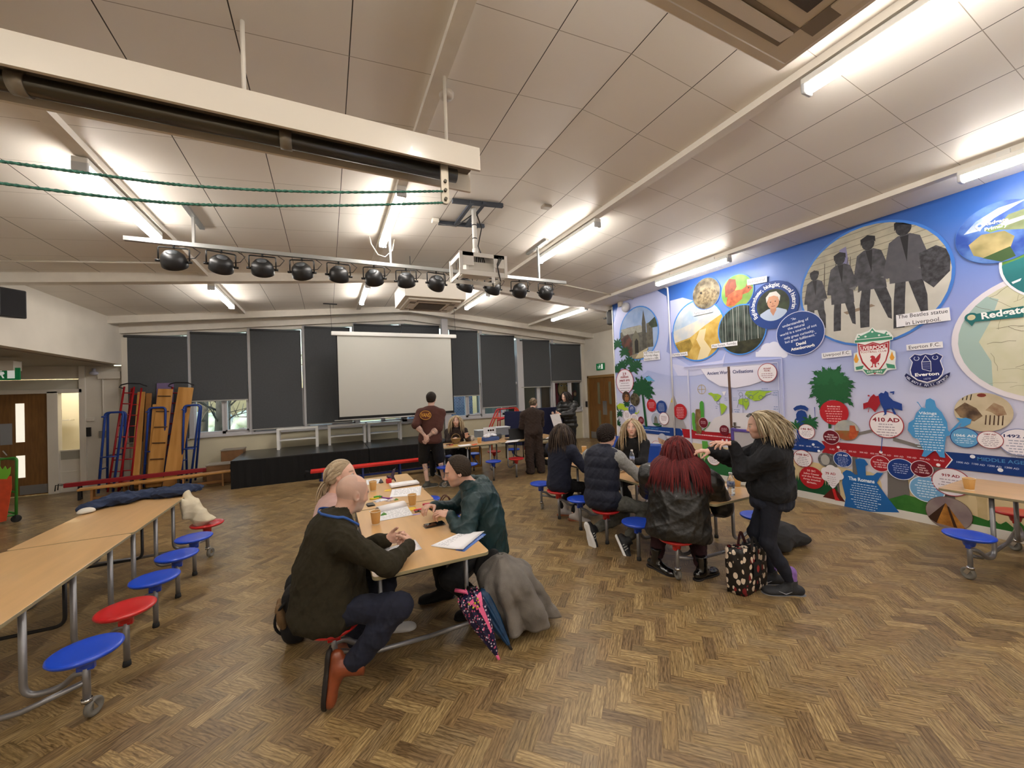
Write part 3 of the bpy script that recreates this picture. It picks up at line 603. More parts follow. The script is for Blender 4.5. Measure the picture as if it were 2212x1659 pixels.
pa=atz(674,1002,.32);bench('padded_bench','red-topped bench with navy metal frame in front of the stage',(pa.x,8.75,0),(2.35,8.75,0),.32,.24,.05,M_REDM,M_NAVYM,4,rail=True)
pa=atz(160,1044,.28);pb=atz(470,1002,.3)
bench('balance_beam','long dark red balance beam on the floor below the gym frames',(pa.x,10.2,0),(-1.95,10.55,0),.34,.1,.08,M_CRIM,M_DKMET,4,legw=.06)
bench('gym_bench','wooden gym bench in front of the dark red beam',(-4.05,9.62,0),(-1.85,10.05,0),.3,.2,.035,M_WOOD,mat('pine_dark','#8a5e2c',.6),4,rail=True,hooks=False)
bench('gym_bench','lower wooden gym bench lying behind the red beam, against the wall',(-3.9,10.5,0),(-1.9,10.8,0),.16,.2,.035,M_WOOD,MATS['pine_dark'],3,hooks=False)
def crate(px,py,z0,w_,d_,h_,Y,lab):
 p=aty(px,py,Y);t=thing('wooden_box',lab,'box',(p.x,Y,z0));M=mat('varnished_box','#7a5636',.45,var=.15,vscale=5)
 mb=MB();mb.box((p.x,Y,z0+h_/2),(w_,d_,h_));mb.build('box_body',M,t,.01)
 mb=MB();mb.box((p.x,Y,z0+h_+.006),(w_+.02,d_+.02,.02));mb.build('box_lid',mat('box_lid','#8f8577',.5),t)
crate(476,990,0,.42,.4,.4,10.45,'wooden box with a grey lid standing left of the stage')
crate(505,980,0,.42,.36,.64,10.95,'taller wooden box behind the grey-lidded one, left of the stage')
crate(470,1000,.0,.5,.3,.2,11.08,'low wooden box against the wall left of the stage')
# -- GYM FRAMES, LADDERS AND PLANKS against the back wall
def lean(name,lab,cat,x,w_,h_,m,ybot=10.85,tilt=.3,th=.03,xtop=None,rungs=0,mr=None,parts='board'):
 xt=x if xtop is None else xtop;t=thing(name,lab,cat,(x,ybot,0));B=Vector((x,ybot,.02));Tt=Vector((xt,ybot+tilt,h_));d=(Tt-B).normalized()
 side=Vector((1,0,0));side=(side-d*side.dot(d)).normalized();nn=side.cross(d)
 if parts=='board':
  mb=MB();mb.prism([(-w_/2,0),(w_/2,0),(w_/2,(Tt-B).length),(-w_/2,(Tt-B).length)],B,side,d,th);mb.build('board',m,t,.008)
 else:
  for s in(-1,1):mb=MB();mb.tube([B+side*s*w_/2,Tt+side*s*w_/2],.018,10);mb.build('rail',m,t)
 L_=(Tt-B).length
 for k in range(rungs):
  f=(k+.7)/rungs*L_*.97;mb=MB();q=B+d*f-nn*(.0)
  if parts=='board':mb.bar(q-side*w_*.42+nn*(th+.01),q+side*w_*.42+nn*(th+.01),.02,.02)
  else:mb.tube([q-side*w_/2,q+side*w_/2],.012,8)
  mb.build('rung',mr or m,t)
 return t
gx=lambda px,py=940:aty(px,py,11.0).x
M_ROY=mat('blue_frame','#1d3f8f',.35,.1);M_REDF=mat('red_frame','#a3161f',.35,.1);M_PLANK=mat('plank_pine','#c48f4a',.5,color2='#a8742f',vscale=3,stretch=(3,1,.25))
def trestle(lab,px0,px1,pt0,h_,yb=10.6):
 x0,x1=gx(px0),gx(px1);xm0,xm1=gx(pt0),gx(pt0)+.28;t=thing('gym_trestle',lab,'trestle',((x0+x1)/2,yb,0))
 for s,yy in((0,0),(1,.35)):
  mb=MB();mb.tube(arc([(x0,yb+yy,.02),(xm0,yb+.12+yy*.3,h_),(xm1,yb+.12+yy*.3,h_),(x1,yb+yy,.02)],.07),.021,10);mb.build('end_frame',M_ROY,t)
  mb=MB();f=.45;mb.tube([(x0+(xm0-x0)*f,yb+yy,h_*f),(x1+(xm1-x1)*f,yb+yy,h_*f)],.014,8);mb.build('cross_tube',M_ROY,t)
 for f in(.3,.95):
  mb=MB();mb.tube([(x0+(xm0-x0)*f,yb,h_*f),(x0+(xm0-x0)*f,yb+.35-.2*f,h_*f)],.014,8);mb.build('cross_tube',M_ROY,t)
trestle('blue metal trestle at the far left of the stacked gym equipment',232,262,243,1.62)
trestle('blue metal trestle in the middle of the gym equipment',318,362,328,1.68,10.75)
trestle('slim blue metal trestle at the right of the gym equipment',403,421,408,1.7)
lean('gym_ladder','long red metal ladder leaning at the left of the gym equipment','ladder',gx(262),.16,2.15,M_REDF,10.6,.45,rungs=9,parts='rails',xtop=gx(279))
lean('gym_ladder','second red ladder leaning beside the first, nearer the pale planks','ladder',gx(284),.16,2.12,M_REDF,10.65,.45,rungs=9,parts='rails',xtop=gx(293))
lean('gym_ladder','red ladder partly hidden between the runged board and the wide plank','ladder',gx(360),.16,2.12,M_REDF,10.75,.42,rungs=9,parts='rails',xtop=gx(379))
lean('gym_plank','narrow pale wooden plank left of the gym pile, standing edge on','plank',gx(303),.13,2.03,M_PLANK,10.68,.42,xtop=gx(304))
lean('gym_plank','darker narrow plank right behind the narrow pale one','plank',gx(318),.1,2.0,mat('plank_dark','#9a6a34',.5,var=.1),10.78,.38,xtop=gx(318))
lean('gym_plank','mauve board standing tallest behind the runged wooden board','plank',gx(352),.3,2.22,mat('mauve','#6f5f86',.6),10.9,.33,xtop=gx(352))
lean('ladder_board','wooden board with dark rungs leaning in the gym equipment','board',gx(346),.26,2.08,M_PLANK,10.62,.4,rungs=6,mr=mat('rung_dark','#4a3018',.6),xtop=gx(360))
lean('gym_plank','thin wooden plank directly left of the runged board','plank',gx(335),.1,1.75,M_PLANK,10.66,.3,xtop=gx(340))
lean('gym_plank','wide pale wooden plank, rightmost of the gym planks','plank',gx(384),.27,2.1,M_PLANK,10.52,.45,xtop=gx(406))
mb=MB()
for x in(gx(270),gx(372)):
 mb2=MB()
for k,(x0,lab) in enumerate(((gx(265),'black double hook on top of the left red ladder'),(gx(371),'black double hook on top of the middle red ladder'))):
 mb=MB();q=Vector((x0,10.98,2.19));mb.tube([q,q+Vector((.1,0,.03)),q+Vector((.3,0,.02)),q+Vector((.42,0,-.04))],.013,8)
 mb.tube([q,q+Vector((-.03,0,-.05)),q+Vector((.03,0,-.07))],.013,8);tag(mb.build('ladder_hook',M_DKMET),lab,'hook')
 # -- PROJECTION SCREEN
ys_=10.0;A=aty(715,720,ys_);B=aty(985,728,ys_)
t=thing('projection_screen','large pulled-down white projection screen with black border over the stage','screen',((A.x+B.x)/2,ys_,1.2))
zt=A.z
mb=MB();mb.b2((A.x,ys_-.05,zt-.05),(B.x,ys_+.05,zt+.05));mb.build('screen_case',mat('case','#d9d9d6',.35),t,.02)
c=[aty(727,727,ys_),aty(976,728,ys_),aty(981,893,ys_),aty(729,907,ys_)]
zb=(c[2].z+c[3].z)/2;x0,x1=(c[0].x+c[3].x)/2,(c[1].x+c[2].x)/2
mb=MB();mb.b2((x0,ys_-.002,zb),(x1,ys_+.002,zt-.04));mb.build('screen_fabric',mat('screen_back','#101012',.8),t)
mb=MB();mb.b2((x0+.03,ys_-.004,zb+.07),(x1-.03,ys_-.0022,zt-.045));mb.build('white_surface',mat('screen_white','#b5b5ae',.85),t)
mb=MB();mb.tube([(x0-.08,ys_,zb-.01),(x1+.04,ys_,zb-.01)],.016,10);mb.build('bottom_rod',mat('rod','#b9b9b5',.35,.4),t)
for X in(A.x,B.x-.03):
 mb=MB();mb.tube([(X+.02,ys_,zt+.04),(X+.0,ys_,ceil_z(X)-.02)],.004,6);mb.build('hanging_wire',M_DKMET,t)
 mb=MB();mb.b2((X-.15,ys_-.02,ceil_z(X)-.03),(X+.15,ys_+.02,ceil_z(X)-.01));mb.build('ceiling_bracket',M_DKMET,t)
 # -- LIGHTING RAIL WITH SPOTS
yR=5.35;A=aty(268,521,yR);B=aty(1222,607,yR);zr=(A.z+B.z)/2
t_rail=thing('lighting_rail','long grey metal rail across the hall carrying twelve dark spotlights','rail',((A.x+B.x)/2,yR,zr))
A.z=B.z=zr
mb=MB();mb.bar(A,B,.045,.045);mb.build('rail_channel',mat('galvanised','#a5a7a6',.35,.7),t_rail)
for px,py in((418,497),(843,545),(1163,570)):
 X=aty(px,py,yR).x;zc=ceil_z(X);mb=MB();mb.bar((X,yR,zr),(X,yR,zc-.0),.04,.025);mb.build('hanger',MATS['galvanised'],t_rail)
 mb=MB();mb.bar((X,yR-.3,zc-.015),(X,yR+.35,zc-.015),.05,.03);mb.build('ceiling_channel',MATS['galvanised'],t_rail)
M_SPOT=mat('spot_black','#17181a',.4);M_SPOTG=mat('spot_grey','#4a4e52',.45)
slab=['leftmost','second from left','third from left','fourth from left','fifth from left','sixth from left, in front of a batten lamp','seventh from left','eighth from left, just left of the projector','ninth from left, hidden behind the projector cage','third from right','second from right','rightmost']
spx=(376,478,567,652,731,807,876,941,1003,1062,1120,1176)
rs=random.Random(11)
for i,px in enumerate(spx):
 X=aty(px,560,yR).x;t=thing('stage_spotlight','dark round stage spotlight on the rail, '+slab[i],'spotlight',(X,yR,zr-.33),group='spotlights on the rail')
 yaw=rs.uniform(-.35,.35);cz=zr-.2;tilt=math.radians(rs.uniform(35,55));R3=Matrix.Rotation(yaw,3,'Z')@Matrix.Rotation(-tilt,3,'X')
 AX=R3@Matrix.Rotation(math.pi/2,3,'X');c=Vector((X,yR,cz));s=1.0
 mb=MB();mb.lathe([(.001,.11),(.07,.1),(.105,.06),(.118,.0),(.12,-.05),(.112,-.055),(.108,-.02),(.001,-.02)],c,28,M=AX);bd=mb.build('lamp_housing',M_SPOT,t)
 mb=MB();mb.lathe([(.001,.112),(.05,.108),(.05,.1),(.001,.1)],c,16,M=AX);mb.build('rear_cap',M_SPOTG,bd)
 yk=Matrix.Rotation(yaw,3,'Z');u=yk@Vector((1,0,0))
 mb=MB();mb.tube(arc([c-u*.135,c-u*.135+Vector((0,0,.15)),c+u*.135+Vector((0,0,.15)),c+u*.135],.02,3),.008,6);mb.build('yoke',M_SPOT,t)
 for s_ in(-1,1):mb=MB();mb.cyl(c+u*s_*.115,c+u*s_*.16,.014,8);mb.build('yoke_knob',M_SPOT,t)
 mb=MB();mb.cyl((X,yR,cz+.14),(X,yR,zr),.012,8);mb.build('clamp',M_SPOT,t)
 mb=MB();q=c+Vector((.03,.05,.04));mb.tube([q,q+Vector((.14,0,.03)),q+Vector((.19,0,.1)),q+Vector((.12,0,.15)),Vector((X+.1,yR,zr-.02))],.005,5);mb.build('cable',M_BLACK,t)
 # -- PROJECTOR, CAGE AND MOUNT
yp=4.55
t=thing('projector_mount','white ceiling mount and open cage holding the projector','projector mount',(1.8,yp,3.2))
c=[aty(975,583,yp),aty(1078,565,yp+.0),aty(1078,612,yp),aty(975,612,yp)]
xa,xb=aty(985,580,yp).x,aty(1078,580,yp).x;zt_=aty(1030,559,yp).z;zb_=aty(1030,606,yp).z
M_CAGE=mat('cage_white','#d9d8d4',.4)
mb=MB()
mb.b2((xa,yp-.2,zt_-.008),(xb,yp+.2,zt_));
for x in(xa,xb):
 for y in(yp-.2,yp+.2):mb.b2((x-.02,y-.01,zb_),(x+.02,y+.01,zt_))
 mb.b2((x-.006,yp-.2,zb_),(x+.006,yp+.2,zb_+.05));mb.b2((x-.006,yp-.2,zt_-.06),(x+.006,yp+.2,zt_))
for y in(yp-.2,):
 mb.b2((xa,y-.006,zt_-.16),(xa+.16,y+.006,zt_));mb.b2((xb-.16,y-.006,zt_-.16),(xb,y+.006,zt_));mb.b2((xa,y-.006,zt_-.05),(xb,y+.006,zt_));mb.b2((xa,y-.006,zb_),(xb,y+.006,zb_+.06))
mb.b2((xa,yp+.19,zb_),(xb,yp+.2,zb_+.05));mb.build('cage',M_CAGE,t,.003)
mb=MB();cx=(xa+xb)/2;zc=ceil_z(cx);mb.tube([(cx-.03,yp,zt_),(cx-.03,yp,zc-.05)],.03,14);mb.tube([(cx-.03,yp,zt_+.02),(cx-.03,yp,zt_+.12)],.038,14);mb.build('drop_pole',M_CAGE,t)
for z_ in(.25,.42):mb=MB();mb.tube([(cx-.03,yp,zt_+z_-.006),(cx-.03,yp,zt_+z_+.006)],.032,14);mb.build('cable_tie',M_BLACK,t)
mb=MB();mb.b2((cx-.12,yp-.1,zc-.05),(cx+.06,yp+.1,zc-.035));mb.build('ceiling_plate',M_CAGE,t)
c0=[atc(978,432,-.03),atc(1082,438,-.03),atc(1045,482,-.03),atc(952,480,-.03)]
M_STRUT=mat('strut_channel','#4e5560',.45,.5)
ya,yb2=c0[0].y,c0[3].y;xa2,xb2=c0[0].x,c0[1].x+.05
for yy in(4.45,5.1):mb=MB();mb.bar((xa2,yy,ceil_z(xa2)-.03),(xb2,yy,ceil_z(xb2)-.03),.045,.045);mb.build('strut_rail',M_STRUT,t)
for xx in(cx-.1,cx+.06):mb=MB();mb.bar((xx,4.4,ceil_z(xx)-.045),(xx,5.12,ceil_z(xx)-.045),.045,.03);mb.build('strut_rail',M_STRUT,t)
mb=MB();mb.tube([(cx,yp,zc-.1),(cx+.06,yp-.02,zc-.3),(cx+.0,yp-.03,zt_+.15),(cx+.02,yp-.1,zt_)],.008,6)
for k in range(5):mb.tube([(cx-.05+.02*k,yp-.1,zt_),(cx-.07+.03*k,yp-.13,zt_-.08-.01*k),(cx-.02+.01*k,yp-.1,zt_-.15)],.006,5)
for k in range(3):mb.tube([(cx+.12,yp,zt_+.01),(cx+.2+.02*k,yp-.215,zt_-.03),(cx+.17,yp-.215,zt_-.12-.02*k),(cx+.21,yp-.215,zb_-.05)],.006,5)
mb.build('cable_bundle',M_BLACK,t)
mb=MB();mb.tube([atc(945,479,-.04),atc(953,484,-.08),atc(985,489,-.18),(cx-.05,yp,zc-.14)],.007,6);mb.build('power_cable',M_BLACK,t)
t=thing('projector','white projector with dark lens inside the ceiling cage','projector',(cx,yp,zb_+.06))
mb=MB();mb.b2((xa+.08,yp-.14,zb_+.06),(xb-.1,yp+.17,zt_-.08));mb.build('projector_body',mat('proj_body','#cfccc4',.4),t,.03)
mb=MB();mb.cyl((xa+.2,yp+.17,zb_+.11),(xa+.2,yp+.2,zb_+.11),.045,20);mb.build('lens',M_BLACK,t)
mb=MB();p=atc(940,477,-.03);mb.box(p,(.09,.09,.05));tag(mb.build('ceiling_socket',M_WHITE,None,.01),'small white ceiling socket left of the projector mount','socket')
mb=MB();p=atc(1180,447,-.03);mb.box(p,(.12,.09,.04));tag(mb.build('ceiling_sensor',mat('sensor_grey','#9b9184',.5),None,.01),'small beige box on the ceiling right of the projector','sensor')
mb=MB();p=atc(964,205,-.06);mb.lathe([(.001,-.03),(.04,-.03),(.055,-.01),(.055,.02),(.03,.03)],p,18,M=Matrix.Rotation(.2,3,'X'));tag(mb.build('smoke_detector',mat('detector','#b9b1a6',.5)),'round smoke detector beside the hanger of the white pelmet','detector')
mb=MB();q=Vector((.77,5.74,ceil_z(.77)-.12));mb.tube([q+Vector((-.17,0,.1)),q+Vector((-.15,.02,0)),q+Vector((-.06,.04,-.14)),q+Vector((.04,.04,-.16)),q+Vector((.14,.02,-.06)),q+Vector((.17,0,.1))],.009,8)
tag(mb.build('looped_cable',M_WHITE),'white cable loop hanging at the end of the second batten','cable')
# -- CEILING AIR UNITS
M_AC=mat('air_unit_white','#e0dacf',.45)
def aircon(x0,y0,lab,zb):
 w_=1.05;x1,y1=x0+w_,y0+w_;t=thing('ceiling_air_unit',lab,'air conditioner',(x0+w_/2,y0+w_/2,zb))
 mb=MB();mb.b2((x0,y0,zb+.02),(x1,y1,zb+.32));mb.build('cabinet',M_AC,t,.006)
 mb=MB();cx,cy=x0+w_/2,y0+w_/2;mb.b2((cx-.46,cy-.46,zb-.02),(cx+.46,cy+.46,zb+.02));fp=mb.build('fascia',mat('air_fascia','#d8d1c4',.45),t,.012)
 mb=MB();mb.b2((cx-.24,cy-.24,zb-.03),(cx+.24,cy+.24,zb-.018));mb.build('grille',mat('air_grille','#5a524a',.7,bump=.6,bscale=300),fp,.004)
 for dx,dy,sx,sy in((0,.35,.3,.05),(0,-.35,.3,.05),(.35,0,.05,.3),(-.35,0,.05,.3)):
  mb=MB();mb.b2((cx+dx-sx,cy+dy-sy,zb-.024),(cx+dx+sx,cy+dy+sy,zb-.0195));mb.build('air_slot',mat('slot_dark','#857c70',.6),fp)
  mb=MB();mb.box((cx+dx*1.0,cy+dy*1.0,zb-.028),(sx*1.9,sy*1.2,.008),M=Matrix.Rotation(.2*(1 if dy else 0),3,'X'));mb.build('louvre',M_AC,fp)
 for dx in(.12,.93):
  for dy in(.12,.93):mb=MB();mb.cyl((x0+dx,y0+dy,zb+.3),(x0+dx,y0+dy,ceil_z(x0+dx)),.008,6);mb.build('threaded_rod',M_METAL,t)
 return t
aircon(1.2,.17,'boxy white ceiling air unit at the top edge, nearest the viewer',3.4)
aircon(1.2,6.45,'boxy white ceiling air unit above the projection screen',3.36)
mb=MB()
for k in range(3):mb.tube([(1.4+.2*k,6.9,3.7),(1.45+.2*k,7.1,3.85),(1.7+.1*k,7.3,3.9)],.03,8)
tag(mb.build('pipe_bundle',M_BLACK),'dark insulated pipes on top of the far ceiling air unit','pipes')
# -- WHITE PELMET WITH STEEL TUBE, ROPES
t=thing('curtain_pelmet','long white boxed pelmet crossing the ceiling at the upper left','pelmet',(-1.6,2.5,3.3))
zb=aty(1037,368,2.45).z;zt_=aty(1037,320,2.45).z;xe=aty(1037,345,2.45).x
E0=Vector((-4.0,2.54,0))
yA=2.45
mb=MB();mb.b2((-3.98,yA,zb),(xe,yA+.02,zt_));mb.build('front_board',mat('pelmet_gloss','#d8d2c6',.22,coat=.4,bump=.05,bscale=6),t)
mb=MB();mb.b2((-3.98,yA+.26,zb-.02),(xe+.02,yA+.28,zt_-.03));mb.build('rear_board',MATS['pelmet_gloss'],t)
mb=MB();mb.b2((-3.98,yA+.02,zt_-.05),(xe-.0,yA+.26,zt_-.03));mb.build('top_board',mat('pelmet_dark','#6d655a',.6),t)
for px,py in((525,120),(962,230)):
 X=aty(px,py,2.6).x;mb=MB();mb.tube([(X,2.6,zt_-.04),(X,2.6,ceil_z(X))],.012,8);mb.build('hanger_rod',M_WHITE,t)
M_STEEL=mat('dull_steel','#55524a',.3,.85)
t2=thing('steel_tube','dark steel roller tube under the white pelmet','tube',(-1.5,2.58,zb-.03))
mb=MB();xt_=aty(985,375,2.58).x;mb.tube([(-3.98,2.58,zb+.0),(xt_,2.58,zb+.0)],.045,20);mb.build('roller_tube',M_STEEL,t2)
for px in(45,618,):
 X=aty(px,300,2.58).x;mb=MB();mb.tube([(X-.03,2.58,zb),(X+.03,2.58,zb)],.053,20);mb.build('collar',mat('collar','#857d6e',.4,.5),t2)
X=aty(960,400,2.52).x;p0=aty(960,442,2.52)
mb=MB();mb.prism(rounded_rect(-.027,p0 .z-zb,.027,.06,.025),(X,2.525,zb),(1,0,0),(0,0,1),.02);mb.build('rope_bracket',mat('bracket_zinc','#b3ab9b',.4,.6),t2,.003)
for k in range(3):
 z_=p0 .z+.03+.06*k;mb=MB();mb.cyl((X,2.49,z_),(X,2.51,z_),.011,8);mb.build('bolt',M_STEEL,t2)
for k,(px,py) in enumerate(((293,146),(787,260))):
 p=aty(px,py,2.6);t=thing('red_rag',('dark red cloth end lying on the pelmet near its left part','dark red cloth end lying on the pelmet near its middle')[k],'cloth',(p.x,2.6,zt_-.03))
 mb=MB();mb.add([(p.x-.06,2.52,zt_-.03),(p.x+.06,2.52,zt_-.03),(p.x+.05,2.6,zt_+.05),(p.x-.05,2.6,zt_+.06),(p.x,2.68,zt_-.03)],[(0,1,2,3),(3,2,4),(0,3,4),(1,4,2)]);mb.build('cloth',mat('rag','#7a1a16',.8),t)
M_ROPE=mat('teal_rope','#2f5c50',.9,color2='#4d8a78',vscale=60,bump=.6,bscale=200)
for k,(pts,lab) in enumerate((([(0,348),(180,373),(420,402),(700,415),(957,413)],'upper of the two teal green ropes strung below the pelmet'),([(0,395),(230,425),(460,443),(740,444),(957,438)],'lower of the two teal green ropes strung below the pelmet'))):
 ps=[aty(x,y,2.5) for x,y in pts];ps[0]=ps[0]+(ps[0]-ps[1])*.6
 sm=[]
 for i in range(len(ps)-1):
  a=ps[max(i-1,0)];b=ps[i];c=ps[i+1];d=ps[min(i+2,len(ps)-1)]
  for q in range(12):
   u=q/12;sm.append(.5*((2*b)+(c-a)*u+(2*a-5*b+4*c-d)*u*u+(3*b-a-3*c+d)*u**3))
 sm.append(ps[-1]);mb=MB();mb.tube(sm,.006,6)
 hel=[]
 for ph in(0,math.pi):
  hl=[]
  for i in range((len(sm)-1)*6):
   j=i//6;f=(i%6)/6;q=sm[j].lerp(sm[j+1],f);a=i*.9+ph;hl.append(q+Vector((0,math.cos(a)*.004,math.sin(a)*.004)))
  mb.tube(hl,.0045,4)
 tag(mb.build('rope',M_ROPE),lab,'rope')
 # -- PEOPLE: bodies grown as one smooth implicit surface
def V(*a):return np.array(a if len(a)>1 else a[0],dtype=np.float64)
def unit(v):v=V(v);n=np.linalg.norm(v);return v/n if n>1e-9 else v
class Sdf:
 def __init__(s):s.p=[]
 def cone(s,a,b,ra,rb,k=.03,op='u'):
  a,b=V(a),V(b);r=max(ra,rb);s.p.append(('c',(a,b,ra,rb),np.minimum(a,b)-r,np.maximum(a,b)+r,k,op));return s
 def ell(s,c,R,axes=None,k=.03,op='u'):
  c=V(c);R=V(R);A=np.eye(3) if axes is None else np.array(axes,float);e=np.sqrt(((A*R[:,None])**2).sum(0))
  s.p.append(('e',(c,R,A),c-e,c+e,k,op));return s
 def cut(s,p,n):s.p.append(('h',(V(p),unit(n)),None,None,0,'i'));return s
 def mesh(s,h,lo=None,hi=None,smooth=1):
  us=[q for q in s.p if q[5]=='u']
  L=np.min([q[2] for q in us],0)-3*h-.006;H=np.max([q[3] for q in us],0)+3*h+.006
  if lo is not None:L=np.maximum(L,V(lo))
  if hi is not None:H=np.minimum(H,V(hi))
  n=np.maximum(np.ceil((H-L)/h).astype(int)+1,4);D=np.full(n,.06,dtype=np.float32)
  ax=[(L[i]+h*np.arange(n[i])).astype(np.float32) for i in range(3)]
  for kind,pr,a,b,k,op in s.p:
   if kind=='h':
    p,nn=pr;d=(ax[0]-p[0])[:,None,None]*nn[0]+(ax[1]-p[1])[None,:,None]*nn[1]+(ax[2]-p[2])[None,None,:]*nn[2]
    np.maximum(D,d,out=D);continue
   m=k+2*h;i0=np.clip(np.floor((a-m-L)/h).astype(int),0,n);i1=np.clip(np.ceil((b+m-L)/h).astype(int)+1,0,n)
   if(i1<=i0).any():continue
   X=ax[0][i0[0]:i1[0]][:,None,None];Y=ax[1][i0[1]:i1[1]][None,:,None];Z=ax[2][i0[2]:i1[2]][None,None,:]
   if kind=='c':
    p,q,ra,rb=pr;d=q-p;dd=max(float(d@d),1e-9)
    t=np.clip(((X-p[0])*d[0]+(Y-p[1])*d[1]+(Z-p[2])*d[2])/dd,0,1)
    dist=np.sqrt((X-p[0]-t*d[0])**2+(Y-p[1]-t*d[1])**2+(Z-p[2]-t*d[2])**2)-(ra+(rb-ra)*t)
   else:
    c,R,A=pr;x=X-c[0];y=Y-c[1];z=Z-c[2]
    u0=x*A[0][0]+y*A[0][1]+z*A[0][2];u1=x*A[1][0]+y*A[1][1]+z*A[1][2];u2=x*A[2][0]+y*A[2][1]+z*A[2][2]
    k0=np.sqrt((u0/R[0])**2+(u1/R[1])**2+(u2/R[2])**2)+1e-9
    k1=np.sqrt((u0/R[0]**2)**2+(u1/R[1]**2)**2+(u2/R[2]**2)**2)+1e-9;dist=k0*(k0-1)/k1
   S=(slice(i0[0],i1[0]),slice(i0[1],i1[1]),slice(i0[2],i1[2]));G=D[S]
   if op=='u':
    hh=np.maximum(k-np.abs(G-dist),0)/k;D[S]=np.minimum(G,dist)-hh*hh*k*.25
   else:
    dist=-dist;hh=np.maximum(k-np.abs(G-dist),0)/k;D[S]=np.maximum(G,dist)+hh*hh*k*.25
  return surf_nets(D,L,h,smooth)
def surf_nets(D,L,h,smooth=1):
 D[0]=D[-1]=.05;D[:,0]=D[:,-1]=.05;D[:,:,0]=D[:,:,-1]=.05
 I=D<0;n=D.shape
 cnt=np.zeros([k-1 for k in n],dtype=np.int8)
 for dx in(0,1):
  for dy in(0,1):
   for dz in(0,1):cnt+=I[dx:n[0]-1+dx,dy:n[1]-1+dy,dz:n[2]-1+dz]
 act=(cnt>0)&(cnt<8);ci=np.argwhere(act);idx=-np.ones(act.shape,dtype=np.int64);idx[act]=np.arange(len(ci))
 acc=np.zeros((len(ci),3));num=np.zeros(len(ci));cor=[(x,y,z) for x in(0,1) for y in(0,1) for z in(0,1)]
 val={c:D[ci[:,0]+c[0],ci[:,1]+c[1],ci[:,2]+c[2]] for c in cor}
 for c in cor:
  for a in range(3):
   if c[a]==0:
    c2=list(c);c2[a]=1;v0,v1=val[c],val[tuple(c2)];m=(v0<0)!=(v1<0)
    t=np.where(m,v0/np.where(m,v0-v1,1),0);pt=np.tile(np.array(c,float),(len(ci),1));pt[:,a]+=t
    acc+=pt*m[:,None];num+=m
 vs=L+h*(ci+acc/np.maximum(num,1)[:,None]);F=[]
 for a in range(3):
  b,c=(a+1)%3,(a+2)%3;s0=[slice(None)]*3;s1=[slice(None)]*3;s0[a]=slice(0,-1);s1[a]=slice(1,None)
  A0,A1=I[tuple(s0)],I[tuple(s1)]
  for flip,M in((False,A0&~A1),(True,~A0&A1)):
   e=np.argwhere(M);
   if not len(e):continue
   def g(db,dc):q=e.copy();q[:,b]-=db;q[:,c]-=dc;return idx[q[:,0],q[:,1],q[:,2]]
   ok=(e[:,b]>0)&(e[:,c]>0)&(e[:,b]<n[b]-1)&(e[:,c]<n[c]-1);e=e[ok]
   if not len(e):continue
   Q=np.stack([g(0,0),g(1,0),g(1,1),g(0,1)],1);F.append(Q[:,::-1] if flip else Q)
 F=np.concatenate(F);F=F[(F>=0).all(1)]
 for _ in range(smooth):
  s_=np.zeros_like(vs);c_=np.zeros(len(vs))
  for i in range(4):
   j=(i+1)%4;np.add.at(s_,F[:,i],vs[F[:,j]]);np.add.at(s_,F[:,j],vs[F[:,i]]);np.add.at(c_,F[:,i],1);np.add.at(c_,F[:,j],1)
  vs=vs*.5+.5*s_/np.maximum(c_,1)[:,None]
 return vs,F
def vnorm(vs,F):
 a=np.cross(vs[F[:,2]]-vs[F[:,0]],vs[F[:,3]]-vs[F[:,1]]);n=np.zeros_like(vs)
 for i in range(4):np.add.at(n,F[:,i],a)
 return n/np.maximum(np.linalg.norm(n,axis=1),1e-9)[:,None]
def folds(vs,seed=0,f=11.0,d=None):
 r=np.random.RandomState(seed);o=np.zeros(len(vs));wx=vs+.05*np.sin(vs[:,[1,2,0]]*9+seed)
 for i in range(5):
  k=r.normal(size=3);k=k/np.linalg.norm(k)*f*(.7+.4*i)
  if d is not None:k=k-np.array(d)*(k@np.array(d))*.75
  o+=(1-np.abs(np.sin(wx@k+r.uniform(0,6))))**2/(1+.5*i)
 return o/2.0
def np_obj(name,vs,F,mats,parent,col=None,mi=None):
 me=bpy.data.meshes.new(name);inv=np.array(wm(parent).inverted()) if parent is not None else np.eye(4)
 vs2=vs@inv[:3,:3].T+inv[:3,3]
 me.vertices.add(len(vs2));me.vertices.foreach_set('co',vs2 .astype(np.float32).ravel());k=F.shape[1]
 me.loops.add(F.size);me.loops.foreach_set('vertex_index',F.ravel().astype(np.int32))
 me.polygons.add(len(F));me.polygons.foreach_set('loop_start',np.arange(0,F.size,k,dtype=np.int32));me.polygons.foreach_set('loop_total',np.full(len(F),k,dtype=np.int32))
 me.update(calc_edges=True);me.polygons.foreach_set('use_smooth',np.ones(len(F),bool))
 for m in(mats if isinstance(mats,(list,tuple)) else[mats]):me.materials.append(m)
 if mi is not None:me.polygons.foreach_set('material_index',mi.astype(np.int32))
 if col is not None:
  a=me.color_attributes.new('Col','FLOAT_COLOR','POINT');c4=np.ones((len(vs),4),np.float32);c4[:,:3]=col;a.data.foreach_set('color',c4 .ravel())
 me.validate();o=bpy.data.objects.new(name,me);COL.objects.link(o);o.parent=parent;return o
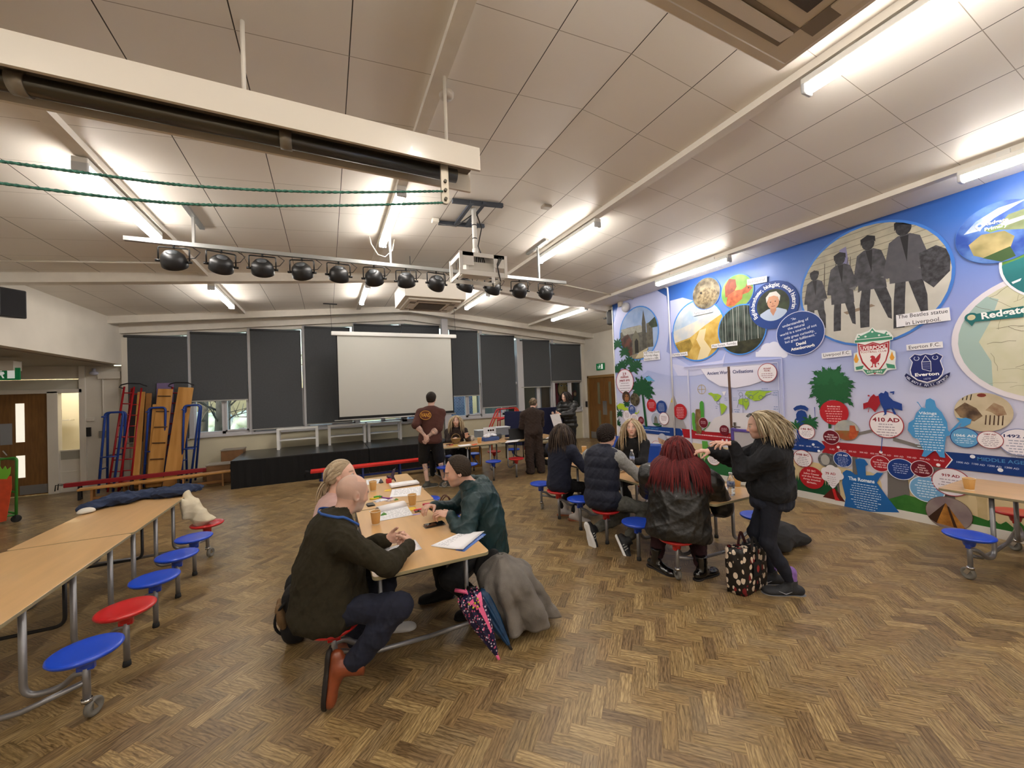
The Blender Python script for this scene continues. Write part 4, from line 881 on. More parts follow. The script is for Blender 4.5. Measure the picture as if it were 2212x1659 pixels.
def cloth(name,S,h,m,parent,seed=0,amp=.006,f=11,d=None,sm=1,extra=None,col=None):
 vs,F=S.mesh(h,smooth=sm);N=vnorm(vs,F)
 disp=(folds(vs,seed,f*.9,d)-.38)*amp*1.2+(folds(vs,seed+50,f*2.4,d)-.38)*amp*1.25+(folds(vs,seed+90,f*5,d)-.38)*amp*.3
 if extra is not None:disp=disp+extra(vs)
 vs=vs+N*disp[:,None];return np_obj(name,vs,F,m,parent,col=None if col is None else col(vs))
M_SKIN=mat('skin','#c58f74',.5,attr='Col',sub=.08,bump=.06,bscale=90)
M_HAIR=mat('hair','#555555',.6,attr='Col',bump=.25,bscale=120,stretch=(1,1,.2),spec=.22)
SK={'fair':(.66,.40,.29),'pink':(.70,.40,.31),'pale':(.72,.48,.37),'warm':(.60,.35,.24)}
def ik(a,c,l1,l2,pole):
 a,c=V(a),V(c);d=c-a;L_=np.linalg.norm(d);
 if L_>(l1+l2)*.999:k=L_/(l1+l2)*1.002;l1*=k;l2*=k
 x=(l1*l1-l2*l2+L_*L_)/(2*L_);hgt=math.sqrt(max(l1*l1-x*x,0));dn=d/L_;p=V(pole);p=p-dn*(p@dn);return a+dn*x+unit(p)*hgt
def head_sdf(S,c,f,u,sc=1.0,jaw=1.0,nose=1.0,female=False):
 f=unit(f);u=unit(V(u)-f*(V(u)@f));r=np.cross(f,u);A=[f,r,u];c=V(c)
 L=lambda a,b,d:c+(f*a+r*b+u*d)*sc
 S.ell(L(-.012,0,.028),V(.099,.077,.090)*sc,A,.03)
 S.ell(L(.030,0,-.03),V(.066,.060*jaw,.082)*sc,A,.04)
 S.ell(L(.045,0,-.078),V(.042,.042*jaw,.032)*sc,A,.03)
 S.ell(L(.074,0,-.096),V(.016,.018*jaw,.015)*sc,A,.022)
 for s in(-1,1):S.ell(L(.052,s*.042,-.022),V(.032,.026,.026)*sc,A,.02)
 if not female:S.cone(L(.080,-.032,.024),L(.080,.032,.024),.012*sc,.012*sc,.018)
 for s in(-1,1):S.ell(L(.100,s*.031,.004),V(.014,.018,.011)*sc,A,.012,'s')
 S.cone(L(.088,0,.012),L(.109*nose,0,-.030),.008*sc,.0125*sc,.012)
 for s in(-1,1):S.ell(L(.097,s*.012,-.034),V(.012,.008,.008)*sc,A,.006)
 for s in(-1,1):S.ell(L(.0805,s*.031,.003),V(.0125,.0125,.0115)*sc,A,.004)
 S.cone(L(.090,-.016,-.060),L(.090,.016,-.060),.0068*sc,.0068*sc,.008);S.cone(L(.087,-.014,-.070),L(.087,.014,-.070),.0075*sc,.0075*sc,.008)
 S.cone(L(.098,-.02,-.065),L(.098,.02,-.065),.0022*sc,.0022*sc,.003,'s')
 for s in(-1,1):
  S.ell(L(-.010,s*.078,-.008),V(.019,.007,.031)*sc,[unit(f+.25*u),unit(r*1.0+f*-.3*s),u],.008);S.ell(L(-.004,s*.085,-.004),V(.010,.005,.018)*sc,A,.005,'s')
 return L,(f,r,u)
def head_col(vs,L,A,base,lips=(.50,.18,.15),brow=(.12,.08,.05),iris=(.10,.12,.13),scalp=None,beard=None,sc=1.0,hand_red=None):
 f,r,u=A;c=L(0,0,0);q=(vs-c)/sc;a,b,d=q@f,q@r,q@u;col=np.tile(V(base),(len(vs),1));nz=.5+.5*np.sin(vs@V(61,47,83)+2*np.sin(vs@V(23,91,37)))
 col*=(1+.05*(nz[:,None]-.5))
 def mix(m,c2):
  m=np.clip(m,0,1)[:,None];col[:]=col*(1-m)+V(c2)*m
 near=np.linalg.norm(q,axis=1)<.17
 ck=np.exp(-(((a-.07)/.03)**2+((np.abs(b)-.04)/.02)**2+((d+.025)/.022)**2));mix(.35*ck,(base[0]*1.02,base[1]*.72,base[2]*.68))
 ns=np.exp(-(((a-.108)/.02)**2+(b/.016)**2+((d+.03)/.02)**2));mix(.35*ns,(base[0]*1.0,base[1]*.68,base[2]*.64))
 if scalp is not None:
  m=near&(d>-.03)&(a<.045+.25*np.maximum(d,0)-.0)&((d<.085)|(a<-.02))&(np.abs(b)<.2);mix(m*.5,scalp)
 if beard is not None:
  m=near*np.clip((-.028-d)/.02,0,1)*np.clip((a-.0)/.02,0,1)*(d>-.13);mix(m*beard[3],beard[:3])
 mix(near*(np.abs(d+.0605)<.0055)*(np.abs(b)<.021)*(a>.085)*.8,lips);mix(near*(np.abs(d+.0705)<.0065)*(np.abs(b)<.018)*(a>.082)*.8,lips)
 mix(near*(np.abs(d+.0655)<.0018)*(np.abs(b)<.021)*(a>.08)*.7,(.2,.06,.05))
 for s in(-1,1):
  e=np.sqrt(((b-s*.031)/.0135)**2+((d-.003)/.0062)**2)
  mix((a>.078)*np.clip((1.35-e)*4,0,1)*.75*near,(.10,.06,.05));mix((a>.078)*np.clip((1-e)*6,0,1)*near,(.75,.72,.70))
  e2=np.sqrt(((b-s*.031)/.006)**2+((d-.003)/.006)**2);mix((a>.078)*np.clip((1-e2)*6,0,1)*near,iris)
  eb=np.abs(d-(.026-.06*np.abs(np.abs(b)-.034)))/.0048;mix((a>.06)*(np.abs(np.abs(b)-.034)<.019)*(b*s>0)*np.clip((1.3-eb)*3,0,1)*.8*near,brow)
  mix(near*np.clip(1-np.linalg.norm(q-V(0,0,0)-(-.004*f+s*.084*r-.004*u),axis=1)/.02,0,1)*.5,(base[0]*.95,base[1]*.62,base[2]*.58))
 return col
def hand_sdf(S,w,d,n,side=1,curl=(.5,.5,.5,.55),spread=.12,thumb=(.5,.3),sc=1.0,k=.006):
 d=unit(d);n=unit(V(n)-d*(V(n)@d));t=np.cross(n,d)*side;w=V(w)
 S.cone(w-d*.02,w+d*.015,.026*sc,.027*sc,.012)
 pc=w+d*.048*sc;S.ell(pc,V(.046,.038,.0145)*sc,[d,t,n],.012);S.ell(w+d*.03*sc+t*.02*sc+n*.006,V(.032,.018,.015)*sc,[d,t,n],.01)
 for i in range(4):
  off=(.029-.0195*i)*sc;ln=(.043,.048,.045,.035)[i]*sc;b=w+d*(.086-(0,.0,.004,.012)[i])*sc+t*off;c=curl[i] if isinstance(curl,(tuple,list)) else curl
  dd=unit(d+t*spread*(1.2-.8*i));ang=0;p=b;r0=(.0095,.0097,.0092,.0082)[i]*sc
  for j,fr in enumerate((1.0,.62,.5)):
   ang+=c*(.9,1.15,.75)[j];q=p+(dd*math.cos(ang)+n*math.sin(ang))*ln*fr;S.cone(p,q,r0*(1-.06*j),r0*(.95-.07*j),k);p=q
 a,b_=thumb;p=w+d*.022*sc+t*.026*sc;td=unit(d*(.75)+t*(1.0-a)+n*a)
 q=p+td*.036*sc;S.cone(p,q,.0135*sc,.0115*sc,.01);td2=unit(td+d*.35+n*b_);q2=q+td2*.031*sc;S.cone(q,q2,.011*sc,.0098*sc,k);q3=q2+unit(td2+n*b_*.7)*.024*sc;S.cone(q2,q3,.0098*sc,.0082*sc,k)
def shoe(parent,ank,toe,up,m_up,m_sole,L_=.275,W_=.05,kind='shoe',name='shoe',sole_h=.022,label=None):
 f=unit(toe);u=unit(V(up)-f*(V(up)@f));r=np.cross(f,u);A=[f,r,u];ank=V(ank);c=ank-u*.075;S=Sdf()
 heel=c-f*.055;tip=c+f*(L_-.075)
 S.ell(heel+u*.018,V(.042,W_*.72,.04),A,.03);S.ell(c+f*.03+u*.02,V(.07,W_*.78,.042),A,.03);S.ell(c+f*(L_*.42)+u*.006,V(.085,W_,.032),A,.03);S.ell(tip-f*.04+u*.0,V(.045,W_*.86,.026),A,.03)
 top=.03 if kind!='boot' else.10
 S.cone(ank-u*.04,ank+u*top,.044,.046 if kind!='boot' else.05,.03);S.cut(c-u*.018,-u);S.cut(ank+u*(top-.0),u)
 vs,F=S.mesh(.0065);o=np_obj(name,vs,F,m_up,parent)
 if label:o['label']=label
 S=Sdf();S.ell(heel-u*.02,V(.05,W_*.8,.03),A,.03);S.ell(c+f*.05-u*.02,V(.09,W_*.8,.03),A,.03);S.ell(c+f*(L_*.42)-u*.02,V(.09,W_*1.06,.03),A,.03);S.ell(tip-f*.04-u*.02,V(.052,W_*.92,.03),A,.03)
 S.cut(c-u*(.018-.006),u);S.cut(c-u*(.018+sole_h),-u);vs,F=S.mesh(.006);np_obj('sole',vs,F,m_sole,o)
 return o
def strands(parent,base,dirs,n_side,steps,rad,cols,eye_avoid,seed=0,name='hair',wave=.0,grav=.35,flat=2.2,target=None,tw=0.0,step=.018,shell=None,mat_=None,face_=None):
 """locks of hair: each starts on the scalp, follows the head down and then falls"""
 rs=np.random.RandomState(seed);VS=[];FS=[];CC=[];off=0;ns=5
 for(p0,d0,L_) in zip(base,dirs,steps):
  p=V(p0).copy();d=unit(d0);pts=[p.copy()];ph=rs.uniform(0,6);c0=V(cols[rs.randint(len(cols))])*rs.uniform(.8,1.2)
  for i in range(int(L_/step)):
   d=unit(d*(1-grav)+V(0,0,-1)*grav*.6+(unit(target-p)*tw if target is not None else 0)+rs.normal(size=3)*.04)
   p=p+d*step
   for(c,R,A) in eye_avoid:
    q=V((p-c)@A[0],(p-c)@A[1],(p-c)@A[2]);m=np.linalg.norm(q/R)
    if m<1.0:q=q/max(m,1e-6);pn=c+A[0]*q[0]+A[1]*q[1]+A[2]*q[2];d=unit(d*.6+(pn-p)*8*.4/step*.02+(pn-pts[-1])/step*.4) if True else d;p=pn
   if wave:p=p+np.cross(d,V(0,0,1))*wave*math.sin(ph+i*.55)*.3
   pts.append(p.copy())
  pts=np.array(pts);m=len(pts)
  if m<3:continue
  if face_ is not None:
   q=(pts-face_[0]);fa,fb,fd=q@face_[1][0],q@face_[1][1],q@face_[1][2]
   if((fa>.055)&(np.abs(fb)<.052)&(fd<.045)&(fd>-.13)).any():continue
  tg=np.gradient(pts,axis=0);tg/=np.maximum(np.linalg.norm(tg,axis=1),1e-9)[:,None]
  ctr=V(eye_avoid[0][0]);nr=pts-ctr;nr=nr-tg*(nr*tg).sum(1)[:,None];nr/=np.maximum(np.linalg.norm(nr,axis=1),1e-9)[:,None];sd=np.cross(tg,nr)
  t=np.linspace(0,1,m);rr=rad*(.75+.5*np.sin(np.pi*np.clip(t*1.1,0,1)))*(1-.75*t**3)
  for k in range(ns):
   a=2*math.pi*k/ns;VS.append(pts+(sd*math.cos(a)*flat+nr*math.sin(a))*rr[:,None])
  for i in range(m-1):
   for k in range(ns):l=(k+1)%ns;FS.append((off+k*m+i,off+l*m+i,off+l*m+i+1,off+k*m+i+1))
  CC.append(np.tile(c0,(m*ns,1))*np.tile(1-.0*t,ns)[:,None]);off+=m*ns
 if shell is not None:
  sv,sf,sc_=shell;VS.append(sv);CC.append(np.tile(V(sc_),(len(sv),1)));FS=np.concatenate([np.array(FS),sf+off])
 return np_obj(name,np.concatenate(VS),np.array(FS),mat_ or M_HAIR,parent,col=np.concatenate(CC))
def scalp_pts(L,A,sc,n,seed,region,lf=.002):
 rs=np.random.RandomState(seed);out=[];f,r,u=A;tries=0
 while len(out)<n and tries<n*40:
  tries+=1;v=unit(rs.normal(size=3));a,b,d=v
  if not region(a,b,d):continue
  out.append((L(-.012+a*(.099+lf),b*(.079+lf),.028+d*(.092+lf)),v))
 return out
def person(label,P,N,face,H=None,hu=None,R=None,hips=None,wr=(None,None),el=((0,0,-1),(0,0,-1)),ank=(None,None),kn=((0,0,1),(0,0,1)),toe=None,foot_up=None,s=1.0,bulk=1.0,belly=0.0,skin='fair',back=0.0,top=None,legs=None,shoes=None,hair=None,hand=(None,None),fine=.004,head_kw={},col_kw={},seed=1,shw=.185,ccol=None,loc=None,pullneck=.0,bare=None,arms=(.29,.255),thighl=(.43,.42),neckl=.165):
 P,N=V(P),V(N);up=unit(N-P);Rv=unit(V(R)-up*(V(R)@up));Fv=np.cross(up,Rv)
 if Fv@V(face)<-9:Fv=-Fv
 rt=thing('person',label,'person',(P[0],P[1],0) if loc is None else loc)
 H=N+unit(up+V(0,0,.6))*neckl*s if H is None else V(H);hu=V(0,0,1) if hu is None else V(hu)
 mid=(P+N)/2-Fv*back;sp=lambda t:P*(1-t)**2+2*mid*t*(1-t)+N*t*t;A3=[Fv,Rv,up]
 sh=[N+Rv*k*shw*s*(bulk*.5+.5)-up*.065*s for k in(1,-1)]
 hp=[P+Rv*k*.095*s for k in(1,-1)]
 W=[wr[0],wr[1]];W=[V(q) if q is not None else sh[i]-up*.5*s+Fv*.06+Rv*(1,-1)[i]*.08 for i,q in enumerate(W)]
 E=[ik(sh[i],W[i],arms[0]*s,arms[1]*s,el[i]) for i in(0,1)]
 AN=[V(q) for q in ank];K=[ik(hp[i],AN[i],thighl[0]*s,thighl[1]*s,kn[i]) for i in(0,1)]
 base=SK[skin] if isinstance(skin,str) else skin
 # -- body
 S=Sdf();L,A=head_sdf(S,H,face,hu,sc=s*.98+.0 if s<1 else s,**head_kw)
 f,r,u=A;nb=sp(1.0);S.cone(L(-.022,0,-.055),nb-up*.02,.054*s,.06*s,.035)
 bs=Sdf();bs.p=list(S.p)
 for t,(ra,rb,rc) in((.02,(.10,.15,.10)),(.35,(.095,.135,.13)),(.72,(.10,.15,.15))):bs.ell(sp(t),V(ra,rb,rc)*s,A3,.06)
 for i in(0,1):
  bs.cone(sp(.93),sh[i],.05*s,.05*s,.05);bs.cone(sh[i],E[i],.045*s,.036*s,.03);bs.cone(E[i],W[i],.038*s,.026*s,.02)
  bs.cone(hp[i],K[i],.075*s,.05*s,.05);bs.cone(K[i],AN[i],.052*s,.034*s,.03)
  if bare=='arms':bs.ell(E[i]*.65+W[i]*.35,V(.04,.04,.08)*s,[np.cross(unit(W[i]-E[i]),unit(V(.3,.2,.9))),np.cross(unit(W[i]-E[i]),np.cross(unit(W[i]-E[i]),unit(V(.3,.2,.9)))),unit(W[i]-E[i])],.03)
 vs,F=bs.mesh(max(.011,fine*1.6) if bare is None else max(.009,fine*1.5));
 parts=[];keep=np.ones(len(vs),bool)
 hb=S.mesh(fine*.95,lo=L(0,0,0)-V(.2,.2,.25),hi=L(0,0,0)+V(.2,.2,.2));parts.append(hb)
 keep&=~(np.linalg.norm(vs-L(0,0,0),axis=1)<.135)
 for i in(0,1):
  if hand[i] is None:continue
  hs=Sdf();hk=dict(hand[i]);hd=V(hk.pop('d'));hn=V(hk.pop('n'));hs.cone(W[i]-unit(hd)*.0-unit(W[i]-E[i])*.07,W[i],.031*s,.026*s,.02);hand_sdf(hs,W[i],hd,hn,**hk);parts.append(hs.mesh(fine*.85))
 Fk=F[keep[F].all(1)];av=[vs];af=[Fk];o_=len(vs)
 for a,b in parts:av.append(a);af.append(b+o_);o_+=len(a)
 vs=np.concatenate(av);F=np.concatenate(af);col=head_col(vs,L,A,base,sc=s,**col_kw)
 if ccol is not None:col=ccol(vs,col,dict(E=E,W=W,K=K,AN=AN,hp=hp,sh=sh))
 np_obj('body',vs,F,M_SKIN,rt,col=col)
 J=dict(bulk=bulk,P=P,N=N,H=H,L=L,A=A,sh=sh,E=E,W=W,K=K,AN=AN,hp=hp,sp=sp,A3=A3,Fv=Fv,Rv=Rv,up=up,s=s,rt=rt)
 # -- trousers
 if legs:
  g=dict(m=None,pad=1.0,end=.93,h=.008,amp=.008,name='trousers',thigh=.088,knee=.066,cuff=.058,seat=1.0);g.update(legs);S=Sdf();pd=g['pad']
  S.ell(P+up*.0,V(.125,.165,.12)*s*(.5+.5*bulk)*g['seat'],A3,.06);S.ell(P+up*.10,V(.11,.15,.1)*s*(.5+.5*bulk),A3,.05)
  for i in(0,1):
   e=K[i]+(AN[i]-K[i])*g['end']
   S.cone(hp[i],K[i],g['thigh']*s*pd,g['knee']*s*pd,.05)
   if g['end']>0.02:S.cone(K[i],K[i]+(AN[i]-K[i])*.5,g['knee']*s*pd,(g['knee']*.55+g['cuff']*.45)*s*pd,.03);S.cone(K[i]+(AN[i]-K[i])*.5,e,(g['knee']*.55+g['cuff']*.45)*s*pd,g['cuff']*s*pd,.02)
  cloth(g['name'],S,g['h'],g['m'],rt,seed+3,g['amp'],13)
  # -- top
 if top:
  g=dict(m=None,h=.0075,amp=.010,name='jumper',sleeve=1.0,th=1.0,hem=.08,chest=1.0,low=1.0,collar=0.0,cuff=.043,f=10,nr=.075,extra=None,col=None,elbow=.055,armh=.066,hemw=1.0);g.update(top);S=Sdf();b=bulk*g['th']
  S.ell(sp(.78),V(.128*g['chest'],.180,.17)*s*b,A3,.06);S.ell(sp(.42)+Fv*belly*.4,V(.125+belly*.5,.160+belly*.25,.17)*s*b*g['low'],A3,.07);S.ell(sp(.1)+Fv*belly*.5,V(.130+belly*.6,.168+belly*.25,.13)*s*b*g['low'],A3,.07)
  hem=P-up*g['hem']*s
  if g['hem']>.0:S.ell(hem+up*.06,V(.135+belly*.4,.172+belly*.2,.10)*s*b*g['low']*g['hemw'],A3,.06)
  for i in(0,1):
   S.cone(sp(.95)-up*.015,sh[i],.066*s*b,.070*s*b,.05)
   if g['sleeve']>0:
    S.cone(sh[i],E[i],g['armh']*s*b,g['elbow']*s*b,.035)
    if g['sleeve']>.52:e=W[i]-unit(W[i]-E[i])*.012;S.cone(E[i],e,g['elbow']*s*b,g['cuff']*s*(.5+.5*b),.03)
  S.ell(N+up*.005,V(.062,.068,.05)*s,A3,.03)
  if g['collar']:S.cone(N-up*.02,N+up*g['collar']+Fv*.012,.073*s,.066*s,.02)
  if g['sleeve'] and g['sleeve']<=.52:
   pass
  if g['collar']:
   S.cone(N+up*(g['collar']*.7)+Fv*.012,N+up*.25+Fv*.03,.046*s,.046*s,.006,'s');S.cut(N+up*(g['collar']+.022)+Fv*.01,unit(up-Fv*.12))
  if g['hem']>0 and g.get('cuthem',True):S.cut(hem,-up)
  o=cloth(g['name'],S,g['h'],g['m'],rt,seed,g['amp'],g['f'],extra=g['extra'],col=g['col']);q=np.empty(len(o.data.vertices)*3);o.data.vertices.foreach_get('co',q);J['tv']=q.reshape(-1,3)+V(*wm(rt).translation)
 return J
def flat_hair(J,color,k=1.04,region=None,lift=.008,seed=0,rough=.004,h=.005,name='hair',cut=None,label=None):
 """short cropped hair: a rough shell over the skull"""
 L,A,s=J['L'],J['A'],J['s'];f,r,u=A;S=Sdf();S.ell(L(-.012,0,.028),(V(.099,.077,.090)+lift)*s,A,.02);S.ell(L(-.045,0,-.02),(V(.058,.066,.06)+lift*.6)*s,A,.02)
 for p,n in(cut or((L(.03,0,.052),f*1.0-u*.75),(L(-.02,0,-.02),f*.85-u*.6),(L(-.04,0,-.062),-u))):S.cut(p,n)
 vs,F=S.mesh(h*.9,smooth=1);N=vnorm(vs,F);rs=np.random.RandomState(seed);w_=np.sin(vs@V(410,250,190)+3*np.sin(vs@V(90,125,160)))*.5+np.sin(vs@V(190,460,280)+seed)*.5
 vs=vs+N*(w_*rough*.7)[:,None];c=np.tile(V(color),(len(vs),1))*(1+.25*w_[:,None]);return np_obj(name,vs,F,M_HAIR,J['rt'],col=np.clip(c,0,1))
def hair_shell(J,color,lift=.010,cuts=(),extra=(),h=.007):
 L,A,s=J['L'],J['A'],J['s'];S=Sdf();S.ell(L(-.014,0,.030),(V(.099,.077,.090)+lift)*s,A,.02);S.ell(L(-.05,0,-.03),(V(.058,.068,.07)+lift*.6)*s,A,.03)
 for c,R,k in extra:S.ell(c,R,A,k)
 for p,n in cuts:S.cut(p,n)
 vs,F=S.mesh(h);return vs,F,color
T_=J_=None
# -- bald man in the olive pullover (nearest)
M_OLIVE=mat('olive_wool','#2d291e',.95,var=.12,vscale=40,bump=.25,bscale=300,spec=.2);M_NAVYJ=mat('navy_chinos','#12172a',.9,var=.12,vscale=20,bump=.15,bscale=400)
M_TAN=mat('tan_leather','#7a3a1e',.32,var=.18,vscale=9,coat=.3);M_SOLE=mat('dark_sole','#1c1512',.7)
wrR,wrL=atz(893,1187,.775),atz(843,1176,.765)
wrR=V(.462,2.585,.775);wrL=V(.345,2.80,.765)
J=person('bald bearded person in olive pullover leaning on the middle table, hands clasped',(-.045,2.665,.485),(.035,2.70,.965),(.90,.42,-.30),H=(.130,2.735,1.125),hu=(.38,.1,1),R=(.20,-1,0),s=1.0,bulk=1.20,belly=.085,back=.075,wr=(wrR,wrL),el=((.2,-.9,-.55),(.3,.5,-.9)),ank=((.085,2.45,.215),(.10,2.86,.10)),kn=((1,-.45,.12),(1,.2,.8)),fine=.0034,skin=(.60,.36,.27),shw=.20,hand=(dict(d=(.05,.95,.28),n=(-.75,.1,-.55),side=-1,curl=(.75,.8,.85,.9),thumb=(.35,.5)),dict(d=(.93,-.30,.12),n=(.25,-.9,.1),side=1,curl=(.8,.85,.9,.95),thumb=(.3,.4))),head_kw=dict(jaw=1.05),col_kw=dict(scalp=(.36,.27,.22),beard=(.50,.46,.43,.55),brow=(.30,.24,.20)),top=dict(m=M_OLIVE,name='pullover',th=1.0,hem=.10,collar=.085,amp=.013,f=10,h=.0065,cuff=.040),legs=dict(m=M_NAVYJ,end=.93,amp=.008,h=.007,thigh=.088,knee=.072,cuff=.066),seed=4,thighl=(.42,.40))
shoe(J['rt'],(.058,2.45,.215),(-.10,-.10,-.96),(.9,-.2,.1),M_TAN,M_SOLE,kind='boot',name='boot',L_=.27)
shoe(J['rt'],(.10,2.86,.10),(.25,.2,-.55),(.7,.1,.6),M_TAN,M_SOLE,kind='boot',name='boot')
mb=MB();up,Fv,Rv,N=J['up'],J['Fv'],J['Rv'],J['N'];vsl=[]
for a in np.linspace(-.9,3.9,26):
 o=Rv*math.cos(a)-Fv*math.sin(a);c=N+up*(.062+.010*math.sin(a))-up*(.08*max(0,-math.sin(a)));rel_=J['tv']-c;hgt=rel_@up;lat=rel_@np.cross(up,o);rad=rel_@o;m=(np.abs(hgt)<.014)&(np.abs(lat)<.014)&(rad>0);rr=rad[m].max()+.005 if m.any() else.09
 vsl+=[Vector(c+o*rr+up*.007),Vector(c+o*(rr+.002)-up*.008)]
mb.add(vsl,[(2*i,2*i+1,2*i+3,2*i+2) for i in range(25)],0,True);ob=mb.build('lanyard',mat('lanyard_blue','#1f4f9c',.6),J['rt']);md=ob.modifiers.new('s','SOLIDIFY');md.thickness=.0015;md.offset=1
# -- woman in pink behind him
M_PINK=mat('pink_wool','#c9a6a0',.9,bump=.2,bscale=260,sheen=.2);M_BLK=mat('black_cloth','#101013',.9,bump=.1,bscale=300)
J=person('blonde person with tied-back hair in pale pink jumper at the middle table',(-.03,3.18,.48),(.03,3.22,1.00),(.80,-.25,.02),H=(.085,3.20,1.170),R=(.1,-1,0),s=.95,bulk=1.0,back=.04,wr=((.15,3.10,.62),(.15,3.30,.62)),el=((.1,-.4,-1),(.2,.6,-.9)),ank=((.32,3.05,.09),(.10,3.30,.09)),kn=((1,-.2,.8),(1,0,.8)),skin=(.68,.42,.32),head_kw=dict(female=True,jaw=.92),col_kw=dict(brow=(.22,.15,.10),lips=(.52,.20,.18)),fine=.0042,top=dict(m=M_PINK,name='jumper',hem=.08,amp=.009,h=.009),legs=dict(m=M_BLK,amp=.006,h=.010),seed=9,shw=.165,hand=(dict(d=(1,.1,0),n=(0,0,-1),side=1,curl=.35),dict(d=(1,-.2,0),n=(0,0,-1),side=-1,curl=.35)))
L,A=J['L'],J['A'];f,r,u=A
sp_=scalp_pts(L,A,1,150,3,lambda a,b,d:d>-.35 and not(a>.30 and d<.62) and a<.80)
bun=L(-.115,0,-.055)
strands(J['rt'],[p for p,v in sp_],[-f*.9+u*.25*v[2]+r*v[1]*.5-u*.3 for p,v in sp_],0,[np.linalg.norm(p-bun)*1.25 for p,v in sp_],.0042,[(.42,.33,.22),(.34,.26,.17),(.50,.41,.29)],[(L(-.012,0,.028),V(.101,.079,.092)*.95,A)],5,grav=.10,target=bun,tw=.45,shell=hair_shell(J,(.36,.28,.185),.003,((L(.045,0,.06),f*1.0-u*.75),(L(-.0,0,-.02),f*.9-u*.55),(L(0,0,-.06),-u))))
st=[(bun+V(*np.random.RandomState(k).normal(size=3))*.012) for k in range(46)]
strands(J['rt'],st,[-f+V(*np.random.RandomState(k+60).normal(size=3))*.4 for k in range(46)],0,[.07+.05*(k%3) for k in range(46)],.0045,[(.46,.37,.25),(.36,.28,.18)],[(L(-.012,0,.028),V(.1,.08,.09)*.95,A)],8,grav=.45,wave=.01,name='bun')
shoe(J['rt'],(.36,3.05,.085),(1,-.2,-.05),(0,0,1),mat('white_trainer','#cfcfd2',.5),mat('white_sole','#dddddd',.6),name='trainer')
shoe(J['rt'],(.10,3.30,.085),(1,.1,-.05),(0,0,1),MATS['white_trainer'],MATS['white_sole'],name='trainer')
# -- man in the teal jacket
M_TEAL=mat('teal_shell','#0d2e32',.5,var=.1,vscale=10,bump=.12,bscale=150)
tealcol=None
J=person('dark-haired person in teal hooded jacket leaning on the middle table',(1.175,3.12,.49),(1.085,3.12,.955),(-.93,.22,-.30),H=(.955,3.115,1.105),hu=(-.25,0,1),R=(.42,.9,0),s=1.0,bulk=1.20,belly=.03,back=.10,wr=((.80,3.33,.79),(.845,2.985,.79)),el=((.2,.7,-.8),(.25,-.9,-.75)),ank=((.85,3.30,.09),(1.05,2.95,.09)),kn=((-1,.3,.8),(-.7,-.3,.8)),skin=(.60,.36,.27),fine=.0038,head_kw=dict(nose=1.03),col_kw=dict(beard=(.34,.26,.21,.45),brow=(.10,.07,.05)),shw=.20,top=dict(m=M_TEAL,name='jacket',hem=.14,low=1.06,collar=.035,amp=.016,f=8,h=.0065,cuff=.045),legs=dict(m=M_BLK,amp=.006),seed=12,hand=(dict(d=(-.75,-.55,.25),n=(-.3,-.2,-1),side=-1,curl=(.6,.65,.7,.75),thumb=(.3,.4)),dict(d=(-.80,.50,.25),n=(-.25,.5,-.9),side=1,curl=(.55,.6,.7,.8),thumb=(.2,.4))))
L,A=J['L'],J['A'];f,r,u=A
flat_hair(J,(.035,.024,.016),lift=.012,seed=2,rough=.004,cut=((L(.052,0,.062),f*1.0-u*.55),(L(.012,0,.0),f*1.0-u*.25),(L(-.03,0,-.045),f*.4-u*.9)))
S=Sdf();N,up,Fv,Rv=J['N'],J['up'],J['Fv'],J['Rv']
for a in np.linspace(-2.0,2.0,13):
 b0=N-Fv*math.cos(a)*.085+Rv*math.sin(a)*.095+up*(.03-.02*math.cos(a));a2=a+.335;b1=N-Fv*math.cos(a2)*.085+Rv*math.sin(a2)*.095+up*(.03-.02*math.cos(a2));S.cone(b0,b1,.034+.018*math.cos(a/1.35),.034+.018*math.cos(a2/1.35),.02)
S.ell(N-Fv*.12-up*.02,V(.055,.10,.04),J['A3'],.04)
cloth('hood',S,.0075,M_TEAL,J['rt'],31,.02,14)
mb=MB();q=J['P']-Rv*.165+up*.03-Fv*.075;mb.bar(Vector(q-up*.0),Vector(q+up*.018+Rv*.03-Fv*.035),.002,.006);mb.build('reflective_tab',mat('reflect','#d8d8c0',.3),J['rt'])
for(a,d) in(((.85,3.30,.09),(-1,.2,0)),((1.05,2.95,.09),(-1,0,0))):shoe(J['rt'],a,d,(0,0,1),M_BLK,M_SOLE)
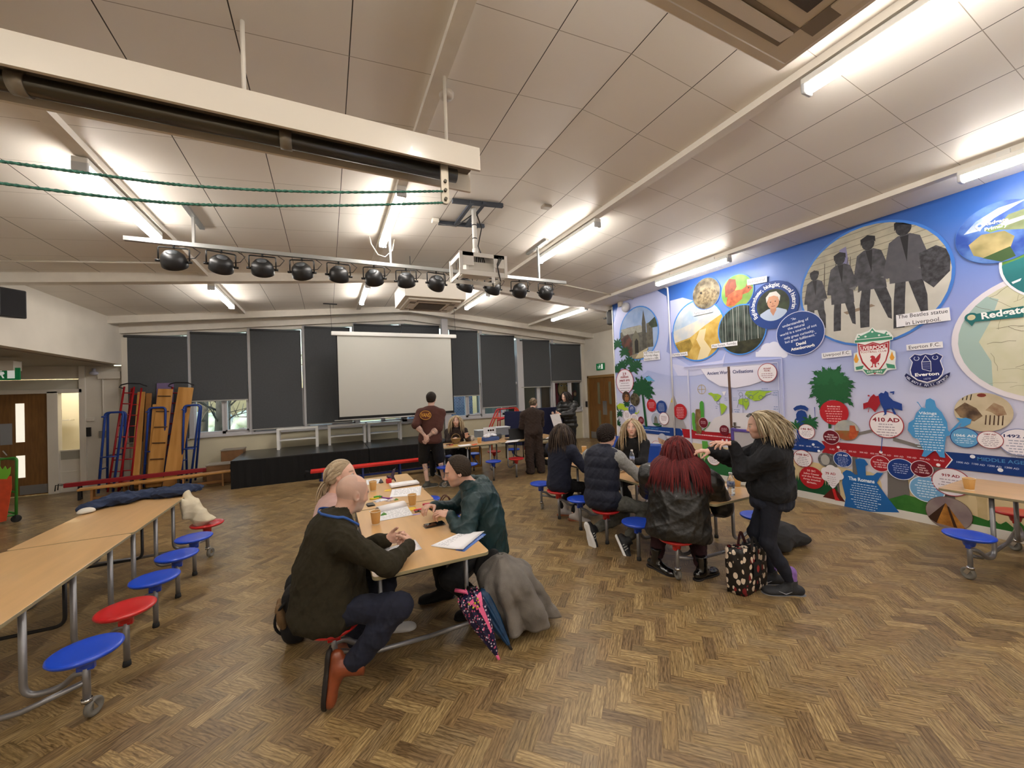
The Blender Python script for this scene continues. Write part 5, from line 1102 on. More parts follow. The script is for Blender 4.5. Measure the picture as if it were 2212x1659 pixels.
# -- standing man in brown T-shirt and shorts
M_BRNT=mat('brown_cotton','#4e2b24',.9,bump=.1,bscale=200)
yq=7.25
def mancol(vs,col,j):
 for i in(0,1):
  for(a,b,rr) in((j['E'][i],j['W'][i],.07),(j['K'][i]*.75+j['AN'][i]*.25,j['K'][i]*.45+j['AN'][i]*.55,.075)):
   d=b-a;t=np.clip(((vs-a)@d)/(d@d),0,1);m=(np.linalg.norm(vs-a-t[:,None]*d,axis=1)<rr)&(t>.02)&(t<.9)
   pat=(np.sin(vs@V(190,130,160)+3*np.sin(vs@V(70,90,50)))>-.1)&m;col[pat]=col[pat]*.45+V(.10,.12,.12)*.4
 return col
J=person('standing person in brown T-shirt and black shorts, hands behind the back',(1.72,yq,.93),(1.755,yq,1.46),(.45,.85,.08),H=(1.775,yq+.03,1.66),R=(.9,-.35,0),s=1.02,bulk=1.12,back=.02,wr=((1.63,yq-.16,.965),(1.585,yq-.17,.99)),el=((1,-.3,-.3),(-1,-.4,-.2)),ank=((1.955,7.22,.10),(1.655,7.32,.10)),kn=((.2,1,0),(-.1,1,0)),skin=(.62,.40,.32),bare='arms',fine=.006,ccol=mancol,shw=.18,col_kw=dict(beard=(.10,.07,.05,.9)),hand=(dict(d=(-.5,-.2,-.9),n=(-.2,.9,-.2),side=-1,curl=.8),dict(d=(.5,-.2,-.85),n=(0,.9,0),side=1,curl=.9)),top=dict(m=M_BRNT,name='t_shirt',sleeve=.5,hem=.10,th=1.0,amp=.006,h=.010,armh=.070,elbow=.070,hemw=1.05,low=1.06),legs=dict(m=mat('black_shorts','#0b0b0d',.8),name='shorts',end=.02,thigh=.118,knee=.105,h=.010,amp=.006),seed=21,thighl=(.44,.42))
flat_hair(J,(.025,.018,.014),lift=.014,seed=3,h=.008)
L,A=J['L'],J['A'];f,r,u=A;up,Fv,Rv=J['up'],J['Fv'],J['Rv']
mb=MB();c=J['sp'](.80)-Fv*.163-Rv*.075;nz=Vector(-Fv);ex=Vector(Rv);ey=Vector(up);O=Vector(c)
ring=[(.105*math.cos(a),.085*math.sin(a)) for a in np.linspace(0,6.283,28)[:-1]];
mb.prism(ring,O,ex,ey,.004,0);mb.prism([(x*.9,y*.88) for x,y in ring],O+nz*.0045,ex,ey,0,1);add_text(mb,'VANS',O+nz*.0055,ex,ey,.10,0,.03,wmax=.165)
mb.build('back_print',[mat('print_orange','#d09a3c',.8),mat('print_dark','#5c2c22',.9)],J['rt'])
M_GREYS=mat('grey_trainer','#4a4a44',.7,var=.2,vscale=20)
for a,d in(((1.955,7.22,.09),(.9,-.25,0)),((1.655,7.32,.09),(.75,.1,0))):shoe(J['rt'],a,d,(0,0,1),M_GREYS,MATS['white_sole'],name='trainer')
# -- seated blonde woman behind the far table and a half-hidden person
M_LACE=mat('black_lace','#17100f',.8,color2='#3a2a26',vscale=25)
J=person('blonde person in black lace top sitting behind the far table',(2.56,8.27,.46),(2.52,8.2,.97),(-.35,-.9,.05),H=(2.51,8.15,1.14),R=(-.9,.35,0),s=.95,wr=((2.40,7.93,.78),(2.64,7.88,.80)),el=((-.5,.2,-1),(.5,.2,-1)),ank=((2.48,7.95,.09),(2.63,7.9,.09)),kn=((0,-1,.8),(0,-1,.8)),skin=(.70,.46,.36),fine=.006,head_kw=dict(female=True,jaw=.9),col_kw=dict(lips=(.5,.14,.13)),top=dict(m=M_LACE,name='blouse',hem=.05,h=.010,amp=.01,armh=.075,elbow=.07),legs=dict(m=M_BLK,h=.012),seed=33,hand=(dict(d=(-.2,-.7,.3),n=(.3,-.3,-1),side=1,curl=.5),dict(d=(-.1,-.5,.8),n=(-.3,-1,0),side=-1,curl=.4)))
def long_hair(J,cols,n,length,seed,rad=.006,region=None,grav=.3,wave=.0,part=0.0,shoulder=1.0,cuts=None,spread=.25,lift=.012,sh_extra=(),fwd=0.0,shellcol=None,h=.008):
 L,A,s=J['L'],J['A'],J['s'];f,r,u=A
 reg=region or(lambda a,b,d:d>-.25 and not(a>.52 and d<.55) and a<.86 and not(a>.2 and d<.1))
 n=int(n*2.6);rad*=.46;P_=scalp_pts(L,A,s,n,seed,reg,lift+.003);rs=np.random.RandomState(seed+1)
 dirs=[r*(np.sign(v[1]-part)*(.12+.55*abs(v[1])+1.6*max(0,v[0])))*1.0+(-f*.55 if v[0]<.35 else f*(.10+fwd))+u*(.1*v[2]-.2)+rs.normal(size=3)*.08 for p,v in P_]
 av=[(L(-.013,0,.029),(V(.099,.077,.090)+lift+.002)*s,A),(L(.02,0,-.05),V(.075,.062,.07)*s,A),(J['sp'](.78),V(.130,.182,.172)*s*J['bulk']*shoulder,J['A3'])]
 for k in(0,1):av.append((J['sh'][k]*.7+J['sp'](.95)*.3,V(.072,.072,.072)*s*J['bulk'],[V(1,0,0),V(0,1,0),V(0,0,1)]))
 sh_extra=tuple(sh_extra)+((L(-.055,0,-.065),V(.052,.074,.095)*s,.03),)
 ct=cuts if cuts is not None else((L(.055,0,.055),f*1.0-u*.5),(L(.012,0,-.01),f*1.0-u*.1),(L(0,0,-.15),-u))
 return strands(J['rt'],[p for p,v in P_],dirs,0,[length*rs.uniform(.72,1.08)+.05*v[2] for p,v in P_],rad,cols,av,seed,grav=grav,wave=wave,face_=(L(0,0,0),A),shell=hair_shell(J,shellcol or tuple(V(cols[0])*.7),lift,ct,sh_extra,h))
long_hair(J,[(.52,.42,.27),(.38,.28,.17),(.62,.52,.36)],110,.36,41,rad=.010,wave=.02,shoulder=1.0)
J=person('mostly hidden dark-clothed person sitting behind the man in brown',(1.94,8.25,.45),(1.95,8.22,.96),(.3,-.9,0),R=(-.95,-.3,0),H=(1.98,8.2,1.12),s=.95,wr=((1.85,7.98,.75),(2.05,8.0,.75)),ank=((1.9,7.9,.09),(2.05,7.85,.09)),kn=((0,-1,.8),(0,-1,.8)),fine=.008,top=dict(m=mat('dark_teal_top','#141e26',.9),h=.012),legs=dict(m=M_BLK,h=.014),seed=35)
flat_hair(J,(.05,.035,.025),lift=.02,h=.008)
# -- woman in brown suit, seen from behind
M_BRS=mat('brown_suit','#2e2019',.9,var=.15,vscale=60,bump=.3,bscale=260)
J=person('standing person in dark brown top and trousers seen from behind',(3.92,7.25,.86),(3.93,7.30,1.30),(.75,.65,-.25),H=(4.02,7.38,1.455),R=(.95,-.3,0),s=.95,bulk=1.14,belly=.02,back=.03,wr=((4.12,7.55,.90),(3.88,7.6,.90)),el=((.5,-.2,-1),(-.5,-.2,-1)),ank=((4.03,7.18,.09),(3.80,7.22,.09)),kn=((0,1,0),(0,1,0)),skin=(.68,.42,.34),fine=.007,head_kw=dict(female=True),top=dict(m=M_BRS,name='top',hem=.08,h=.010,amp=.012,f=12),legs=dict(m=M_BRS,thigh=.115,knee=.10,cuff=.095,end=1.1,h=.010,amp=.014,seat=1.1),seed=44,thighl=(.40,.38),hand=(dict(d=(0,1,0),n=(0,0,-1),side=-1,curl=.5),dict(d=(0,1,0),n=(0,0,-1),side=1,curl=.5)))
L,A=J['L'],J['A'];f,r,u=A;bun=L(-.125,0,.01);sp_=scalp_pts(L,A,1,80,3,lambda a,b,d:d>-.35 and not(a>.35 and d<.6))
strands(J['rt'],[p for p,v in sp_],[-f for p,v in sp_],0,[np.linalg.norm(p-bun)*1.2 for p,v in sp_],.006,[(.10,.07,.045),(.16,.11,.07),(.28,.2,.13)],[(L(-.012,0,.028),V(.101,.079,.092),A)],5,grav=.08,target=bun,tw=.5,shell=hair_shell(J,(.09,.062,.04),.006,((L(.04,0,.06),f*1.0-u*.75),(L(-.0,0,-.02),f*.9-u*.55),(L(0,0,-.06),-u))))
st=[(bun+V(*np.random.RandomState(k).normal(size=3))*.018) for k in range(30)]
strands(J['rt'],st,[V(*np.random.RandomState(k+60).normal(size=3)) for k in range(30)],0,[.10]*30,.006,[(.14,.10,.06),(.24,.18,.11)],[(bun,V(.03,.03,.03),A)],8,grav=.1,target=bun,tw=.5,name='bun')
for a,d in(((4.03,7.18,.085),(.6,.6,0)),((3.80,7.22,.085),(.1,.9,0))):shoe(J['rt'],a,d,(0,0,1),M_BLK,M_SOLE)
# -- woman in black puffer jacket reading a sheet
M_PUF=mat('black_puffer','#1e1e1d',.38,bump=.2,bscale=60)
def quilt(vs):return.014*np.abs(np.sin(vs[:,2]*32+.6*np.sin(vs[:,0]*9)))-.006
J=person('dark-haired person in black puffer jacket holding a printed sheet',(5.42,8.1,.92),(5.36,8.1,1.40),(-.85,-.4,-.28),H=(5.28,8.06,1.55),R=(-.4,.9,0),s=.95,bulk=1.18,wr=((5.02,8.1,1.12),(5.04,7.86,1.14)),el=((.4,.6,-1),(.5,-.5,-1)),ank=((5.35,8.2,.09),(5.45,7.95,.09)),kn=((-1,0,0),(-1,0,0)),skin=(.72,.48,.38),fine=.006,head_kw=dict(female=True,jaw=.9),top=dict(m=M_PUF,name='puffer_jacket',hem=.16,h=.010,amp=.006,extra=quilt,collar=.05,armh=.085,elbow=.078,cuff=.055),legs=dict(m=M_BLK,h=.012),seed=51,thighl=(.44,.42),hand=(dict(d=(-.8,-.3,.1),n=(0,0,1),side=1,curl=.5),dict(d=(-.8,.2,.1),n=(0,0,1),side=-1,curl=.5)))
long_hair(J,[(.018,.014,.013),(.03,.022,.02)],80,.24,45,rad=.009,shoulder=1.05)
S=Sdf();N,up,Fv,Rv=J['N'],J['up'],J['Fv'],J['Rv']
for a in np.linspace(-2.2,2.2,12):S.ell(N-Fv*math.cos(a)*.10+Rv*math.sin(a)*.11+up*.03,V(.05,.05,.045),None,.03)
cloth('hood',S,.010,M_PUF,J['rt'],52,.02,16)
for a in((5.35,8.2,.085),(5.45,7.95,.085)):shoe(J['rt'],a,(-1,-.2,0),(0,0,1),M_BLK,M_SOLE)
t=thing('printed_sheet','printed sheet held out by the person in the black puffer jacket','paper',aty(1202,900,7.85))
c=[aty(1188,896,7.85),aty(1208,893,7.8),aty(1216,919,7.8),aty(1197,924,7.85)];mb=MB();mb.add(c,[(0,1,2,3)]);o=mb.build('sheet',M_PAPER,t);md=o.modifiers.new('s','SOLIDIFY');md.thickness=.002
# -- the four at the mural table
M_NAVYT=mat('navy_cotton','#14192c',.9,bump=.12,bscale=250)
J=person('dark-haired person in navy tunic sitting at the far end of the mural-side table',(2.80,4.50,.47),(2.86,4.50,.985),(.78,.62,-.15),H=(2.90,4.53,1.15),R=(.3,-1,0),s=.95,bulk=1.12,back=.05,wr=((3.16,4.42,.75),(3.15,4.66,.75)),el=((0,-.8,-.7),(.2,.6,-.8)),ank=((2.92,4.36,.11),(2.88,4.62,.11)),kn=((1,0,.8),(1,.2,.8)),skin=(.62,.40,.31),fine=.0045,head_kw=dict(female=True),bare='arms',top=dict(m=M_NAVYT,name='tunic',sleeve=.5,hem=.10,h=.008,amp=.010,armh=.075,elbow=.070),legs=dict(m=M_BLK,h=.009),seed=61,hand=(dict(d=(1,.2,0),n=(0,0,-1),side=1,curl=.4),dict(d=(1,-.1,0),n=(0,0,-1),side=-1,curl=.4)))
long_hair(J,[(.045,.030,.022),(.07,.048,.034),(.03,.02,.016)],120,.34,62,rad=.008,shoulder=1.05)
for a,d in(((2.95,4.33,.09),(.7,-.5,-.2)),((2.93,4.60,.1),(.8,-.2,-.1))):shoe(J['rt'],a,d,(0,.1,1),mat('white_boot','#b9b4b0',.6),mat('gum_sole','#9a5a3c',.6),kind='boot',name='boot')
M_GIL=mat('navy_gilet','#10162a',.75,bump=.25,bscale=40);M_GRM=mat('grey_marl','#8b8b88',.95,var=.15,vscale=80,bump=.2,bscale=300);M_GRT=mat('grey_trousers','#55554f',.9,var=.15,vscale=30,bump=.2,bscale=200)
J=person('person with glasses in navy gilet over grey sleeves, legs folded under the stool',(2.76,3.54,.48),(2.84,3.58,1.02),(.93,.12,-.10),H=(2.915,3.60,1.185),R=(.25,-1,0),s=1.0,bulk=1.12,belly=.01,back=.045,wr=((3.26,3.42,.755),(3.22,3.74,.755)),el=((0,-.9,-.7),(.1,.7,-.8)),ank=((2.86,3.26,.125),(2.70,3.60,.16)),kn=((1,-.5,.6),(1,-.1,.4)),skin=(.66,.42,.33),fine=.004,col_kw=dict(brow=(.03,.02,.015)),top=dict(m=M_GRM,name='sweatshirt',hem=.07,h=.008,amp=.010,cuff=.042),legs=dict(m=M_GRT,h=.0075,amp=.010,end=.90),seed=71,thighl=(.40,.38),hand=(dict(d=(1,.1,0),n=(0,0,-1),side=1,curl=.4),dict(d=(1,-.1,0),n=(0,0,-1),side=-1,curl=.4)),shw=.19)
S=Sdf();sp,A3,up,N,P=J['sp'],J['A3'],J['up'],J['N'],J['P'];b=1.12*1.13
S.ell(sp(.78),V(.131,.176,.165)*b,A3,.05);S.ell(sp(.42),V(.132,.165,.17)*b,A3,.06);S.ell(sp(.05),V(.142,.178,.13)*b,A3,.06)
for i in(0,1):S.cone(sp(.95)-up*.01,J['sh'][i]-J['Rv']*(1,-1)[i]*.02,.07*b,.064*b,.04)
S.cone(N-up*.02,N+up*.045,.078,.072,.02);S.cone(N+up*.03,N+up*.2,.060,.06,.006,'s');S.cut(P-up*.085,-up)
for i in(0,1):S.cut(J['sh'][i]+J['Rv']*(1,-1)[i]*.028,J['Rv']*(1,-1)[i]*1.0+up*.15)
cloth('gilet',S,.0075,M_GIL,J['rt'],72,.010,9,extra=lambda vs:.008*np.abs(np.sin((vs-P)@up*26))-.004)
L,A=J['L'],J['A'];f,r,u=A
flat_hair(J,(.022,.015,.013),lift=.024,seed=7,rough=.009,cut=((L(.060,0,.062),f*1.0-u*.55),(L(.018,0,.0),f*1.0-u*.15),(L(-.02,0,-.045),f*.3-u*.9)))
mb=MB()
for k in(-1,1):
 c=L(.100,k*.033,.0);mb.tube([Vector(c+r*.024*math.cos(a)+u*.019*math.sin(a)-f*.006*abs(math.cos(a))) for a in np.linspace(0,6.2832,17)[:-1]],.0024,6,closed=True);mb.tube([Vector(L(.096,k*.058,.006)),Vector(L(.04,k*.083,.006)),Vector(L(-.02,k*.084,-.004))],.0022,6)
mb.tube([Vector(L(.102,-.010,.003)),Vector(L(.104,0,.006)),Vector(L(.102,.010,.003))],.0022,6);mb.build('glasses',M_BLACK,J['rt'])
M_TRB=mat('black_trainer','#17191d',.6,bump=.2,bscale=90)
for a,d,uu in(((2.845,3.235,.115),(-.05,-.55,-.62),(.75,-.4,.5)),((2.68,3.60,.155),(.08,-.28,-.85),(.9,.2,.2))):
 s_=shoe(J['rt'],a,d,uu,M_TRB,MATS['white_sole'],name='trainer',W_=.048)
 f_=unit(d);u_=unit(V(uu)-f_*(V(uu)@f_));r_=np.cross(f_,u_)
 for sd in(-1,1):
  mb=MB()
  for k in range(3):
   c=V(a)-u_*.055+f_*(.035+.026*k);mb.bar(Vector(c+r_*sd*.047-u_*.022),Vector(c+r_*sd*.034+u_*.018-f_*.012),.009,.006)
  mb.build('shoe_stripe',mat('stripe_grey','#a9a9a6',.6),s_)
J=person('blonde person in black top facing the group across the mural table',(3.93,4.28,.47),(3.90,4.26,1.00),(-.75,-.65,.0),H=(3.86,4.22,1.17),R=(-.3,1,0),s=.96,wr=((3.55,4.33,.76),(3.58,4.05,.76)),el=((.2,.6,-1),(.2,-.6,-1)),ank=((3.7,4.4,.09),(3.7,4.1,.09)),kn=((-1,0,.8),(-1,0,.8)),skin=(.72,.46,.36),fine=.005,head_kw=dict(female=True,jaw=.95),top=dict(m=M_BLK,name='top',hem=.05,h=.010,amp=.01,armh=.075,elbow=.065,sleeve=1.0),legs=dict(m=M_BLK,h=.012),seed=81,hand=(dict(d=(-1,-.2,0),n=(0,0,-1),side=1,curl=.4),dict(d=(-1,.3,.1),n=(0,0,-1),side=-1,curl=.4)))
long_hair(J,[(.48,.38,.24),(.36,.27,.16),(.58,.49,.34)],130,.42,82,rad=.008,shoulder=1.0)
M_LEA=mat('black_leather','#121110',.42,var=.25,vscale=7,bump=.3,bscale=45,coat=.1);M_BURG=mat('burgundy_knit','#2e0f14',.95,bump=.3,bscale=200)
J=person('red-haired person in black leather jacket sitting with back to the viewer',(2.835,2.56,.49),(2.925,2.60,.955),(.75,.66,-.10),H=(2.955,2.635,1.12),R=(.68,-.73,0),s=1.0,bulk=1.50,belly=.03,back=.05,wr=((3.27,2.60,.77),(3.12,2.98,.77)),el=((.2,-.6,-1),(-.7,.3,-1)),ank=((2.99,2.47,.12),(2.785,2.79,.12)),kn=((.75,.66,.35),(.75,.66,.35)),skin=(.70,.46,.38),fine=.006,head_kw=dict(female=True),top=dict(m=M_LEA,name='leather_jacket',hem=.13,h=.0085,amp=.016,f=7,th=.98,chest=1.0,low=1.04,armh=.074,elbow=.066,cuff=.05,hemw=1.02),legs=dict(m=M_BURG,h=.008,amp=.006,thigh=.105,knee=.085,cuff=.062,end=.92),seed=91,shw=.195,thighl=(.41,.40),hand=(dict(d=(.3,1,0),n=(0,0,-1),side=-1,curl=.4),dict(d=(.6,.8,0),n=(0,0,-1),side=1,curl=.4)))
for a,d in(((3.00,2.47,.10),(1,.05,0)),((2.79,2.80,.10),(.15,-1,-.05))):shoe(J['rt'],a,d,(0,0,1),mat('patent_black','#0c0b0c',.15,coat=.6),M_SOLE,kind='boot',name='boot')
long_hair(J,[(.10,.011,.012),(.145,.018,.018),(.065,.008,.010)],330,.44,92,rad=.0085,shoulder=1.06,grav=.42,lift=.026,region=lambda a,b,d:d>-.3 and not(a>.5 and d<.5),shellcol=(.055,.008,.009),wave=.01)
M_NVS=mat('navy_sweat','#0b0d14',.9,bump=.15,bscale=220);M_NVS2=mat('navy_denim','#1a2030',.9,var=.15,vscale=20,bump=.2,bscale=250);M_LEG=mat('navy_leggings','#0e1424',.8,bump=.1,bscale=300)
M_SOCK=mat('purple_sock','#7c5aa0',.8,var=.2,vscale=30,bump=.3,bscale=200)
J=person('standing blonde person in navy sweatshirt and leggings beside the patterned bag',(3.335,2.03,.80),(3.325,2.015,1.225),(-.64,.74,-.20),H=(3.262,2.045,1.385),hu=(-.15,.15,1),R=(.78,.62,0),s=.93,bulk=1.12,back=.03,belly=.01,wr=((3.12,2.42,1.13),(3.085,2.17,1.225)),el=((0,.5,-1),(.1,-.1,-1)),ank=((3.43,2.12,.105),(3.385,1.935,.105)),kn=((-.8,.6,.1),(-.8,.6,.1)),skin=(.66,.40,.31),fine=.0042,head_kw=dict(female=True,jaw=.95),col_kw=dict(brow=(.25,.18,.12)),thighl=(.41,.38),top=dict(m=M_NVS,name='sweatshirt',hem=.02,h=.0068,amp=.014,f=11,th=1.05,armh=.078,elbow=.070,cuff=.046,low=1.03),legs=dict(m=M_LEG,h=.0068,amp=.005,thigh=.082,knee=.062,cuff=.048,end=.94),seed=101,hand=(dict(d=(-.85,.45,.15),n=(0,.2,-1),side=-1,curl=(.35,.4,.5,.6),thumb=(.5,.3),spread=.1),dict(d=(-.85,.5,.22),n=(-.1,.2,-1),side=1,curl=(.25,.35,.5,.6),thumb=(.5,.3),spread=.12)))
S=Sdf();P,up,A3=J['P'],J['up'],J['A3'];S.ell(P-up*.0,V(.138,.162,.13),A3,.05);S.ell(P-up*.06,V(.145,.168,.10),A3,.05);S.cut(P-up*.11,-up);S.cut(P+up*.06,up)
cloth('shirt_tail',S,.0075,M_NVS2,J['rt'],102,.016,14,d=(0,0,1))
long_hair(J,[(.30,.235,.14),(.44,.36,.24),(.20,.145,.085),(.52,.45,.32)],220,.25,103,rad=.0075,shoulder=1.12,wave=.012,lift=.006,grav=.2,fwd=-.5,region=lambda a,b,d:d>-.3 and a<.55 and not(a>.25 and d<.75) and not(a>.05 and d<.1))
L,A=J['L'],J['A'];f,r,u=A
mb=MB()
for k in(-1,1):
 mb.tube([Vector(L(.055,k*.035,.105)+f*.010+r*.026*math.cos(a)+u*.010*math.sin(a)-f*.018*math.sin(a)) for a in np.linspace(0,6.2832,15)[:-1]],.0028,6,closed=True);mb.tube([Vector(L(.045,k*.062,.098)),Vector(L(-.01,k*.094,.06)),Vector(L(-.05,k*.096,.02))],.0026,6)
mb.build('glasses',M_BLACK,J['rt'])
for i,(a,d) in enumerate((((3.43,2.12,.09),(-.75,.55,0)),((3.385,1.935,.09),(-.79,.61,0)))):
 S=Sdf();A_=J['AN'][i];S.cone(A_-V(0,0,.04),A_+V(0,0,.075),.042,.044,.02);vs,F=S.mesh(.007);np_obj('sock',vs,F,M_SOCK,J['rt'])
 s_=shoe(J['rt'],a,d,(0,0,1),mat('grey_runner','#26282d',.7,bump=.3,bscale=120),mat('grey_sole','#6c6e74',.6),name='trainer',L_=.285,W_=.052,sole_h=.034)
 f_=unit(d);r_=np.cross(f_,V(0,0,1));mb=MB();c=V(a)+f_*.06-V(0,0,.065)
 for sd in(-1,1):mb.tube([Vector(c+r_*sd*.045+f_*.05+V(0,0,.012)),Vector(c+r_*sd*.050-f_*.0-V(0,0,.008)),Vector(c+r_*sd*.046-f_*.05+V(0,0,.014))],[.002,.005,.001],6)
 mb.build('side_mark',mat('mark_grey','#7c7e84',.5),s_)
S=Sdf();N,up,Fv,Rv=J['N'],J['up'],J['Fv'],J['Rv']
S.ell(N-Fv*.115+up*.015,V(.05,.10,.075),A3,.03)
cloth('hood',S,.008,mat('hood_black','#0b0b0d',.95,bump=.3,bscale=200),J['rt'],104,.02,16)
# -- MURAL printed on the right hand wall
MX=XM-.004
def PY(x,y):p=atx(x,y,XM);return(-p.y,p.z)
mural=thing('wall_mural','huge printed history mural with round pictures and timeline covering the right wall','mural',(XM,3.0,.1))
def pm(c,var=0.0,vs=30,c2=None):
 return mat('print_%s_%s_%s'%(c,c2 or '',var),'#'+c,.45,var=var,vscale=vs,color2=('#'+c2) if c2 else None,spec=.3)
def clipc(poly,cl):
 out=list(poly);n=len(cl)
 for i in range(n):
  a,b=cl[i],cl[(i+1)%n];inp=out;out=[]
  if not inp:break
  ins=lambda p:(b[0]-a[0])*(p[1]-a[1])-(b[1]-a[1])*(p[0]-a[0])>=-1e-9
  for j in range(len(inp)):
   p,q=inp[j-1],inp[j];ip,iq=ins(p),ins(q)
   if ip!=iq:
    d1=(b[0]-a[0])*(p[1]-a[1])-(b[1]-a[1])*(p[0]-a[0]);d2=(b[0]-a[0])*(q[1]-a[1])-(b[1]-a[1])*(q[0]-a[0]);t=d1/(d1-d2);out.append((p[0]+(q[0]-p[0])*t,p[1]+(q[1]-p[1])*t))
   if iq:out.append(q)
 return out
UC=(-.7,0.0);
def ringp(c,r,n=40,ry=None):return[(c[0]+r*math.cos(2*math.pi*k/n),c[1]+(ry or r)*math.sin(2*math.pi*k/n)) for k in range(n)]
class El:
 def __init__(s,name,layer,label=None,cat=None):s.name=name;s.mb=MB();s.ms=[];s.L=layer;s.k=0;s.label=label;s.clip=None;s.hold=False;El.n=getattr(El,'n',0)+1;s.z=MX-.003*layer-.00004*(El.n%60)
 def m(s,c,**kw):
  m=pm(c,**kw);
  if m not in s.ms:s.ms.append(m)
  return s.ms.index(m)
 def uv(s,pts,c,**kw):
  if s.clip:pts=clipc(pts,s.clip)
  if len(pts)<3:return s
  pts=[(max(x_,-YM+.012),y_) for x_,y_ in pts]
  s.k+=s.hold or 1;s.mb.prism(pts,(s.z-.00003*s.k,0,0),(0,-1,0),(0,0,1),0,s.m(c,**kw));return s
 def px(s,pts,c,**kw):return s.uv([PY(*p) for p in pts],c,**kw)
 def disc(s,cx,cy,ty,c,k=1.0,**kw):
  a=PY(cx,cy);r=abs(PY(cx,ty)[1]-a[1])*k;s.uv(ringp(a,r),c,**kw);return a,r
 def setclip(s,a,r):s.clip=ringp(a,r,36);return s
 def stroke(s,pts,w_,c):
  s.k+=1;h0=s.hold;s.hold=.12
  for(a,b) in zip(pts[:-1],pts[1:]):
   d=Vector((b[0]-a[0],b[1]-a[1]));
   if d.length<1e-6:continue
   n=Vector((-d.y,d.x)).normalized()*w_/2;s.uv([(a[0]-n.x,a[1]-n.y),(b[0]-n.x,b[1]-n.y),(b[0]+n.x,b[1]+n.y),(a[0]+n.x,a[1]+n.y)],c)
  s.hold=h0;return s
 def text(s,t,x0,y0,x1,y1,hpx,c,bold=.02):
  a,b=PY(x0,y0),PY(x1,y1);mx,my=(x0+x1)/2,(y0+y1)/2;h=abs(PY(mx,my-hpx/2)[1]-PY(mx,my+hpx/2)[1]);s.k+=1
  o=((a[0]+b[0])/2,(a[1]+b[1])/2);ang=math.atan2(b[1]-a[1],b[0]-a[0]);ex=(0,-math.cos(ang),math.sin(ang));ey=(0,math.sin(ang),math.cos(ang))
  add_text(s.mb,t,(s.z-.00003*s.k,-o[0],o[1]),ex,ey,h*1.2,s.m(c),bold,wmax=math.dist(a,b));return s
 def lines(s,a,w_,n,dy,c='9a8fa0',th=.006,seed=0):
  r=random.Random(seed+int(a[0]*100));s.k+=1
  for i in range(n):
   ww=w_*r.uniform(.72,1)*math.sqrt(max(.25,1-((i-(n-1)/2)/(n*.75))**2));y=a[1]-i*dy
   x=a[0]-ww/2
   while x<a[0]+ww/2-.004:
    l=min(r.uniform(.012,.04),a[0]+ww/2-x);s.mb.prism([(x,y-th/2),(x+l,y-th/2),(x+l,y+th/2),(x,y+th/2)],(s.z-.00003*s.k,0,0),(0,-1,0),(0,0,1),0,s.m(c));x+=l+.008
  return s
 def done(s):
  o=s.mb.build(s.name,s.ms,mural)
  if s.label:o['label']=s.label
  return o
m=bpy.data.materials.new('mural_print');m.use_nodes=True;nt=m.node_tree;pb=nt.nodes['Principled BSDF']
gm=nt.nodes.new('ShaderNodeNewGeometry');sx=nt.nodes.new('ShaderNodeSeparateXYZ');nt.links.new(gm.outputs['Position'],sx.inputs[0])
mr=nt.nodes.new('ShaderNodeMapRange');mr.inputs['From Max'].default_value=3.8;nt.links.new(sx.outputs[2],mr.inputs[0])
rp=nt.nodes.new('ShaderNodeValToRGB');els=rp.color_ramp.elements;els[0].position=0;els[0].color=lin('#d9d3d6');els[1].position=1;els[1].color=lin('#1c4f9f')
for p_,c_ in((.2,'#d8d6e4'),(.38,'#c6cae8'),(.52,'#a9b4e2'),(.66,'#8d9bd8'),(.8,'#5a7ac4'),(.92,'#2a5eae')):e_=els.new(p_);e_.color=lin(c_)
nt.links.new(mr.outputs[0],rp.inputs[0]);nt.links.new(rp.outputs[0],pb.inputs['Base Color']);pb.inputs['Roughness'].default_value=.38
mb=MB();mb.add([(MX,YM,.1),(MX,-1.6,.1),(MX,-1.6,3.76),(MX,YM,3.76)],[(0,1,2,3)]);mb.build('background_print',m,mural)
E_=El('cloud',1)
for pts,c in(([(1340,640),(1370,622),(1405,618),(1440,640),(1448,700),(1440,760),(1490,790),(1560,790),(1530,800),(1480,812),(1450,812),(1420,806),(1400,800),(1385,812),(1362,812),(1327,800),(1326,700)],'b9c1ea'),([(1448,650),(1475,643),(1500,650),(1450,720)],'b9c1ea'),([(1450,785),(1480,792),(1560,778),(1568,760),(1560,800),(1500,812),(1465,812)],'c9ccec')):E_.px(pts,c)
E_.done()
E_=El('cloud',1);
for cx,cy,ty in((1645,762,755),(1658,755,741),(1672,752,738),(1684,760,750),(1694,765,757)):E_.disc(cx,cy,ty,'dfe2f6')
E_.px([(1633,760),(1696,760),(1696,771),(1633,771)],'dfe2f6');E_.done()
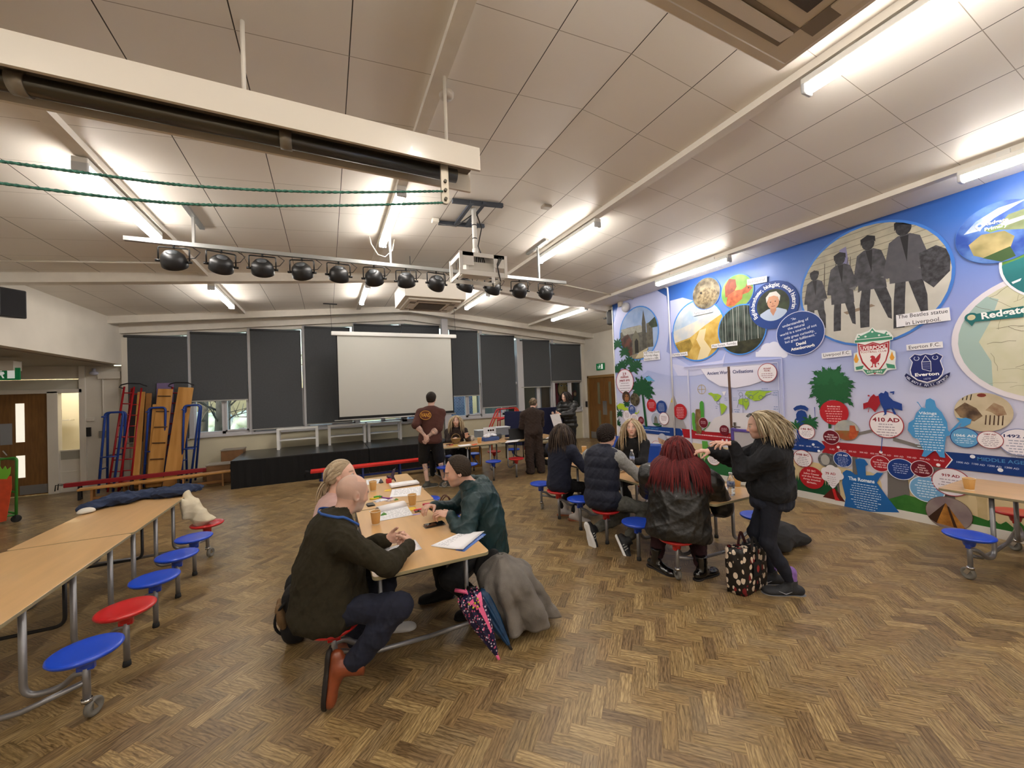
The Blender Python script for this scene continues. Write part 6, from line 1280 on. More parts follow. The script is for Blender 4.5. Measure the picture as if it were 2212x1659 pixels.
# -- round pictures
def picture(name,cx,cy,ty,rim,draw,layer=3,k=.955,label=None,uvc=None):
 E_=El(name,layer,label);
 if uvc:a,r=uvc;E_.uv(ringp(a,r,56),rim)
 else:a,r=E_.disc(cx,cy,ty,rim)
 E_.setclip(a,r*k);draw(E_,a,r*k);E_.clip=None;E_.done();return a,r
def rel(E_,a,r,pts,c,**kw):E_.uv([(a[0]+x*r,a[1]+y*r) for x,y in pts],c,**kw)
FULL=[(-1,-1),(1,-1),(1,1),(-1,1)]
def d_church(E_,a,r):
 R_=lambda p,c,**k:rel(E_,a,r,p,c,**k)
 R_(FULL,'7f9ccb',c2='9db3d8',vs=3);R_([(-1,-.7),(1,-.9),(1,-1),(-1,-1)],'8a7f6a');R_([(-1,.15),(-.6,.3),(.15,.3),(.45,-.05),(.5,-.7),(-1,-.9)],'5c5a52',var=.3,vs=12)
 R_([(-.95,.28),(.15,.30),(.42,.02),(-.8,.02)],'9a9a90',var=.1);R_([(.22,-.6),(.22,.35),(.32,.85),(.42,.35),(.42,-.6)],'4c4a42',var=.2,vs=12);R_([(.45,-.6),(.45,.3),(.75,.35),(.75,-.6)],'5a564a',var=.3,vs=14)
 R_([(-.3,-.75),(-.3,-.1),(-.12,.14),(.05,-.1),(.05,-.75)],'6e6a5a');R_([(-.2,-.75),(-.2,-.3),(-.1,-.18),(0,-.3),(0,-.75)],'26241f');R_([(-.95,-.1),(-.55,.05),(-.35,-.25),(-.35,-.8),(-.95,-.9)],'3a2f2a',c2='6a3e34',vs=6);R_([(.55,.3),(1,.55),(1,.1),(.7,.1)],'2d3b24',var=.4,vs=14)
 R_([(0,-.75),(.5,-.6),(.3,-.95),(-.2,-.95)],'c0b596')
picture('church_picture',1379,720,661,'3f86dc',d_church)
def d_toad(E_,a,r):rel(E_,a,r,FULL,'4a4234',c2='8a8068',vs=9);rel(E_,a,r,[(-.75,-.3),(-.5,.2),(0,.35),(.5,.25),(.8,-.1),(.7,-.5),(0,-.7),(-.6,-.6)],'8c7d5e',c2='574b36',vs=22);rel(E_,a,r,ringp((-.35,.1),.08,10),'17140f')
picture('toad_picture',1526,634,599,'3f6fbe',d_toad,4)
def d_squir(E_,a,r):
 rel(E_,a,r,FULL,'5a8a3c',c2='7f9a4c',vs=5);rel(E_,a,r,[(-.75,-.2),(-.75,.5),(-.45,.9),(-.05,.75),(0,.3),(-.25,-.1)],'7a3a26',var=.2,vs=14);rel(E_,a,r,[(-.75,-.75),(-.6,-.1),(-.1,.1),(.3,.05),(.55,.15),(.62,.32),(.78,.2),(.95,.0),(.7,-.22),(.35,-.25),(.3,-.5),(-.2,-.8)],'b0623c',c2='8a4228',vs=12)
 rel(E_,a,r,ringp((.72,.05),.04,8),'1a0f0a');rel(E_,a,r,[(-1,-.85),(0,-.8),(1,-1),(-1,-1)],'8a6a4a')
picture('squirrel_picture',1593,630,592,'3f78cc',d_squir,4)
def d_beach(E_,a,r):
 rel(E_,a,r,FULL,'9fb4cc',c2='d0d4d2',vs=3);rel(E_,a,r,[(-1,.1),(1,.55),(1,.0),(-1,-.35)],'dcd2bc',c2='b5bcc4',vs=4);rel(E_,a,r,[(-1,-.32),(-.3,-.2),(.3,.12),(1,.42),(1,-1),(-1,-1)],'b08d3a',c2='d0b264',vs=5)
 rel(E_,a,r,[(.1,.0),(.35,.02),(.25,-.35),(.5,-.7),(.3,-1),(-.05,-1),(.1,-.6),(-.05,-.3)],'d9c9a0');rel(E_,a,r,[(-1,-.38),(-.3,-.25),(-.2,-.5),(-.6,-1),(-1,-1)],'7f6a2a',c2='b0923f',vs=9)
picture('beach_picture',1507,714,647,'3f86dc',d_beach,3)
def d_forest(E_,a,r):
 rel(E_,a,r,FULL,'1e2622',c2='46524c',vs=6);rr=random.Random(4);
 for k in range(16):
  x=-.95+k*.125+rr.uniform(-.03,.03);w_=rr.uniform(.012,.03);rel(E_,a,r,[(x,-.55),(x+w_,-.55),(x+w_*.7+.02,1),(x+.02,1)],rr.choice(('8f9690','5e6660','a8aca4')))
 rel(E_,a,r,[(-1,-.5),(1,-.45),(1,-1),(-1,-1)],'3a3a26',c2='22261c',vs=10)
picture('forest_picture',1602,712,657,'3f86dc',d_forest,5)
E_=El('portrait_badge',6);a,r=E_.disc(1671,659,607,'1e3f86');E_.setclip(a,r*.66);R_=lambda p,c,**k:rel(E_,a,r*.66,p,c,**k)
R_(FULL,'232a1e',c2='3a4630',vs=7);R_([(-.85,-1),(-.8,-.45),(-.3,-.22),(.3,-.22),(.8,-.45),(.9,-1)],'b4c4dc');R_([(-.18,-.35),(0,-.7),(.2,-.35)],'c08a70');R_([(-.16,-.1),(-.16,-.4),(.2,-.4),(.2,-.1)],'c08a70')
R_(ringp((.03,.18),.36,24,.44),'cf9c80');R_([(-.38,.2),(-.4,.55),(-.15,.82),(.25,.82),(.48,.5),(.42,.15),(.33,.45),(.1,.58),(-.2,.55),(-.3,.35)],'d9d6d2');
for x in(-.12,.17):R_(ringp((x,.2),.05,10,.028),'3a2a24');R_([(x-.08,.29),(x+.08,.29),(x+.07,.32),(x-.07,.32)],'b5a596')
R_([(0,.18),(.06,.02),(-.02,.02)],'b07a60');R_([(-.12,-.06),(.16,-.06),(.1,-.1),(-.06,-.1)],'8a4a40');E_.clip=None
s_='English broadcaster, biologist, natural historian';n_=len(s_);E_.k+=1;mi=E_.m('e8ecf6')
for i,ch in enumerate(s_):
 ang=math.radians(212-(i+.5)*(212+22)/n_);o=(a[0]+r*.83*math.cos(ang),a[1]+r*.83*math.sin(ang));t_=(math.sin(ang),-math.cos(ang));nn_=(math.cos(ang),math.sin(ang))
 add_text(E_.mb,ch,(E_.z-.00003*E_.k,-o[0],o[1]),(0,-t_[0],t_[1]),(0,-nn_[0],nn_[1]),.088,mi,.02)
E_.done()
E_=El('quote_badge',7);E_.disc(1729,720,672,'c8cdea');E_.disc(1729,720,673.5,'1e3f86')
for t_,x0,y0,x1,y1,h in(("“An",1711,690.5,1721,688,6.5),('understanding of',1692,706,1748,689,6.5),('the natural',1704,711,1740,701,6.5),('world is a source of not',1687,725,1766,702,6.5),('only great curiosity,',1696,732,1761,714,6.5),('but great fulfilment.”',1698,740,1766,722,6.5)):E_.text(t_,x0,y0,x1,y1,h,'dfe4f4',.012)
E_.text('David',1722,744.5,1743,739.5,7.5,'ffffff',.03);E_.text('Attenborough',1711,755.5,1762,745,7.5,'ffffff',.03);E_.done()
def d_square(E_,a,r):
 R_=lambda p,c,**k:rel(E_,a,r,p,c,**k)
 R_(FULL,'bab8b0',c2='c8c6be',vs=4);R_([(-1,-.15),(1,.05),(1,1),(-1,1)],'b3ad9a',c2='a09c8c',vs=8)
 for k in range(9):R_([(-1,.0+.11*k),(1,.12+.11*k),(1,.13+.11*k),(-1,.012+.11*k)],'7f7a6c')
 R_([(-.34,.25),(-.22,.25),(-.26,.75),(-.36,.72)],'7c7aa0')
 for k in range(7):x=-.95+.13*k;R_([(x+.3,-.1),(x+.33,-.1),(x+.36+.05*(k%3),.55),(x+.35+.05*(k%3),.55)],'5c564e')
 R_([(-.3,-.45),(.1,-.38),(.05,-.34),(-.35,-.40)],'8b7a68');
 def fig(x,y,s,col,coat,step,lean=0):
  q=lambda pts,c,**k:R_([(x+px_*s+lean*py_*s,y+py_*s) for px_,py_ in pts],c,**k)
  q([(-.13,-.02),(-.20*step,-.52),(-.17*step-.05,-1.0),(-.15*step+.08,-1.0),(-.1*step+.06,-.5),(.0,-.1),(.1*step,-.5),(.20*step,-.86),(.16*step+.1,-.90),(.22*step+.05,-.5),(.17,0)],'2e2e33',c2='45454b',vs=20)
  q([(-.2,.52),(-.28,.1),(-.30,-.08),(-.22,-.1),(-.22,-coat),(.24,-coat-.03),(.23,-.05),(.32,-.02),(.28,.2),(.2,.52),(.08,.60),(-.08,.60)],col,c2='55555c',vs=12)
  q([(-.05,.58),(.06,.58),(.02,.12)],'232327');q(ringp((.0,.72),.105,18,.135),'3b3b40',c2='2a2a2e',vs=30);q([(-.12,.70),(-.12,.84),(.0,.90),(.12,.84),(.12,.72),(.08,.78),(-.08,.78)],'242428');q([(.15,-.02),(.3,.0),(.26,-.1)],'6a6a6e')
 fig(-.78,-.08,.62,'3c3c42',.30,1,.02);fig(-.36,.02,.74,'3a3a40',.34,.9);fig(.06,.10,.82,'38383e',.22,1.1,-.02);fig(.50,.12,.92,'4e4e55',.20,.9)
 R_([(.66,.32),(.85,.38),(1.0,.25),(.98,-.05),(.8,-.25),(.68,-.1)],'2c2c30',c2='4a4a50',vs=25)
picture('square_picture',0,0,0,'3f78cc',d_square,3,.965,uvc=((-2.51,2.942),.785))
def d_map(E_,a,r):
 rel(E_,a,r,FULL,'c3c4a6',c2='cfcdb8',vs=4);rel(E_,a,r,[(-1,-1),(-.62,-.9),(-.62,-.35),(-.75,0),(-.6,.35),(-.5,.7),(-1,1)],'9fb8b4');rr=random.Random(9)
 for k in range(46):
  x,y=rr.uniform(-.6,.9),rr.uniform(-.9,.9);an=rr.uniform(0,3.1);p=[(a[0]+x*r,a[1]+y*r)]
  for j in range(4):an+=rr.uniform(-.5,.5);p.append((p[-1][0]+math.cos(an)*.05,p[-1][1]+math.sin(an)*.05))
  E_.stroke(p,.0035,rr.choice(('8a8470','77705f','9a9a80')))
picture('map_picture',0,0,0,'dcd8e2',d_map,3,.925,uvc=((-1.13,2.08),.66))
def d_aer(E_,a,r):rel(E_,a,r,FULL,'1f6a70',c2='2c7c80',vs=3);rel(E_,a,r,[(-1,.05),(-.2,.28),(.6,.9),(-1,.9)],'4a7a34',c2='6d9a4a',vs=8);rel(E_,a,r,[(-.86,-.42),(-.7,-.36),(-.72,-.42),(-.84,-.47)],'f2f2f2')
picture('aerial_picture',0,0,0,'e2e0ea',d_aer,4,.955,uvc=((-1.0,2.83),.42))
def d_globe(E_,a,r):
 R_=lambda p,c,**k:rel(E_,a,r,p,c,**k)
 R_(FULL,'2a4a9c',c2='5f86c8',vs=5);R_([(-.1,.1),(.2,.5),(.9,.6),(1,0),(.5,-.1)],'6f7a58',c2='8c9670',vs=6);R_([(-.8,.2),(-.5,.55),(0,.8),(.6,.85),(.3,.7),(-.1,.5),(-.45,.2)],'8fa8cc',c2='dfe6ee',vs=9);R_([(-.3,.15),(.1,.3),(.6,.35),(1,.2),(.5,.22),(.1,.15)],'c9d2d8');R_([(-.7,-.2),(-.4,.05),(.1,0),(.3,-.25),(.2,-.6),(-.3,-.8),(-.6,-.6)],'b9a878',c2='8c8458',vs=5)
 R_([(-.4,-.75),(.2,-.55),(.3,-.9),(0,-1)],'3f5a34');R_([(-.35,.2),(0,.25),(.2,.12),(-.2,.05)],'7e9a5a')
picture('globe_picture',0,0,0,'3f6fc4',d_globe,5,.99,uvc=((-1.40,3.20),.315))
E_=El('place_marker',7);E_.text('Redgate',2127,486,2180,474,8.5,'f4f6f8',.03);E_.text('Primary',2128,497.5,2178,485.5,8.5,'f4f6f8',.03);a,r=E_.disc(2118,489,483,'f4f6f8');E_.uv(ringp(a,r*.5,16),'5f86c8');E_.uv([(a[0]-r*.8,a[1]-r*.5),(a[0]+r*.8,a[1]-r*.5),(a[0],a[1]-r*2)],'f4f6f8');E_.done()
E_=El('place_banner',6);E_.px([(2100,680),(2213,661),(2213,685),(2100,696)],'1f6a6c');a,r=E_.disc(2100,686,676,'1f6a6c');E_.uv([(a[0]-r*.85,a[1]-r*.4),(a[0]+r*.85,a[1]-r*.4),(a[0],a[1]-r*1.9)],'1f6a6c');E_.uv(ringp(a,r*.6,18),'c9c4a2')
E_.text('Redgate',2121,684,2220,668,17,'f2f4f4',.03);E_.done()
def caption(name,box,txts,layer=8):
 E_=El(name,layer);E_.px(box,'e6e6ec')
 for t_ in txts:E_.text(*t_,'ffffff' if 0 else '3a3a44',.006)
 E_.done()
caption('caption',[(1616,604),(1659,596),(1659.5,609),(1616.5,617)],[('Red Squirrel.',1619,610.5,1656,603,7)])
caption('caption',[(1500,674),(1541,666),(1541.5,674),(1500,683)],[('Natterjack Toad.',1502,678,1539.5,670,6.5)])
caption('caption',[(1539,744.5),(1595,736),(1595.5,746),(1539,752.5)],[('Pine Forest, Formby.',1541,748.5,1593.5,741,6.5)])
caption('caption',[(1454,764),(1487,759.5),(1488,768),(1454,771)],[('Formby beach.',1455.5,767,1486,763.5,5.5)])
caption('caption',[(1392,760),(1427,757.5),(1428,776.5),(1393,780)],[('Holy Trinity Church',1393.5,762.5,1426,760,5),('in Formby village,',1393.5,769,1424,766.5,5),('founded in c.1880.',1394,776,1425,773,5)])
caption('caption',[(1938,681),(2053,664),(2056,692),(1939,707)],[('The Beatles statue',1942,685.5,2050,672,10),('in Liverpool.',1959,699,2034,689,10)])
caption('caption',[(1777,763),(1841,756),(1842.5,768),(1778,775)],[('Liverpool F.C.',1781,768,1838,761.5,8)])
caption('caption',[(1960,745),(2038.5,737.5),(2039.5,751),(1961,757.5)],[('Everton F.C.',1965.5,751.5,2033,744,9)])
cq=lambda pts:[(1820+x/8.848,700+y/8.848) for x,y in pts]
E_=El('club_crest',8,'red and green shield crest on the mural')
E_.px(cq([(245,320),(300,190),(380,180),(520,130),(590,65),(660,120),(850,120),(930,160),(990,240),(985,300),(930,310),(925,480),(1030,520),(1040,660),(1030,740),(1050,860),(880,880),(810,965),(650,960),(490,975),(400,890),(250,905),(240,770),(235,560),(310,540),(300,370),(245,370)]),'e2e8e6')
E_.px(cq([(255,315),(970,240),(972,290),(258,362)]),'3f8a6c');E_.px(cq([(290,290),(330,205),(370,230),(540,150),(590,80),(640,145),(820,190),(860,140),(930,230),(880,235),(300,300)]),'4a9478')
for x,y in((460,240),(720,215),(590,150),(330,250),(880,190)):a=PY(*cq([(x,y)])[0]);E_.uv(ringp(a,.012,12),'dfe8e2')
E_.px(cq([(310,370),(450,400),(600,345),(740,380),(918,320),(915,520),(860,700),(760,850),(640,960),(500,860),(390,740),(330,560)]),'a41e2c');E_.px(cq([(335,400),(450,425),(600,370),(740,405),(890,355),(885,530),(835,700),(740,835),(640,925),(520,840),(415,715),(355,560)]),'ece6e6')
E_.px(cq([(350,410),(450,430),(600,375),(740,410),(880,365),(880,465),(355,520)]),'a41e2c');E_.text('LIVERPOOL',*cq([(362,478)])[0],*cq([(868,432)])[0],9,'f4ecec',.03);E_.text('FOOTBALL CLUB',*cq([(375,548)])[0],*cq([(860,512)])[0],4.5,'a03038',.01)
E_.px(cq([(550,640),(560,610),(600,600),(640,620),(650,660),(700,600),(750,550),(745,640),(710,720),(660,745),(720,740),(720,790),(690,750),(660,760),(660,800),(680,825),(640,826),(630,760),(610,760),(600,826),(550,832),(590,790),(590,740),(550,700),(575,650)]),'b02c38')
for x in(285,968):E_.px(cq([(x-48,680 if x<500 else 640),(x-20,600 if x<500 else 570),(x,560 if x<500 else 520),(x+22,620 if x<500 else 590),(x+48,680 if x<500 else 640),(x+20,740 if x<500 else 690),(x-20,740 if x<500 else 690)]),'e0a03a')
E_.px(cq([(410,860),(500,880),(650,870),(790,860),(870,840),(790,950),(640,930),(490,960)]),'3f8a6c');E_.px(cq([(270,820),(430,790),(400,860),(285,880)]),'3f8a6c');E_.px(cq([(850,750),(1015,780),(1030,850),(880,840)]),'3f8a6c');E_.text('EST·1892',*cq([(490,915)])[0],*cq([(780,905)])[0],4.5,'dfe8e2',.02);E_.done()
E_=El('club_crest',8,'navy shield crest with tower on the mural')
E_.px(cq([(1205,985),(1240,940),(1300,980),(1500,1110),(1640,1150),(1790,1110),(1980,960),(2080,920),(2060,1000),(1900,1130),(1640,1210),(1400,1160),(1260,1070)]),'1f2456');E_.px(cq([(1295,650),(1400,568),(1510,590),(1600,560),(1720,580),(1820,545),(1945,610),(1895,700),(1955,860),(1930,970),(1850,1060),(1640,1125),(1450,1080),(1330,990),(1305,880),(1350,730)]),'e8e8f2')
E_.px(cq([(1310,655),(1400,580),(1510,602),(1600,572),(1720,592),(1820,558),(1930,615),(1880,700),(1940,860),(1915,960),(1840,1045),(1640,1105),(1460,1060),(1345,975),(1322,880),(1365,730)]),'1f2a6c')
cw=lambda pts:[PY(*q) for q in cq(pts)]
for x,y in((1435,660),(1790,640)):a=PY(*cq([(x,y)])[0]);E_.stroke([(a[0]+.022*math.cos(t_),a[1]+.022*math.sin(t_)) for t_ in np.linspace(math.radians(120),math.radians(420),14)],.007,'c5cbe6')
E_.stroke(cw([(1535,720),(1605,600),(1705,715),(1535,720),(1545,860),(1715,905),(1705,715)]),.005,'eef0fa')
for y in(745,775,805,835):E_.stroke(cw([(1550,y),(1695,y+10)]),.003,'a8b0d8')
E_.text('Everton',*cq([(1405,975)])[0],*cq([(1865,945)])[0],8,'ffffff',.03);E_.text('1878',*cq([(1570,1052)])[0],*cq([(1700,1042)])[0],4.5,'a8b0d8',.01)
s_='NIL SATIS NISI OPTIMUM';P_=cw([(1255,1010),(1330,1075),(1450,1140),(1640,1178),(1820,1140),(1940,1070),(2025,990)])
E_.k+=1;mi=E_.m('d8dcf0');
for i,ch in enumerate(s_):
 f_=(i+.5)/len(s_)*(len(P_)-1);j=int(f_);q=f_-j;o=(P_[j][0]*(1-q)+P_[j+1][0]*q,P_[j][1]*(1-q)+P_[j+1][1]*q);d=Vector((P_[j+1][0]-P_[j][0],P_[j+1][1]-P_[j][1])).normalized()
 add_text(E_.mb,ch,(E_.z-.00003*E_.k,-o[0],o[1]),(0,-d.x,d.y),(0,d.y,d.x),.034,mi,.02)
E_.done()
# -- lower scenery
E_=El('ground_print',1)
E_.uv([(-2.3,.1),(1.6,.1),(1.6,.62),(-1.0,.62),(-1.62,.55),(-2.0,.5)],'c9b48a',c2='bfa97c',vs=8)
for u in(-2.75,-2.35,-1.95,-1.6):E_.uv([(u,.1)]+[(u+.14+.14*math.cos(t_),.36+.16*math.sin(t_)) for t_ in np.linspace(math.pi,0,10)]+[(u+.28,.1)],'d8c49a')
E_.uv([(-5.6,.1),(-2.5,.1),(-2.5,.5),(-3.3,.55),(-4.4,.6),(-5.6,.62)],'d9c69c');E_.done()
E_=El('stone_pillars',2)
for u0,u1 in((-2.42,-2.22),(-2.02,-1.84),(-2.78,-2.70),(-3.02,-2.94)):E_.uv([(u0,.15),(u1+.02,.15),(u1-.01,.72),(u0+.02,.72)],'6f6b68')
E_.px([(1822,941),(1890,926),(1892,932),(1823,947)],'7b7775');E_.px([(1930,944),(2010,968),(2010,975),(1930,952)],'7b7775');E_.done()
def grass(E_,u0,u1,v0,v1,c,seed,n=60):
 r_=random.Random(seed);pts=[(u0,v0)]
 for k in range(n+1):f_=k/n;pts.append((u0+(u1-u0)*f_,v1*(.6+.4*r_.random()) if k%2 else v1*.45+v0*.3))
 pts.append((u1,v0));E_.uv(pts,c)
E_=El('grass_print',3);grass(E_,-5.5,-4.35,.1,.58,'2a6a3c',1,30);grass(E_,-4.4,-3.7,.1,.42,'1f5a34',5,26);grass(E_,-3.72,-2.95,.1,.46,'1c5232',2,44);E_.uv([(-2.6,.1),(-2.25,.3),(-1.9,.25),(-1.6,.17),(-1.1,.1)],'3f7a34',c2='2f6a2c',vs=10);grass(E_,-1.7,1.0,.1,.26,'2f7030',3,60);E_.done()
def palm(E_,cx,cy,R,c,seed,n=13,trunk=None,down=.5):
 r_=random.Random(seed);E_.k+=1;E_.hold=.7
 for k in range(n):
  an=math.radians(-25+230*k/(n-1));L_=R*r_.uniform(.8,1.1);p=(cx,cy);pts=[p];dv=Vector((math.cos(an),math.sin(an)))
  for j in range(6):dv=(dv+Vector((0,-.16*down*2))).normalized();p=(p[0]+dv.x*L_/6,p[1]+dv.y*L_/6);pts.append(p)
  up=[];lo=[]
  for j,q in enumerate(pts):
   d=Vector((pts[min(j+1,6)][0]-pts[max(j-1,0)][0],pts[min(j+1,6)][1]-pts[max(j-1,0)][1])).normalized();nn=Vector((-d.y,d.x));w_=R*.16*math.sin(math.pi*min(1,(j+.6)/6.6));up.append((q[0]+nn.x*w_,q[1]+nn.y*w_));lo.append((q[0]-nn.x*w_*1.3-d.x*w_*.2,q[1]-nn.y*w_*1.3-d.y*w_*.2))
  sp_=[]
  for j in range(6):sp_+=[up[j],((up[j][0]+up[j+1][0])/2*.6+.4*pts[j][0],(up[j][1]+up[j+1][1])/2*.6+.4*pts[j][1])]
  sl=[]
  for j in range(6):sl+=[lo[j],((lo[j][0]+lo[j+1][0])/2*.5+.5*pts[j][0],(lo[j][1]+lo[j+1][1])/2*.5+.5*pts[j][1])]
  E_.uv(sp_+[pts[-1]]+sl[::-1],c)
 E_.uv(ringp((cx,cy),R*.28,14),c);E_.hold=False
E_=El('palm_tree',4,'large dark green palm with dense crown on the mural');a=PY(1797,832);palm(E_,a[0],a[1],.30,'1f5a34',3,17,down=.45);palm(E_,a[0]-.02,a[1]+.06,.22,'23623a',5,15,down=.2);palm(E_,a[0],a[1]-.12,.30,'1f5a34',8,9,down=.75);E_.px([(1790,870),(1796,870),(1797,925),(1791,925)],'1f4a2c');E_.done()
E_=El('palm_tree',4,'slim palm tree at the left of the mural');a=PY(1388,842);palm(E_,a[0],a[1],.40,'1c4f30',11,13,down=.5);E_.px([(1387,850),(1391,850),(1400,922),(1395,922)],'1c4f30');E_.done()
E_=El('leafy_branch',4);a=PY(1345,775)
for k,(x,y) in enumerate(((1335,745),(1350,762),(1345,790),(1368,798),(1333,800),(1360,782),(1378,790))):q=PY(x,y);palm(E_,q[0],q[1],.20,'1c4f30',20+k,9,down=.3)
E_.done()
E_=El('leafy_branch',4)
for k,(x,y) in enumerate(((1331,880),(1340,895),(1336,915),(1355,874))):q=PY(x,y);palm(E_,q[0],q[1],.14,'1c4f30',30+k,8,down=.3)
E_.done()
E_=El('dinosaur',5);E_.px([(1334,876),(1340,871),(1348,872),(1352,880),(1362,882),(1372,888),(1378,892),(1383,884),(1381,891),(1374,897),(1366,894),(1356,893),(1352,888),(1345,884),(1337,884)],'a9c438');E_.done()
E_=El('flying_reptile',4);E_.px([(1388,813),(1397,815),(1404,812),(1407,816),(1417,824),(1408,822),(1403,824),(1398,821),(1395,816)],'5fa6d4');E_.done()
E_=El('pyramid',2);E_.px([(1455,850),(1484,926),(1432,922)],'b6b2b4');E_.px([(1455,850),(1462,870),(1450,869)],'dcc84a');E_.px([(1484,926),(1455,850),(1458,925)],'a3a0a4');E_.px([(1430,945),(1480,950),(1500,1010),(1400,1010)],'b3b0b2');E_.done()
E_=El('shrub_print',2);E_.px([(1430,918),(1412,922),(1410,926),(1430,927)],'1c4f30');E_.done()
Z1,Z0=.868,.700
def band(E_,u0,u1,c,tip=True,notch=True):
 zm=(Z0+Z1)/2;p=[(u0,Z0),(u1-(.09 if tip else 0),Z0)]+([(u1+.03,zm)] if tip else[])+[(u1-(.09 if tip else 0),Z1),(u0,Z1)]+([(u0+.1,zm)] if notch else[]);E_.uv(p,c)
E_=El('timeline_band',3,'blue band at the left end of the timeline');ux=lambda x,y=940:PY(x,y)[0]
band(E_,ux(1372),ux(1478),'1c3f86',True,False);E_.text('ANCIENT HISTORY',1388,924,1424,926.5,4,'4f8ac0');
for t_,x in zip(('10000','9000','8000','7000'),(1388,1404,1419,1434)):pass
E_.lines((ux(1415),.775),1.1,1,.1,'c8d0ea',.018);E_.done()
E_=El('timeline_band',3,'red band left of the mural doors');E_.uv([(ux(1478)-.04,Z1),(ux(1478)-.0,Z0),(ux(1600)-.05,Z0),(ux(1607),(Z0+Z1)/2),(ux(1600)-.05,Z1)],'a81e2a');E_.stroke([(ux(1600)-.04,Z1),(ux(1608),(Z0+Z1)/2),(ux(1600)-.04,Z0)],.02,'ffffff');E_.lines((ux(1545),.785),1.0,1,.1,'e8c8d0',.018)
for x in(1562,1571):a=PY(x,951);E_.uv(ringp(a,.02,14),'f2e8ee')
E_.done()
E_=El('timeline_band',3,'blue band behind the standing person');band(E_,ux(1606),ux(1782,955),'1c3f86',True,False)
for t_,x0,y0,x1,y1 in(('400 BC',1711.5,960.5,1722,961.5),('300 BC',1727,962,1738,963),('200 BC',1742.5,963.5,1754,964.5),('100 BC',1759,965,1771,966.5)):E_.text(t_,x0,y0,x1,y1,3,'cfd6ee')
for x,y in((1758,960),(1770,974)):E_.uv(ringp(PY(x,y),.018,14),'e8ecf6')
E_.done()
E_=El('timeline_band',3,'red band in the middle of the timeline');E_.uv([(ux(1776,960),Z1),(ux(1784,965),(Z0+Z1)/2),(ux(1776,970),Z0-.0),(ux(2042,1000),Z0-.02),(ux(2058,1000),(Z0+Z1)/2),(ux(2042,980),Z1)],'a01e28');E_.stroke([(ux(2044,980),Z1),(ux(2060,1000),(Z0+Z1)/2),(ux(2044,1000),Z0-.02)],.018,'f4f0f4')
for t_,x0,y0,x1,y1 in(('0 AD',1793.5,970,1804,971),('100 AD',1812,972,1829,974),('200 AD',1834.5,974.5,1851,976.5),('300 AD',1858,976.5,1875.5,978.5),('400 AD',1881,979,1900,981),('500 AD',1906,981.5,1926,984),('600 AD',1932.5,984.5,1953,987),('700 AD',1960,987,1981,989.5),('800 AD',1988,990,2010,992.5),('900 AD',2018,993,2041,996)):E_.text(t_,x0,y0,x1,y1,4,'e4bcc4')
for x,y in((1812,965.5),(1904,976.5),(2028,1004)):E_.uv(ringp(PY(x,y),.018,14),'f4eef2')
E_.done()
E_=El('timeline_band',3,'navy band at the right end of the timeline');E_.uv([(ux(2042,980),Z1),(ux(2060,1000),(Z0+Z1)/2),(ux(2044,1000),Z0-.02),(1.0,Z0-.02),(1.0,Z1)],'17397c');E_.text('MIDDLE AGES',2112,991,2222,1001,9,'4f8cc4',.01)
for t_,x0,y0,x1,y1 in(('1000 AD',2067,997.5,2094,1001),('1100 AD',2100,1001,2128,1005),('1200 AD',2134,1005,2164,1009),('1300 AD',2171,1009,2202,1013)):E_.text(t_,x0,y0,x1,y1,4.5,'c2cbe6')
for x,y in((2102,986),(2162,1015)):E_.uv(ringp(PY(x,y),.02,14),'eef0f8')
E_.done()
def badge(cx,cy,ty,fill,rim,head=None,hc='8c1c30',hh=6,hw=14,tl='a59aa8',nl=4,layer=6,hy=-.35,extra=None,label=None):
 E_=El('badge',layer,label);a,r=E_.disc(cx,cy,ty,rim);E_.uv(ringp(a,r*.94,40),fill)
 if head:
  for i,(t_,w_,dy) in enumerate(head):E_.k+=1;add_text(E_.mb,t_,(E_.z-.00003*E_.k,-a[0],a[1]+r*dy),(0,-1,0),(0,0,1),r*hh,E_.m(hc),.03,wmax=r*w_)
 if nl:E_.lines((a[0],a[1]+r*hy),r*1.35,nl,r*.2,tl,r*.07)
 E_.done()
badge(1351,824,797,'e6e2ec','b0485c',[('3.9',.4,.60),('million',.9,.36),('years ago',1.2,.10)],hh=.30,nl=4,hy=-.14)
for args in((1354,857,845,'5a4030','ape'),(1373,863,849,'6a624c','herd')):
 def dd(E_,a,r,c=args[3]):rel(E_,a,r,FULL,c,c2='2a221a',vs=14)
 picture('small_picture',args[0],args[1],args[2],'2a241e',dd,6,.98)
E_=El('ape_face',7);a=PY(1355,858);E_.uv(ringp((a[0]+.01,a[1]-.02),.07,18,.09),'9a6a44');
for s_ in(-.03,.04):E_.uv(ringp((a[0]+s_,a[1]+.02),.014,10),'1c120c')
E_.uv([(a[0]-.03,a[1]-.07),(a[0]+.05,a[1]-.07),(a[0]+.03,a[1]-.085),(a[0]-.01,a[1]-.085)],'5a2a20');E_.done()
badge(1367,885,874,'1e3f86','d0d6ee',[('6,000',.9,.5),('years ago',1.1,.2)],hc='e8ecf6',hh=.3,nl=4,hy=-.1,tl='8fa0cc',layer=8)
badge(1356,898,886,'ece8ee','c8a0ac',nl=5,hy=.5,tl='8c4a60',layer=7);badge(1372.5,906,893,'ece8ee','c8a0ac',nl=6,hy=.6,tl='8c4a60',layer=8);badge(1387,908,899,'6c1626','d8c8d0',nl=4,hy=.4,tl='d8b0bc',layer=8)
badge(1409,875.5,862,'b01e28','b01e28',nl=5,hy=.45,tl='e4b4bc');badge(1430.5,879.5,865,'1e3f86','1e3f86',nl=6,hy=.5,tl='b4c0e0')
